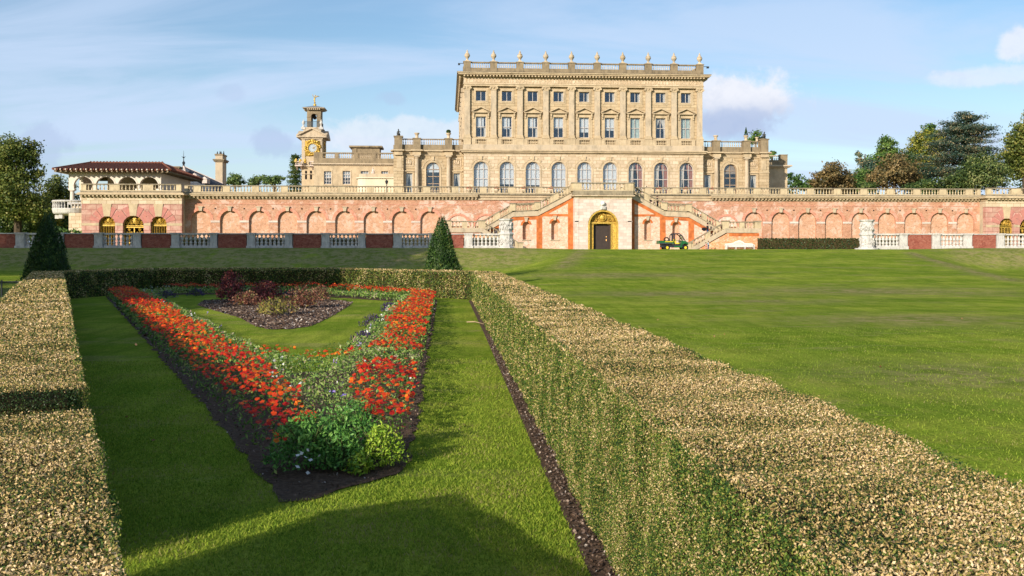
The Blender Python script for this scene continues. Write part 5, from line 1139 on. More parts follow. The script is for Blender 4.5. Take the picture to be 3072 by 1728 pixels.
MB().prismz(ol3, ztp+.143, PZ(523, -12, 134)).build('parapet', M['limegrey'], cbk)
# person-like stone statue on that block, lantern on the terrace
figure_statue('stone_statue', 'pale pink stone statue on the cream block in front of the service range', PX(1119, 135), 135, PZ(523, -12, 135), 1.0, M['white_st'], 12)
lx = PX(1160, 121.5); lt = empty('lantern', (lx, 121.5, TZ), 'small black lantern on a post behind the terrace balustrade, in front of the cream block', 'lamp'); b = MB(); b.tube([(lx, 121.5, TZ), (lx, 121.5, 10.3)], .05, 6); b.build('post', M['iron'], lt)
b = MB(); b.lathe(lx, 121.5, [(.10, 10.3), (.2, 10.62), (.23, 10.64), (.05, 10.85), (.03, 10.95)], 6); b.build('lamp_head', M['iron'], lt)

# ---- clock tower
Yt = 150.0; tx0, tx1 = PX(905, Yt), PX(966, Yt); tc_ = (tx0+tx1)/2; tw_ = (tx1-tx0)/2; TD = 4.2; tz = lambda py: PZ(py, tc_, Yt)
ct = empty('clock_tower', (tc_, Yt+TD/2, TZ), 'tall stone clock tower with a gilded dial, open belfry and winged gold figure on top', 'tower')
MB().box(tx0, tx1, Yt, Yt+TD, lo-.3, tz(409)-.003).build('shaft', M['limeplain'], ct)
b = MB()
for s in (-1, 1):
    b.box(tc_+s*(tw_-.28)-.26, tc_+s*(tw_-.28)+.26, Yt-.1, Yt-.002, tz(495), tz(412)); b.box(tx1+.002, tx1+.12, Yt+TD/2+s*(TD/2-.3)-.26, Yt+TD/2+s*(TD/2-.3)+.26, tz(495), tz(412))
b.box(tx0-.12, tx1+.14, Yt-.2, Yt+TD+.1, tz(418), tz(412)-.002); b.box(tx0-.15, tx1+.2, Yt-.25, Yt+TD+.1, tz(500), tz(496)); b.box(tx0-.1, tx1+.1, Yt-.12, Yt+TD, tz(523), tz(521)); b.build('quoins', M['limegrey'], ct)
# pediments on front and right side
b = MB(); zb, za = tz(409), tz(388); b.prism([(tx0-.55, zb), (tx1+.55, zb), (tx1+.55, zb+.12), (tc_, za+.05), (tx0-.55, zb+.12)], Yt-.1, Yt+.25)
for s in (-1, 1): b.prism([(tc_+s*(tw_+.75), zb+.0), (tc_+s*(tw_+.75), zb+.22), (tc_, za+.3), (tc_, za+.06)], Yt-.45, Yt-.102)
b.box(tx0-.75, tx1+.75, Yt-.5, Yt+TD+.4, zb-.2, zb-.003); b.prismx([(Yt-.5, zb), (Yt+TD+.5, zb), (Yt+TD/2, za)], tx1+.1, tx1+.75); b.prismx([(Yt-.5, zb+.003), (Yt+TD+.5, zb+.003), (Yt+TD/2, za)], tx0-.75, tx0-.1); b.build('pediment', M['limegrey'], ct)
b = MB(); b.box(tx0+.2, tx1-.2, Yt+.3, Yt+TD-.2, zb+.005, tz(384)); b.box(tx0+.1, tx1-.05, Yt+.25, Yt+TD-.1, tz(384)+.003, tz(381)); b.build('attic_stage', M['limegrey'], ct)
for s in (-1, 1):
    u = MB(); ux = tc_+s*(tw_-.2); u.box(ux-.32, ux+.32, Yt+.2, Yt+.84, tz(387), tz(381)+.02); u.lathe(ux, Yt+.52, [(.26, tz(381)+.02), (.1, tz(381)+.35), (.22, tz(381)+.62), (.24, tz(381)+.8), (.08, tz(381)+1.05), (.02, tz(381)+1.3)], 8); u.build('urn_finial', M['grey_st'], ct)
bw = (PX(962.5, Yt+.8)-PX(921, Yt+.8))/2; bc = (PX(962.5, Yt+.8)+PX(921, Yt+.8))/2; z0, z1, zs = tz(381)+.003, tz(328), tz(341)
Yb0, Yb1 = Yt+.8, Yt+.8+2*bw
b = MB(); b.wall(bc-bw, bc+bw, z0, z1, Yb0, Yb0+.35, [(bc, .43, z0+.02, zs+.12, True)]); b.wall(bc-bw, bc+bw, z0, z1, Yb1-.35, Yb1, [(bc, .43, z0+.02, zs+.12, True)])
for xx in (bc-bw, bc+bw-.35): b.box(xx, xx+.35, Yb0+.352, Yb1-.352, z0, z1)
b.ring(bc, zs+.12-.43, .432, .6, Yb0-.06, Yb0-.002); b.box(bc-bw-.05, bc-.61, Yb0-.06, Yb0-.002, zs-.5, zs-.38); b.box(bc+.61, bc+bw+.05, Yb0-.06, Yb0-.002, zs-.5, zs-.38)
b.build('belfry', M['limedark'], ct)
b = MB(); b.box(bc-bw-.12, bc+bw+.12, Yb0-.12, Yb1+.12, z1+.003, z1+.1)
for i in range(7): xx = bc-bw+(i+.5)*2*bw/7; b.box(xx-.09, xx+.09, Yb0-.5, Yb0-.12, z1+.02, z1+.22); yy = Yb0+(i+.5)*2*bw/7; b.box(bc+bw+.12, bc+bw+.5, yy-.09, yy+.09, z1+.02, z1+.22); b.box(bc-bw-.5, bc-bw-.12, yy-.09, yy+.09, z1+.02, z1+.22)
e = .62; b.box(bc-bw-e, bc+bw+e, Yb0-e, Yb1+e, z1+.225, z1+.33); b.build('belfry_cornice', M['limegrey'], ct)
b = MB(); zz = z1+.333; yc = (Yb0+Yb1)/2; b.add([(bc-bw-e-.05, Yb0-e-.05, zz), (bc+bw+e+.05, Yb0-e-.05, zz), (bc+bw+e+.05, Yb1+e+.05, zz), (bc-bw-e-.05, Yb1+e+.05, zz), (bc, yc, zz+.55)], [(0, 1, 4), (1, 2, 4), (2, 3, 4), (3, 0, 4), (3, 2, 1, 0)]); b.build('tiled_roof', M['lead'], ct)
b = MB(); b.blob((bc, yc, zs-.35), (.3, .3, .32), 1, 0, 7); b.build('bell', M['bronze'], ct)
b = MB(); rz = tz(381)+.05
for s in (-1, 1): b.tube([(tx0+.3, Yt+.6, rz+.9), (tx1-.3, Yt+.6, rz+.9)], .03, 4); b.tube([(tx1-.3, Yt+.6, rz+.9), (tx1-.3, Yt+TD-.3, rz+.9)], .03, 4)
for i in range(20): xx = tx0+.45+i*(tx1-tx0-.9)/19; b.tube([(xx, Yt+.6, rz), (xx, Yt+.6, rz+.9)], .018, 4)
for i in range(16): yy = Yt+.7+i*.2; b.tube([(tx1-.3, yy, rz), (tx1-.3, yy, rz+.9)], .018, 4)
b.build('railing', M['greyiron'], ct)
gx = PX(938.5, Yt); gz = tz(444.5); b = MB(); b.box(gx-1.18, gx+1.18, Yt-.12, Yt-.004, tz(468), tz(423))
for i in range(34):
    a = i*2.399; rr = .75+.5*((i*37) % 10)/10; b.blob((gx+min(1.15, max(-1.15, rr*cos(a)*1.1)), Yt-.14, gz+rr*sin(a)*1.0), (.2, .13, .16), i, .35, 5)
b.ring(gx, gz, .66, .84, Yt-.3, Yt-.13, 0, 2*pi, 24); b.blob((gx, Yt-.15, tz(422)), (.35, .15, .25), 77, .3, 6); b.build('gilded_surround', M['goldb'] if 'goldb' in M else M['gold'], ct, smooth=True)
d = MB().ring(gx, gz, .02, .66, Yt-.2, Yt-.13, 0, 2*pi, 24).build('clock_dial', plain('dial_grey', (.42, .48, .52), .5, .3), ct)
b = MB()
for i in range(12): a = 2*pi*i/12; b.tube([(gx+.5*cos(a), Yt-.22, gz+.5*sin(a)), (gx+.62*cos(a), Yt-.22, gz+.62*sin(a))], .035, 4)
b.tube([(gx, Yt-.23, gz), (gx+.38, Yt-.23, gz+.18)], .04, 4); b.tube([(gx, Yt-.23, gz), (gx+.26, Yt-.23, gz-.08)], .045, 4); b.build('clock_hands', M['gold'], d)
b = MB()
for i in range(14): b.blob((tx1+.1, Yt+TD/2+1.2*cos(i*2.4), gz+1.1*sin(i*2.4)), (.12, .2, .18), i+50, .3, 5)
b.build('gilded_surround', M['gold'], ct)
# little stone balconies below the dial
b = MB()
for (xx, w) in ((tx0-.35, .55), (PX(950, Yt), .95)):
    b.box(xx-w, xx+w, Yt-1.0, Yt-.003, tz(500), tz(497)); b.box(xx-w, xx+w, Yt-1.0, Yt-.85, tz(487), tz(485))
    for j in range(5): baluster(b, xx-w+.12+j*(2*w-.24)/4, Yt-.92, tz(497), tz(487), .22, 6)
    for s in (-1, 1): b.prismx([(Yt-.85, tz(500)-.003), (Yt-.003, tz(500)-.003), (Yt-.003, tz(510))], xx+s*w*.6-.1, xx+s*w*.6+.1)
b.build('balcony', M['white_st'], ct)
b = MB()
for i, xx in enumerate((tx0-.75, tx0-.1, PX(918, Yt))): b.blob((xx, Yt-.9, tz(484)), (.2, .15, .3), i, .3, 6)
b.build('gilded_finial', M['gold'], ct)
b = MB()
for xx in (PX(918, Yt), PX(933, Yt)): b.box(xx-.15, xx+.15, Yt-.02, Yt-.003, tz(538), tz(512))
b.build('slit_window', M['dark'], ct)
b = MB(); b.blob((bc, yc, zz+.62), (.24, .24, .24), 1, 0, 8); k = zz+.8
b.tube([(bc, yc, k), (bc-.03, yc, k+.35), (bc-.06, yc, k+.7), (bc+.02, yc, k+1.05)], [.07, .1, .13, .1], 7); b.blob((bc+.05, yc, k+1.28), (.1, .1, .13), 2, 0, 6)
b.tube([(bc, yc, k+1.0), (bc-.25, yc, k+1.2), (bc-.38, yc, k+1.5)], [.06, .05, .03], 5); b.tube([(bc+.05, yc, k+1.0), (bc+.4, yc, k+1.22), (bc+.72, yc, k+1.18)], [.07, .1, .03], 5); b.tube([(bc-.02, yc, k+.4), (bc+.15, yc-.1, k+.15)], [.07, .04], 5)
gf = b.build('gilded_figure', M['gold'], origin=(bc, yc, zz+.55), smooth=True); gf['label'] = 'gilded winged figure balancing on a ball on top of the clock tower'; gf['category'] = 'statue'

# ---- loggia with the terracotta roof
Yl = 124.0; lg = empty('loggia', (-42, Yl, TZ), 'open arched loggia with white plaster walls under a low terracotta tiled roof', 'building')
lx0, lx1 = PX(206, Yl), PX(483, Yl); wz1 = 11.95
acx = [PX(p, Yl) for p in (250, 316, 382.4, 447)]
w_ops = [(c, 1.17, 8.0 if i == 0 else 9.0, 11.25, True) for i, c in enumerate(acx)]
b = MB(); b.wall(lx0+.55, lx1, 9.75, wz1, Yl, Yl+.5, [(c, 1.17, 9.7, 11.25, True) for c in acx]); b.box(lx0, lx0+.55, Yl, Yl+.5, 9.75, wz1); b.build('arcade_wall', M['loggia'], lg)
b = MB()
for c in acx: b.ring(c, 11.25-1.17, 1.172, 1.33, Yl-.04, Yl-.002)
b.build('arch_moulding', M['loggia'], lg)
b = MB(); b.wall(lx1-.45, lx1, 9.0, wz1, Yl+.5, Yl+.51, []); b.box(lx1-.45, lx1, Yl+.502, Yl+14, 9.0, wz1); b.build('side_wall', M['loggia'], lg)
for i, xx in enumerate([lx0+.35]+[(a+c)/2 for a, c in zip(acx, acx[1:])]+[lx1-.3]):
    q = MB(); q.lathe(xx, Yl+.25, [(.34, 8.0), (.34, 8.2), (.27, 8.3), (.24, 9.35), (.34, 9.45), (.3, 9.5)], 12); q.box(xx-.36, xx+.36, Yl-.08, Yl+.58, 9.5, 9.747); q.build('column', M['loggia'], lg)
MB().box(lx0-.1, lx1, Yl-.2, Yl+8, 7.7, 8.0).build('floor', M['grey_st'], lg); MB().box(lx0+2.2, lx1-.5, Yl+7.5, Yl+7.8, 8, wz1).build('back_wall', M['render'], lg)
MB().box(lx0, lx0+.5, Yl+3.5, Yl+8, 9.75, wz1).box(lx0+.05, lx0+.5, Yl+3.6, Yl+4.1, 8.0, 9.75).build('side_arch', M['loggia'], lg)
rx0, rx1, ry0, ry1 = PX(158, 122.5), PX(511, 122.5), 122.5, 139.0; hx0, hx1, hy, hzr = PX(268, 129), PX(484, 129), 129.5, 13.42; ez = 12.02
b = MB(); b.add([(rx0, ry0, ez), (rx1, ry0, ez), (rx1, ry1, ez), (rx0, ry1, ez), (hx0, hy, hzr), (hx1, hy, hzr), (hx1, ry1-6, hzr), (hx0, ry1-6, hzr)], [(0, 1, 5, 4), (1, 2, 6, 5), (2, 3, 7, 6), (3, 0, 4, 7), (4, 5, 6, 7)]); b.box(rx0+.1, rx1-.1, ry0+.1, ry1-.1, ez-.12, ez-.005)
b.build('roof', M['tile'], lg)
b = MB(); x = rx0+.15
while x < rx1-.05:
    if x < hx0: t = (x-rx0)/(hx0-rx0)
    elif x > hx1: t = (rx1-x)/(rx1-hx1)
    else: t = 1
    b.tube([(x, ry0-.08, ez+.04), (x, ry0+(hy-ry0)*t, ez+(hzr-ez)*t+.04)], .11, 6); x += .40
y = ry0+.3
while y < ry1-.3:
    t = min((y-ry0)/(hy-ry0), (ry1-y)/6., 1.); b.tube([(rx1+.08, y, ez+.04), (rx1-(rx1-hx1)*t, y, ez+(hzr-ez)*t+.04)], .11, 6); b.tube([(rx0-.08, y, ez+.04), (rx0+(hx0-rx0)*t, y, ez+(hzr-ez)*t+.04)], .11, 6); y += .4
for (p, q_) in (((rx0, ry0, ez), (hx0, hy, hzr)), ((rx1, ry0, ez), (hx1, hy, hzr)), ((hx0, hy, hzr), (hx1, hy, hzr))): b.tube([(p[0], p[1], p[2]+.08), (q_[0], q_[1], q_[2]+.1)], .15, 7)
x = hx0
while x < hx1: b.blob((x, hy, hzr+.2), (.14, .12, .12), 1, 0, 4); x += .42
b.build('roof_tiles', M['tile'], lg)
b = MB(); x = rx0+.35
while x < rx1: b.box(x-.08, x+.08, ry0+.02, Yl, ez-.3, ez-.125); b.blob((x, ry0-.12, ez+.02), (.1, .06, .1), 1, 0, 4, 1); x += .62
y = ry0+.4
while y < ry1: b.box(lx1, rx1-.05, y-.08, y+.08, ez-.3, ez-.125); b.box(rx0+.05, lx0, y-.08, y+.08, ez-.3, ez-.125); y += .62
b.build('rafters', [M['limedark'], M['loggia']], lg)
# round balcony at the corner
bal = empty('round_balcony', (-47.2, 123.5, 6.5), 'round grey stone balcony at the left corner of the terrace', 'balcony'); bx_, by_, br = -46.6, 122.6, 2.25
b = MB(); b.lathe(bx_, by_, [(br-.7, 6.3), (br-.1, 6.45), (br, 6.6), (br+.1, 7.0), (br+.1, 7.12)], 28); b.build('slab', M['grey_st'], bal)
b = MB(); pts = [(bx_+br*cos(a), by_+br*sin(a), 8.0) for a in np.linspace(pi*.75, 2*pi+.2, 26)]; b.tube(pts, .13, 6)
for a in np.linspace(pi*.78, 2*pi+.1, 24): baluster(b, bx_+(br-.02)*cos(a), by_+(br-.02)*sin(a), 7.12, 7.92, .24, 7)
b.build('rail', M['grey_st'], bal)
b = MB()
for a in (pi*1.1, pi*1.35, pi*1.6): b.box(bx_+br*.75*cos(a)-.22, bx_+br*.75*cos(a)+.22, by_+br*.75*sin(a)-.3, by_+br*.75*sin(a)+.3, 5.85, 6.32)
b.build('bracket', M['grey_st'], bal)
b = MB(); b.box(PX(206, 120.5), -44.1, 120.5, 125, 0.5, 6.5); b.box(PX(206, 120.5)-.1, -44.1, 121.5, 123.9, 6.3, 7.7); b.build('supporting_wall', M['limepale'], bal)

# ---- blue slate roofs and chimneys
sr = empty('slate_roof_house', (PX(600, 150), 150, TZ), 'house with a steep blue slate roof and finial beyond the loggia', 'building')
Yr = 146.0; ax, az_ = PT(551, 499, Yr+3); bx2, bz2 = PT(650, 545, Yr-3)
b = MB(); L0 = PX(528, Yr); R0 = PX(588, Yr-1); b.add([(ax, Yr+3, az_), (L0, Yr-2.5, 9.), (R0, Yr-2.5, 9.), (PX(655, Yr-3), Yr-3, 10.4), (PX(655, Yr-3), Yr+8, 10.4), (L0, Yr+9, 9.), (PX(655, Yr), Yr+3, PZ(546, -37, Yr))], [(0, 1, 2), (0, 2, 3, 6), (0, 6, 4, 5), (0, 5, 1), (1, 5, 4, 3, 2), (6, 3, 4)])
b.build('slate_roof', M['slate'], sr); b = MB(); b.tube([(ax, Yr+2.95, az_), (R0, Yr-2.55, 9.)], .16, 6); b.tube([(ax, Yr+3, az_), (PX(655, Yr), Yr+2.9, PZ(546, -37, Yr))], .09, 5); b.build('lead_hip', M['white_st'], sr)
b = MB(); b.lathe(ax, Yr+3, [(.3, az_-.2), (.12, az_+.2), (.25, az_+.55), (.08, az_+.8), (.05, az_+1.2), (.18, az_+1.35), (.04, az_+1.5), (.015, az_+2.4)], 8)
for s in (-1, 1): b.tube([(ax, Yr+3, az_+1.35), (ax+s*.3, Yr+3, az_+1.5)], .03, 4)
b.build('finial', M['iron'], sr)
for p, q in ((588, 530), (618, 541)):
    x_, z_ = PT(p, q, Yr-1.0); b = MB(); b.box(x_-.35, x_+.35, Yr-1.9, Yr, z_-.5, z_+.1); b.prism([(x_-.45, z_+.1), (x_+.45, z_+.1), (x_, z_+.5)], Yr-2, Yr); b.build('dormer', M['white_st'], sr)
def chimney(name, lab, p0, p1, rt, rb, Y, d, m, cap):
    x0, x1 = PX(p0, Y), PX(p1, Y); xm = (x0+x1)/2; z = lambda py: PZ(py, xm, Y); r = empty(name, (xm, Y+d/2, z(rb)), lab, 'chimney')
    MB().box(x0, x1, Y, Y+d, TZ-1, z(rt)).build('stack', m, r); b = MB()
    for (a, c, e) in cap: b.box(x0-e, x1+e, Y-e, Y+d+e, z(c), z(a))
    b.build('cap', M['limedark'], r)
    return r, x0, x1, z
r, x0, x1, z = chimney('tall_chimney', 'tall square stone chimney standing alone left of the clock tower', 646, 667.5, 466, 553, 150, 2.6, M['limegrey'], ((481, 485, .22), (477.5, 481, .34), (461.5, 466, .1)))
b = MB()
for i in range(4): b.lathe(x0+.2+i*.28, 150.5+.5*(i % 2), [(.12, z(461.5)), (.1, z(458)), (.03, z(453-(i % 2)*2))], 7)
b.build('chimney_pots', M['bronze'], r)
chimney('square_chimney', 'short square stone chimney between the loggia roof and the slate roof', 514, 536, 503, 522, 145, 1.6, M['limeplain'], ((499, 503, .2), (503.5, 506, .08)))
# ------------------------------------------------------------------ lower balustrade, carved pedestals, objects on the forecourt
YB = 92.0
def gz_at(x, y): return hz(x, y)
def pier(root, x0, x1, z0, z1, y):
    b = MB(); b.box(x0, x1, y-.34, y+.34, z0+.2, z1-.16); b.box(x0-.07, x1+.07, y-.42, y+.42, z0-.3, z0+.2); b.box(x0-.05, x1+.05, y-.4, y+.4, z1-.16, z1-.07); b.box(x0-.09, x1+.09, y-.44, y+.44, z1-.067, z1+.03)
    b.box(x0+.09, x0+.13, y-.36, y-.341, z0+.3, z1-.25); b.box(x1-.13, x1-.09, y-.36, y-.341, z0+.3, z1-.25); b.box(x0+.13, x1-.13, y-.36, y-.341, z1-.3, z1-.25)
    return b.build('pier', M['grey_st'], root)
def lower_run(root, edges, zt_, zb_):
    """edges: (kind, photo x0, photo x1) pieces measured along the front of the run"""
    for kind, p0, p1 in edges:
        x0, x1 = PX(p0, YB), PX(p1, YB)
        if kind == 'P': pier(root, x0, x1, zb_, zt_, YB)
        elif kind == 'B':
            b = MB(); b.box(x0+.1, x1-.1, YB-.26, YB+.26, zt_-.15, zt_); b.box(x0+.09, x1-.09, YB-.3, YB+.3, zb_-.3, zb_+.16); b.box(x0+.09, x1-.09, YB-.22, YB+.22, zb_+.16, zb_+.22); b.build('rail', M['grey_st'], root)
            n = 7; w = (x1-x0)/n
            for i in range(n): c = MB(); baluster2(c, x0+(i+.5)*w, YB, zb_+.22, zt_-.15, .36); c.build('baluster', M['grey_st'], root)
        else:
            MB().box(x0+.08, x1-.08, YB-.22, YB+.22, zb_-.4, zt_-.10).build('brick_panel', M['brickred'], root); MB().box(x0+.09, x1-.09, YB-.30, YB+.30, zt_-.097, zt_-.005).build('coping', M['grey_st'], root)
def baluster2(mb, x, y, z0, z1, w): mb.lathe(x, y, [(r*w, z0+t*(z1-z0)) for r, t in BAL2], 10)
L = empty('garden_balustrade', (-14, YB, 2.1), 'grey marble balustrade with red brick panels on the left of the lawn', 'balustrade')
R = empty('garden_balustrade', (46, YB, 2.1), 'pale marble balustrade with red brick panels on the right of the lawn', 'balustrade')
lp = [(51, 77), (180, 194), (286, 310), (402, 425), (517, 540), (632, 653), (743, 766), (855.5, 878), (966, 989), (1075, 1096), (1181, 1206), (1287, 1308), (1393, 1417)]
ed = [('K', -60, 51)]
for i, (a, b) in enumerate(lp):
    ed.append(('P', a, b)); nxt = lp[i+1][0] if i+1 < len(lp) else 1500
    ed.append(('B' if i % 2 == 0 else 'K', b, nxt))
lower_run(L, ed, 3.52, 2.12)
rp = [(2696, 2718), (2793, 2816), (2888, 2911), (2986, 3007)]
ed = [('B', 2624, 2696)]+[e for i, (a, b) in enumerate(rp) for e in (('P', a, b), ('K' if i % 2 == 0 else 'B', b, rp[i+1][0] if i < 3 else 3085))]+[('P', 3085, 3107), ('K', 3107, 3190), ('P', 3190, 3212)]
lower_run(R, ed, 3.56, 2.10)
def pedestal(cx, lab):
    r = empty('carved_pedestal', (cx, YB-.2, 1.95), lab, 'pedestal'); y = YB-.2; a8 = pi/8
    b = MB(); b.lathe(cx, y, [(1.15, 1.7), (1.15, 2.12)], 20); b.lathe(cx-.35, y, [(1.35, 1.6), (1.35, 1.99)], 20); b.build('round_step', M['grey_st'], r)
    b = MB(); b.lathe(cx, y, [(.78, 2.12), (.78, 2.22), (.66, 2.28), (.66, 3.34), (.76, 3.42), (.76, 3.52), (.68, 3.58)], 8, rot=a8)
    b.lathe(cx, y, [(.68, 3.58), (.62, 3.66), (.62, 4.72), (.74, 4.8), (.76, 4.92), (.6, 4.93)], 8, rot=a8); b.build('octagonal_block', M['grey_st'], r)
    b = MB(); rr = random.Random(int(cx*10))
    for zc in (2.78, 4.2):
        for k in range(8):
            a = a8*0+k*pi/4-pi/2; ap = .58
            for j in range(7):
                u = rr.uniform(-.17, .17); w = rr.uniform(-.34, .34); b.blob((cx+ap*cos(a)*1.03-sin(a)*u, y+ap*sin(a)*1.03+cos(a)*u, zc+w), (.09+.05*abs(sin(a)), .09+.05*abs(cos(a)), rr.uniform(.08, .18)), j, .4, 5)
    b.build('relief_carving', M['grey_st'], r)
pedestal(PX(1518.5, YB), 'tall carved octagonal marble pedestal in front of the left stair'); pedestal(PX(2598, YB), 'tall carved octagonal marble pedestal at the right edge of the lawn')
M['leaf_dark'] = leafmat('dark_hedge_leaves', [(0, (.010, .028, .008)), (.6, (.028, .06, .014)), (1, (.08, .11, .03))], .15, .8, trans=.1)
def far_hedge(lab, x0, x1, y, d, z0, h):
    r = tag(MB().box(x0+.05, x1-.05, y+.05, y+d-.05, z0-.2, z0+h-.05).build('yew_hedge', M['hedge_core'], origin=((x0+x1)/2, y, z0)), lab, 'hedge')
    n = int((x1-x0)*(h+d)*60); u = RNG.uniform(size=(n, 3)); top = u[:, 2] < d/(h+d)
    P = np.stack([x0+u[:, 0]*(x1-x0), np.where(top, y+u[:, 1]*d, y), np.where(top, z0+h, z0+u[:, 1]*h)], 1)+RNG.normal(0, .04, (n, 3))
    leaves('leaves', P, .2, M['leaf_dark'], .6, np.where(top[:, None], [[0, 0, 1.]], [[0, -1., 0]])*.6, parent=r)
far_hedge('dark clipped hedge right of the staircase, behind the lawn', PX(2281, 107), PX(2700, 107), 107, 1.2, 1.88, 1.35)
far_hedge('dark clipped hedge seen between the balusters on the left, behind the marble balustrade', -30, 6, 107, 1.2, 1.88, 1.35)
# white bench against the right stair wall
bx0, bx1 = PX(2176, 110.8), PX(2260, 110.8); bm = (bx0+bx1)/2; hw = (bx1-bx0)/2
bn = empty('garden_bench', (bm, 110.6, GZ), 'long white slatted garden bench with a curved back against the orange brick wall', 'bench')
b = MB(); tops = [(bm+hw*t, GZ+.78+.28*(max(0, 1-abs(t)/.4)**.5 if abs(t) < .4 else 0)+.12*(1-abs(t))) for t in np.linspace(-1, 1, 21)]
b.tube([(x, 110.95, z) for x, z in tops], .05, 6); b.box(bm-hw, bm+hw, 110.9, 110.97, GZ+.5, GZ+.56)
for t in np.linspace(-.97, .97, 34): x = bm+hw*t; z = np.interp(x, [p[0] for p in tops], [p[1] for p in tops]); b.box(x-.025, x+.025, 110.92, 110.96, GZ+.5, z)
b.build('backrest', M['white'], bn); b = MB()
for j in range(6): b.box(bm-hw+.02, bm+hw-.02, 110.35+j*.1, 110.42+j*.1, GZ+.42, GZ+.46)
b.build('seat', M['white'], bn)
for s in (-1, 1):
    MB().box(bm+s*(hw-.05)-.04, bm+s*(hw-.05)+.04, 110.3, 110.98, GZ+.66, GZ+.72).build('armrest', M['white'], bn)
for t in (-1, -.33, .33, 1):
    for yy in (110.33, 110.9): MB().box(bm+(hw-.05)*t-.035, bm+(hw-.05)*t+.035, yy, yy+.07, GZ-.05, GZ+(.66 if abs(t) == 1 else .42)).build('leg', M['white'], bn)

# ---- green utility vehicle
M['vgreen'] = plain('green_paint', (.010, .11, .03), .35, .5, var=.1); M['vyellow'] = plain('yellow_paint', (.75, .55, .03), .4, .5, var=.1); M['rubber'] = plain('black_rubber', (.02, .02, .02), .8, .2); M['vblack'] = plain('black_plastic', (.03, .035, .05), .5, .4)
Yv = 104.0; vx0, vx1 = PX(1973.5, Yv), PX(2060, Yv); vl = vx1-vx0; vz = gz_at(vx0, Yv)
uv = empty('utility_vehicle', ((vx0+vx1)/2, Yv, vz), 'small green utility vehicle with black roll cage parked at the top of the lawn', 'vehicle')
def vx(t): return vx0+vl*t
b = MB(); b.prism([(vx(0), vz+.72), (vx(.5), vz+.72), (vx(.5), vz+1.05), (vx(0), vz+1.08)], Yv-.72, Yv+.72); b.build('cargo_box', M['vgreen'], uv)
MB().box(vx(.2), vx(.48), Yv-.735, Yv-.722, vz+.92, vz+1.0).build('yellow_stripe', M['vyellow'], uv); MB().box(vx(.01), vx(.44), Yv-.74, Yv-.722, vz+.7, vz+.82).build('black_sill', M['vblack'], uv)
b = MB(); b.prism([(vx(.46), vz+.38), (vx(.9), vz+.38), (vx(.9), vz+.55), (vx(.46), vz+.55)], Yv-.66, Yv+.66); b.box(vx(.1), vx(.9), Yv-.4, Yv+.4, vz+.35, vz+.7); b.build('chassis', M['vblack'], uv)
b = MB(); b.prism([(vx(.74), vz+.4), (vx(.82), vz+.7), (vx(.92), vz+.78), (vx(1.0), vz+.6), (vx(.99), vz+.85), (vx(.93), vz+1.02), (vx(.79), vz+1.08), (vx(.76), vz+.8)], Yv-.7, Yv+.7); b.prism([(vx(.52), vz+.32), (vx(.78), vz+.32), (vx(.8), vz+.5), (vx(.52), vz+.5)], Yv-.7, Yv+.7); b.build('hood', M['vgreen'], uv)
for s in (-1, 1): MB().box(vx(.93), vx(.975), Yv+s*.5-.1, Yv+s*.5+.1, vz+.84, vz+.93).build('headlight', M['white'], uv)
b = MB()
for y in (Yv-.66, Yv+.66):
    b.tube([(vx(.46), y, vz+1.05), (vx(.47), y, vz+1.72), (vx(.53), y, vz+1.84), (vx(.68), y, vz+1.84), (vx(.78), y, vz+1.66), (vx(.90), y, vz+1.05)], .055, 6); b.tube([(vx(.53), y, vz+1.05), (vx(.54), y, vz+1.8)], .05, 6)
for t, z_ in ((.47, 1.72), (.53, 1.84), (.68, 1.84), (.78, 1.66)): b.tube([(vx(t), Yv-.66, vz+z_), (vx(t), Yv+.66, vz+z_)], .05, 6)
b.build('roll_cage', M['vblack'], uv); MB().box(vx(.5), vx(.72), Yv-.68, Yv+.68, vz+1.86, vz+1.90).build('roof', M['vblack'], uv)
MB().add([(vx(.785), Yv-.6, vz+1.62), (vx(.785), Yv+.6, vz+1.62), (vx(.885), Yv+.6, vz+1.1), (vx(.885), Yv-.6, vz+1.1), (vx(.795), Yv-.6, vz+1.62), (vx(.795), Yv+.6, vz+1.62), (vx(.895), Yv+.6, vz+1.1), (vx(.895), Yv-.6, vz+1.1)], [(0, 1, 2, 3), (7, 6, 5, 4), (0, 4, 5, 1), (3, 2, 6, 7), (0, 3, 7, 4), (1, 5, 6, 2)]).build('windscreen', M['glass'], uv)
b = MB(); b.box(vx(.56), vx(.7), Yv-.6, Yv+.6, vz+.72, vz+.84); b.box(vx(.54), vx(.58), Yv-.6, Yv+.6, vz+.84, vz+1.25); b.build('seat', M['vyellow'], uv); b = MB(); b.tube([(vx(.72)+.17*cos(a)*.5, Yv-.3+.2*sin(a), vz+1.15+.17*cos(a)) for a in np.linspace(0, 2*pi, 13)], .02, 4); b.tube([(vx(.72), Yv-.3, vz+1.15), (vx(.78), Yv-.3, vz+.95)], .03, 4); b.build('steering_wheel', M['vblack'], uv)
for t in (.27, .9):
    for y in (Yv-.66, Yv+.66):
        b = MB(); n = 20; c = (vx(t), vz+.31); R_ = .31
        b.prism([(c[0]+R_*cos(2*pi*i/n), c[1]+R_*sin(2*pi*i/n)) for i in range(n)], y-.13, y+.13); w = b.build('wheel', M['rubber'], uv)
        MB().prism([(c[0]+.15*cos(2*pi*i/12), c[1]+.15*sin(2*pi*i/12)) for i in range(12)], y-.145, y-.131).build('rim', M['vyellow'], w)
b = MB(); b.tube([(vx(.3)+.25*cos(a), Yv, vz+1.22+.2*sin(a)) for a in np.linspace(0, 2*pi, 17)], .07, 6); tag(b.build('spare_tyre', M['rubber'], origin=(vx(.3), Yv, vz+1.1)), 'black tyre lying in the bed of the green utility vehicle', 'tyre')
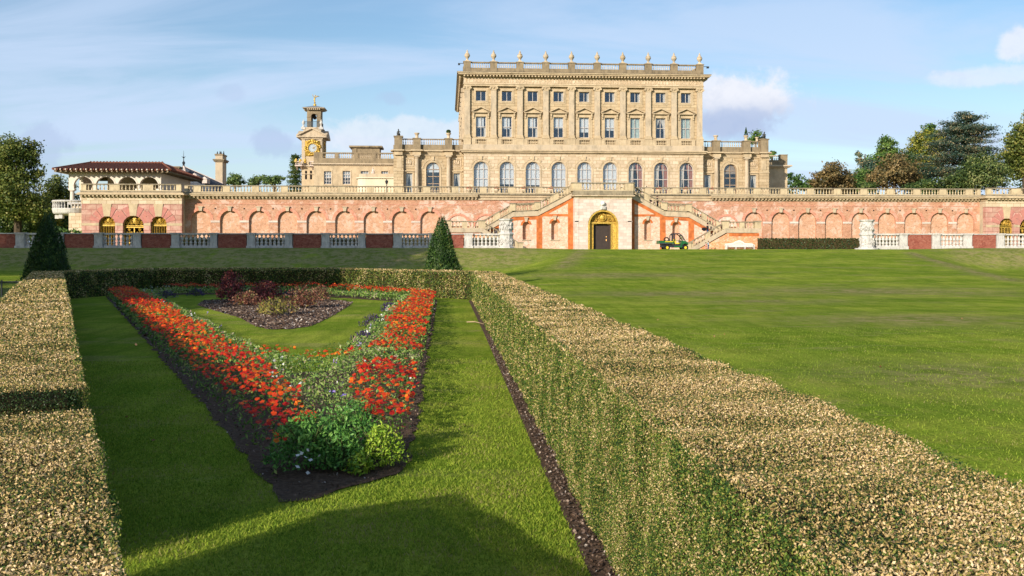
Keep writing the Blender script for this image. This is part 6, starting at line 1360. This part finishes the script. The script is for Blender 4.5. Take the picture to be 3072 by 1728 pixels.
# ---- people
M['skin'] = plain('skin', (.55, .33, .24), .6, .3, var=.08); M['c_black'] = plain('black_cloth', (.02, .02, .025), .9, .1); M['c_grey'] = plain('grey_cloth', (.25, .22, .25), .9, .1); M['c_jeans'] = plain('blue_jeans', (.05, .10, .22), .9, .1); M['c_light'] = plain('light_blue_cloth', (.3, .45, .55), .9, .1); M['hair'] = plain('dark_hair', (.04, .02, .015), .7, .3); M['c_pink'] = plain('pink_cloth', (.6, .3, .28), .9, .1)
def skinned(name, edges, rad, pts, m, parent):
    me = bpy.data.meshes.new(name); me.from_pydata([tuple(p) for p in pts], edges, []); me.update()
    o = bpy.data.objects.new(name, me); COL.objects.link(o); md = o.modifiers.new('skin', 'SKIN'); md.use_smooth_shade = True
    if not me.skin_vertices: 
        bpy.context.view_layer.objects.active = o
    for i, v in enumerate(me.skin_vertices[0].data): v.radius = (rad[i], rad[i]); v.use_root = (i == 0)
    sb = o.modifiers.new('sub', 'SUBSURF'); sb.levels = 1; sb.render_levels = 1
    bpy.context.view_layer.update(); dg = bpy.context.evaluated_depsgraph_get(); m2 = bpy.data.meshes.new_from_object(o.evaluated_get(dg)); bpy.data.objects.remove(o); m2.materials.clear()
    m2.name = name; return link_mesh(name, m2, m, parent)
def person(x, y, z, h, face, lab, top, bottom, stride=.18, arm=(.1, -.1), hold=False, hair='hair'):
    k = h/1.7; r = empty('person', (x, y, z), lab, 'person'); f = Vector((cos(face), sin(face), 0)); l = Vector((-f.y, f.x, 0)); o = Vector((x, y, z))
    P = lambda a, b_, c: o+f*(a*k)+l*(b_*k)+Vector((0, 0, c*k))
    s = stride
    pts = [P(0, 0, .92), P(0, 0, 1.12), P(.01, 0, 1.34), P(.01, 0, 1.44), P(.03, 0, 1.53), P(.03, 0, 1.63),                 # 0 pelvis .. 5 head
           P(0, .1, .88), P(s*.6, .1, .48), P(s, .1, .08), P(s+.16, .1, .03), P(0, -.1, .88), P(-s*.3, -.1, .48), P(-s, -.1, .10), P(-s+.15, -.1, .05),
           P(.01, .19, 1.38), P(.02, .24, 1.12), P(arm[0]+.12, .22, .88), P(arm[0]+.17, .21, .79), P(.01, -.19, 1.38), P(.02, -.24, 1.12), P(arm[1]+.12, -.22, .88), P(arm[1]+.17, -.21, .79)]
    ed = [(0, 1), (1, 2), (2, 3), (3, 4), (4, 5), (0, 6), (6, 7), (7, 8), (8, 9), (0, 10), (10, 11), (11, 12), (12, 13), (2, 14), (14, 15), (15, 16), (16, 17), (2, 18), (18, 19), (19, 20), (20, 21)]
    rad = [.13, .115, .14, .05, .08, .085, .085, .055, .038, .035, .085, .055, .038, .035, .055, .042, .03, .035, .055, .042, .03, .035]
    skinned('body', ed, [q*k for q in rad], pts, M['skin'], r)
    t = pts[0:3]+[P(.01, .19, 1.38), P(.02, .24, 1.12), P(arm[0]+.11, .22, .9), P(.01, -.19, 1.38), P(.02, -.24, 1.12), P(arm[1]+.11, -.22, .9)]
    skinned('jacket', [(0, 1), (1, 2), (2, 3), (3, 4), (4, 5), (2, 6), (6, 7), (7, 8)], [q*k for q in (.155, .14, .165, .075, .06, .05, .075, .06, .05)], t, top, r)
    t = [P(0, 0, .95), pts[6], pts[7], P(s, .1, .14), pts[10], pts[11], P(-s, -.1, .16)]
    skinned('trousers', [(0, 1), (1, 2), (2, 3), (0, 4), (4, 5), (5, 6)], [q*k for q in (.14, .1, .075, .06, .1, .075, .06)], t, bottom, r)
    b = MB(); b.blob(P(.0, 0, 1.645), (.105*k, .105*k, .12*k), 2, .05, 8); b.build('hair', M[hair], r, smooth=True)
    b = MB(); b.blob(P(.115, 0, 1.60), (.02*k, .02*k, .03*k), 1, 0, 4); b.build('nose', M['skin'], r)
    b = MB()
    for q in (.09, -.10): b.blob(P((s if q > 0 else -s)+.07, q, .04), (.13*k, .06*k, .05*k), 1, 0, 5)
    b.build('shoes', M['c_black'], r)
    return r
def stair_z(d):
    return float(np.interp(d, [3.4, 7.7, 10.7, 14.5], [8.96, 6.68, 6.55, 4.42]))
def lstair_z(d): return float(np.interp(d, [10.0, 14.5], [GZ, 4.42]))
px1 = PX(2122, 113); person(px1, 112.9, lstair_z(px1-XC)+.02, 1.75, pi, 'person in black jacket and jeans carrying a black bag down the lower right stair', M['c_black'], M['c_jeans'])
bg = MB(); bg.blob((px1-.45, 112.75, lstair_z(px1-XC)+1.05), (.32, .15, .22), 3, .1, 7); tag(bg.build('shoulder_bag', M['c_black'], origin=(px1-.45, 112.75, lstair_z(px1-XC)+.8)), 'black bag held by the person on the lower right stair', 'bag')
px2 = PX(1971.5, 115.4); person(px2, 115.4, stair_z(px2-XC)+.02, 1.62, 0, 'person in black with dark hair walking down the upper right stair', M['c_black'], M['c_black'])
person(px2+.75, 115.9, stair_z(px2+.75-XC)+.02, 1.5, 0, 'person in grey clothes behind the stair balusters, a step ahead of the one in black', M['c_grey'], M['c_grey'])
px3 = PX(1940, 121.5); person(px3, 121.5, 9.0, 1.2, 0, 'child in dark clothes behind the terrace balustrade', M['c_black'], M['c_black'])
px4 = PX(2125, 109.6); person(px4, 109.6, GZ, 1.12, pi, 'child in light blue top and jeans at the foot of the right stair', M['c_light'], M['c_jeans'])
px5 = PX(2117.5, 109.9); person(px5, 109.9, GZ, .95, 0, 'small child in pink beside the child in light blue', M['c_pink'], M['c_pink'])
# metal fence at the far left
fe = empty('metal_fence', (-13.0, 24, 0), 'low grey metal railing fence left of the hedge at the edge of the picture', 'fence')
fa = Vector(G(-130, 846, 1.0)); fb = Vector(G(72, 846, 1.0)); b = MB()
for z_ in (1.0, .12): b.tube([(fa.x, fa.y, z_), (fb.x, fb.y, z_)], .022 if z_ == 1. else .012, 5)
b.build('rail', M['iron'], fe)
for i in range(4): p = fa.lerp(fb, i/3); MB().tube([(p.x, p.y, -.1), (p.x, p.y, 1.05)], .025, 5).build('post', M['iron'], fe)
b = MB()
for i in range(60): p = fa.lerp(fb, (i+.5)/60); b.tube([(p.x, p.y, .12), (p.x, p.y, 1.0)], .006, 4)
b.build('wires', M['iron'], fe)

# planters behind the terrace balustrade, weep holes in the wall, a twig on the grass
pl = empty('terrace_planter', (XC-15.7, 121.6, TZ), 'pale round stone planter with red flowers behind the terrace balustrade', 'planter', 'planters along the terrace balustrade')
b = MB(); b.lathe(XC-15.7, 121.6, [(.22, TZ), (.12, TZ+.15), (.14, TZ+.3), (.34, TZ+.62), (.36, TZ+.78), (.28, TZ+.8)], 14); b.build('bowl', M['limepale'], pl)
u = unit(RNG.normal(size=(260, 3)))*RNG.uniform(.5, 1, (260, 1))*np.array([.36, .36, .22])+np.array([XC-15.7, 121.6, TZ+.92]); leaves('flowers', u, .12, M['zin_red'], .8, parent=pl)
for dx in (-12.25, -8.75, -5.25, 5.25, 8.75, 12.25, 15.7): copy_tree(pl, (XC+dx, 121.6, TZ))
for s_ in (-1, 1):
    for k in range(8): x = XC+s_*(22.46+3.52*k); MB().box(x-.09, x+.09, YT-.012, YT+.02, 7.0, 7.16).build('weep_hole', M['dark'], tw)
tx_, ty_ = G(1400, 966, .02); tx2, ty2 = G(1452, 972, .02)
tag(MB().tube([(tx_, ty_, .02), ((tx_+tx2)/2, ty_-.1, .035), (tx2, ty2, .02)], [.012, .014, .006], 5).build('fallen_twig', plain('dry_twig', (.45, .33, .2), .9, .1), origin=(tx_, ty_, 0)), 'thin pale twig lying on the grass beside the right hedge', 'twig')
# ------------------------------------------------------------------ trees
M['bark'] = plain('bark', (.10, .075, .05), .95, .1, var=.4, vs=3, bump=.5)
def lm(nm, *c, patch=.25, ps=.35, trans=.3): return leafmat(nm, list(zip((0, .4, .75, 1), c)), patch, ps, trans=trans)
LM = {
 'plane': lm('foliage_plane', (.05, .085, .015), (.12, .165, .03), (.22, .25, .05), (.33, .31, .08)),
 'olive': lm('foliage_olive', (0.057, 0.089, 0.016), (0.123, 0.157, 0.029), (0.228, 0.241, 0.048), (0.361, 0.315, 0.080)),
 'yellow': lm('foliage_yellow_green', (0.076, 0.111, 0.016), (0.190, 0.222, 0.032), (0.380, 0.352, 0.048), (0.608, 0.481, 0.096)),
 'rust': lm('foliage_rust', (0.08, 0.075, 0.03), (0.16, 0.125, 0.045), (0.27, 0.18, 0.07), (0.38, 0.27, 0.11)),
 'green': lm('foliage_green', (0.028, 0.074, 0.016), (0.076, 0.157, 0.029), (0.142, 0.241, 0.048), (0.228, 0.315, 0.080)),
 'dark': lm('foliage_dark', (0.019, 0.048, 0.013), (0.049, 0.096, 0.022), (0.095, 0.148, 0.032), (0.190, 0.222, 0.056)),
 'cedar': lm('foliage_cedar', (0.030, 0.074, 0.054), (0.076, 0.148, 0.104), (0.190, 0.222, 0.128), (0.456, 0.352, 0.192)),
 'oak': lm('foliage_evergreen_oak', (0.027, 0.056, 0.016), (0.067, 0.111, 0.026), (0.152, 0.204, 0.048), (0.323, 0.333, 0.128)),
 'pine': lm('foliage_pine', (0.034, 0.074, 0.022), (0.095, 0.167, 0.048), (0.171, 0.241, 0.064), (0.266, 0.315, 0.096)),
}
def trunk(mb, x, y, z0, z1, r, nb=5, spread=3., seed=0):
    rr = random.Random(seed); mb.tube([(x, y, z0-.5), (x+rr.uniform(-.2, .2), y, z0+(z1-z0)*.5), (x+rr.uniform(-.4, .4), y, z1)], [r, r*.7, r*.35], 8)
    for i in range(nb):
        a = rr.uniform(0, 2*pi); zb = z0+(z1-z0)*rr.uniform(.35, .8); L = spread*rr.uniform(.6, 1); mb.tube([(x, y, zb), (x+cos(a)*L*.5, y+sin(a)*L*.5, zb+L*.35), (x+cos(a)*L, y+sin(a)*L, zb+L*.8)], [r*.4, r*.25, r*.08], 6)
def tree(name, lab, x, y, z0, lobes, m, leaf=.4, dens=1., trunk_r=.4, group=None, cat='tree', seed=0, shell=.3, droop=0., asp=.6, gaps=.8):
    """lobes: (dx, dy, z, rx, ry, rz). each lobe is broken into many small leaf clusters spread through its volume"""
    r = empty(name, (x, y, z0), lab, cat, group); rng = np.random.default_rng(seed+11); Ps = []; Ns = []
    for (dx, dy, z, rx, ry, rz) in lobes:
        vol = (rx*ry*rz)**(2/3); nc = max(6, int(19*dens*vol/ max(leaf, .25)**.9*.35)); u = unit(rng.normal(size=(nc, 3))); rad = rng.uniform(shell, 1.08, nc)[:, None]
        C = u*rad*np.array([rx, ry, rz])+np.array([x+dx, y+dy, z]); k = int(26*gaps+14)
        cs = (rx*ry*rz)**(1/3)*.20+leaf*.5
        off = rng.normal(size=(nc, k, 3))*cs*np.array([.62, .62, .42]); P = (C[:, None]+off).reshape(-1, 3); Ps.append(P)
        Ns.append(unit(np.repeat(u, k, 0)*.8+unit(off.reshape(-1, 3))*.6+np.array([0, 0, .35])))
    P = np.concatenate(Ps); N_ = np.concatenate(Ns); ok = P[:, 2] > z0+.1; P = P[ok]; N_ = N_[ok]
    leaves('crown', P, leaf, LM[m], asp, N_*.9, .7, np.array([0, 0, -droop])*1. if droop else None, parent=r)
    b = MB(); zt_ = max(l[2] for l in lobes); trunk(b, x, y, z0, zt_, trunk_r, 6, max(l[3] for l in lobes)*.7, seed); b.build('trunk', M['bark'], r)
    return r
def lobes_px(Y, spec, x=None):
    """(centre px, centre py, half width px, half height px) measured on the photo -> lobes standing at depth Y"""
    out = []
    for i, (cx, cy, w, h) in enumerate(spec):
        X, Z = PT(cx, cy, Y); k = DD(X, Y)/F; out.append((X, (i % 3-1)*w*k*.4, Z, w*k, w*k*.85, h*k))
    return out
def ptree(name, lab, Y, z0, spec, m, **kw):
    lo_ = lobes_px(Y, spec); xc = sum(l[0] for l in lo_)/len(lo_); kw.setdefault('seed', int(abs(xc*10)) % 997)
    return tree(name, lab, xc, Y, z0, [(l[0]-xc, *l[1:]) for l in lo_], m, **kw)
# right-hand woodland behind the terrace
ptree('broadleaf_tree', 'round rust-tinted tree furthest left of the wood behind the terrace', 165, TZ, [(2490, 525, 45, 38), (2450, 548, 28, 26), (2535, 545, 38, 32)], 'rust', leaf=.42)
ptree('bushy_tree', 'low green bush trees at the right end of the plain side block', 150, TZ, [(2385, 548, 24, 22), (2410, 556, 26, 16), (2372, 530, 10, 16)], 'green', leaf=.35, trunk_r=.2)
ptree('conifer', 'thin blue-green conifer with a leaning tip beside the rust tree', 172, TZ, [(2587, 520, 28, 26), (2586, 488, 18, 18), (2578, 462, 9, 14), (2610, 500, 22, 22)], 'cedar', leaf=.4, trunk_r=.3)
ptree('broadleaf_tree', 'tall rounded green tree rising behind the rusty oak', 176, TZ, [(2660, 435, 29, 28), (2664, 470, 38, 30), (2630, 500, 40, 35), (2690, 500, 36, 30)], 'green', leaf=.42)
ptree('broadleaf_tree', 'broad copper-brown tree in the middle of the wood', 158, TZ, [(2680, 510, 60, 42), (2640, 540, 42, 30), (2725, 530, 42, 38)], 'rust', leaf=.42, seed=5)
ptree('broadleaf_tree', 'yellow-green tree with a dark conifer tip behind the cedar', 178, TZ, [(2775, 425, 44, 36), (2745, 455, 34, 40), (2800, 460, 40, 45), (2770, 500, 55, 40)], 'yellow', leaf=.42)
ptree('conifer', 'dark green conifer top above the yellow-green tree', 186, TZ, [(2785, 392, 24, 20), (2790, 412, 34, 20)], 'green', leaf=.4)
ptree('broadleaf_tree', 'mid green tree filling the gap right of the rust tree', 170, TZ, [(2560, 545, 40, 30), (2600, 540, 36, 34), (2520, 555, 40, 22)], 'green', leaf=.4, seed=61)
ptree('broadleaf_tree', 'low green tree line left of the rust tree', 172, TZ, [(2430, 560, 40, 16), (2470, 562, 40, 14)], 'olive', leaf=.36, trunk_r=.2, seed=62)
ptree('broadleaf_tree', 'dark green tree behind the copper-brown one', 174, TZ, [(2720, 500, 44, 50), (2750, 530, 40, 40)], 'dark', leaf=.4, seed=63)
def cedar():
    Y = 160.; xc, zt_ = PT(2895, 352, Y); r = empty('cedar', (xc, Y, TZ), 'big layered blue-green cedar with flat drooping branches', 'tree'); k = DD(xc, Y)/F; rng = np.random.default_rng(4); Ps = []; Ns = []; b = MB()
    b.tube([(xc, Y, TZ-.5), (xc+.3, Y, TZ+8), (xc, Y, zt_-1)], [.7, .5, .08], 8)
    tiers = [(352, 24), (368, 46), (384, 68), (402, 88), (420, 84), (440, 100), (462, 108), (486, 112), (510, 118), (536, 112)]
    for i, (py, w) in enumerate(tiers):
        z = PZ(py, xc, Y); R_ = w*k; nb = 9 if i < 2 else 14
        for j in range(nb):
            a = j*2.399+i*1.1; L = R_*rng.uniform(.6, 1.12); tip = np.array([cos(a)*L-.8*(py > 430), sin(a)*L*.8, rng.uniform(-1.1, 1.5)]); b.tube([(xc, Y, z-.6), (xc+tip[0]*.5, Y+tip[1]*.5, z+.1), (xc+tip[0], Y+tip[1], z+tip[2])], [.12, .08, .03], 5)
            n = int(60+70*L); t = rng.uniform(.12, 1.08, n)**.75; P = np.array([xc, Y, z])+tip*t[:, None]; wv = (.25+.95*np.sin(np.clip(t, 0, 1)*2.6))*.32*L**.55+.12
            P = P+np.stack([rng.normal(0, 1, n)*wv*1.1, rng.normal(0, 1, n)*wv*1.1, rng.normal(0, .16, n)-.25*t**2], 1); Ps.append(P); Ns.append(np.tile([0, 0, 1.], (n, 1)))
    leaves('crown', np.concatenate(Ps), .36, LM['cedar'], .45, np.concatenate(Ns)*1.2, .6, parent=r); b.build('trunk', M['bark'], r)
cedar()
ptree('evergreen_oak', 'dense dome-shaped evergreen oak in front of the cedar', 148, TZ, [(2935, 525, 70, 44), (2890, 545, 52, 34), (2990, 530, 52, 42), (2935, 495, 48, 32)], 'oak', leaf=.34, gaps=.8, seed=8)
ptree('broadleaf_tree', 'tall dark olive tree cut by the right edge of the picture', 152, TZ, [(3065, 400, 42, 42), (3040, 450, 50, 45), (3075, 500, 60, 50), (3090, 360, 26, 30), (3100, 440, 60, 60)], 'olive', leaf=.42, seed=9)
ptree('broadleaf_tree', 'low dark shrubby tree filling the gap under the cedar', 150, TZ, [(2780, 555, 42, 20), (2850, 562, 44, 20), (2610, 562, 36, 16), (2740, 565, 40, 16)], 'dark', leaf=.34, trunk_r=.25, seed=14)
ptree('broadleaf_tree', 'green treetop rising behind the right wing parapet', 175, TZ, [(2265, 408, 18, 20), (2252, 422, 14, 14), (2282, 425, 12, 12)], 'green', leaf=.4)
ptree('broadleaf_tree', 'sprig of tree just right of the right wing', 170, TZ, [(2317, 460, 9, 10), (2312, 470, 8, 8)], 'green', leaf=.35)
# left side: big trees below the river end
zb = 1.2
ptree('plane_tree', 'large yellow-green tree cut by the left edge of the picture', 128, zb, [(30, 470, 62, 62), (75, 450, 42, 38), (-30, 500, 90, 90), (60, 540, 55, 40), (95, 475, 28, 34), (105, 520, 26, 32), (20, 590, 90, 60), (90, 620, 60, 50)], 'plane', leaf=.34, trunk_r=.6, seed=21, gaps=.7)
ptree('broadleaf_tree', 'dark green tree between the big yellow-green one and the loggia', 142, zb, [(172, 570, 42, 45), (200, 600, 36, 55), (150, 610, 40, 50), (185, 660, 50, 45)], 'olive', leaf=.36, seed=22)
ptree('broadleaf_tree', 'dense dark tree at the bottom left behind the yew cone', 134, zb, [(40, 640, 70, 55), (-40, 620, 80, 70), (10, 590, 60, 50), (100, 680, 50, 34), (60, 690, 60, 22)], 'dark', leaf=.32, trunk_r=.5, seed=23, gaps=.8)
ptree('broadleaf_tree', 'yellowish green tree in the gap behind the left yew cone', 137, zb, [(120, 640, 40, 48), (160, 660, 34, 40), (100, 620, 30, 34)], 'yellow', leaf=.32, seed=24, gaps=.8)
ptree('shrub_border', 'bright green low shrubs under the round balcony', 112, 1.9, [(200, 694, 26, 9), (235, 697, 22, 8), (160, 692, 24, 12)], 'green', leaf=.25, trunk_r=.1, seed=25, cat='shrub')
# treetops beyond the slate roof and tower
ptree('pine_tree', 'green pine top just right of the tall chimney', 185, TZ, [(704, 538, 26, 16), (690, 548, 22, 10), (722, 550, 14, 10)], 'pine', leaf=.38)
ptree('pine_tree', 'flat topped umbrella pine beyond the terrace, left half', 190, TZ, [(775, 540, 30, 9), (762, 550, 22, 8), (790, 532, 20, 7)], 'pine', leaf=.36, dens=.8)
ptree('pine_tree', 'flat topped umbrella pine beyond the terrace, darker right half', 188, TZ, [(825, 540, 32, 10), (812, 548, 26, 9), (838, 533, 16, 8)], 'pine', leaf=.36, seed=3)
def fir(lab, px_, top, Y, w):
    x, zt_ = PT(px_, top, Y); r = empty('fir_tree', (x, Y, TZ), lab, 'tree'); rng = np.random.default_rng(3); k = DD(x, Y)/F; Ps = []; b = MB(); b.tube([(x, Y, TZ), (x, Y, zt_)], [.3, .04], 6)
    n = 11
    for i in range(n):
        t = i/(n-1); z = zt_-t*(zt_-TZ-1.); R_ = (.25+.75*t)*w*k
        for j in range(9):
            a = j*.7+i; L = R_*rng.uniform(.7, 1.1); m = 90; s = rng.uniform(0, 1, m); P = np.array([x, Y, z])+np.stack([cos(a)*L*s, sin(a)*L*s, .4*s**2-.5*s], 1)+rng.normal(0, .2, (m, 3)); Ps.append(P)
    leaves('crown', np.concatenate(Ps), .36, LM['dark'], .4, np.array([0, 0, .8]), .8, parent=r); b.build('trunk', M['bark'], r)
fir('dark fir tree behind the left side of the clock tower', 886, 470, 172, 42)
# clipped yew cones
def yew_cone(lab, x, y, h, r0, z0=0.):
    r = empty('yew_cone', (x, y, z0), lab, 'topiary', 'clipped yew cones outside the far hedge'); n = 15000; rng = RNG
    t = 1-np.sqrt(rng.uniform(0, 1, n)); a = rng.uniform(0, 2*pi, n); prof = lambda t: r0*(1-t)**.88*(1+.04*np.sin(9*t+a*3))+.10
    rr = prof(t)*(1-rng.normal(.03, .065, n))*(1+.07*np.sin(5*a+7*t)+.05*np.sin(11*t+2*a)); P = np.stack([x+rr*np.cos(a), y+rr*np.sin(a), z0+t*h], 1); u = np.stack([np.cos(a), np.sin(a), np.full(n, .3)], 1)
    leaves('foliage', P, .13, M['yew'], .28, u*.5, .8, u*.9+np.array([0, 0, .9]), .45, parent=r)
    MB().lathe(x, y, [(.1, z0), (r0*.93, z0+.05), (r0*.62, z0+h*.38), (r0*.3, z0+h*.72), (.05, z0+h*.96)], 14).build('core', M['leaf_dark'], r)
x, y = PX(1326, 41.5), 41.5; yew_cone('dark green yew cone standing in sun left of the lawn, behind the far hedge', PX(1326, 45), 45.0, 3.46, .92, hz(0, 45))
yew_cone('darker, larger yew cone in shade at the left corner of the hedges', PX(145, 42.), 42., 3.5, 1.02)
# trees beyond the left edge of the picture whose shade falls on the garden and the bank
for i, (x, y, h, r_, m, lab) in enumerate([(-27.5, 11, 13, 3.4, 'green', 'green tree left of the picture nearest the camera'), (-29.5, 18, 18, 4.6, 'olive', 'olive tree left of the flower garden'), (-24.5, 24.5, 18, 4.4, 'green', 'green tree left of the garden corner'),
        (-33, 25.5, 18, 4.6, 'olive', 'olive tree behind the one at the garden corner'), (-39, 50.5, 28, 6.6, 'green', 'tall green tree beside the left end of the bank'), (-49, 53, 28, 6.8, 'olive', 'tall olive tree in the row left of the bank'),
        (-59, 56, 28, 7, 'green', 'tall green tree furthest left of the bank'), (-37, 38, 22, 5.4, 'olive', 'olive tree left of the far hedge')]):
    tree('broadleaf_tree', lab, x, y, 0, [(0, 0, h*.66, r_, r_, h*.28), (r_*.55, 1, h*.55, r_*.75, r_*.75, h*.22), (-r_*.55, -1, h*.58, r_*.75, r_*.75, h*.22)], m, leaf=.6, dens=1.3, seed=40+i, shell=.1)

# far undergrowth behind the terrace and the wall seen between the balusters on the left
def undergrowth():
    n = 26000; X = RNG.uniform(46, 150, n); Y = RNG.uniform(170, 182, n); H = 2.2+1.6*np.sin(X*.35)+1.2*np.sin(X*.9+1)+1.5; Z = TZ+RNG.uniform(0, 1, n)**.8*np.maximum(H, 2.2)
    tag(leaves('undergrowth', np.stack([X, Y, Z], 1), .55, LM['dark'], .7, np.array([0, -.6, .5])), kind='stuff')
    n = 26000; X = RNG.uniform(-150, -46, n); Y = RNG.uniform(136, 150, n); H = 6+1.6*np.sin(X*.3); Z = RNG.uniform(0, 1, n)*H
    tag(leaves('undergrowth', np.stack([X, Y, Z], 1), .6, LM['dark'], .7, np.array([0, -.6, .5])), kind='stuff')
undergrowth()
b = MB(); b.box(-44, -17, 165, 165.6, TZ-.5, 10.9); b.box(-44.1, -16.9, 164.9, 165.7, 10.903, 11.0)
tag(b.build('garden_wall', M['brickred'], origin=(-30, 165, TZ)), 'long red brick wall seen between the terrace balusters left of the clock tower', 'wall')
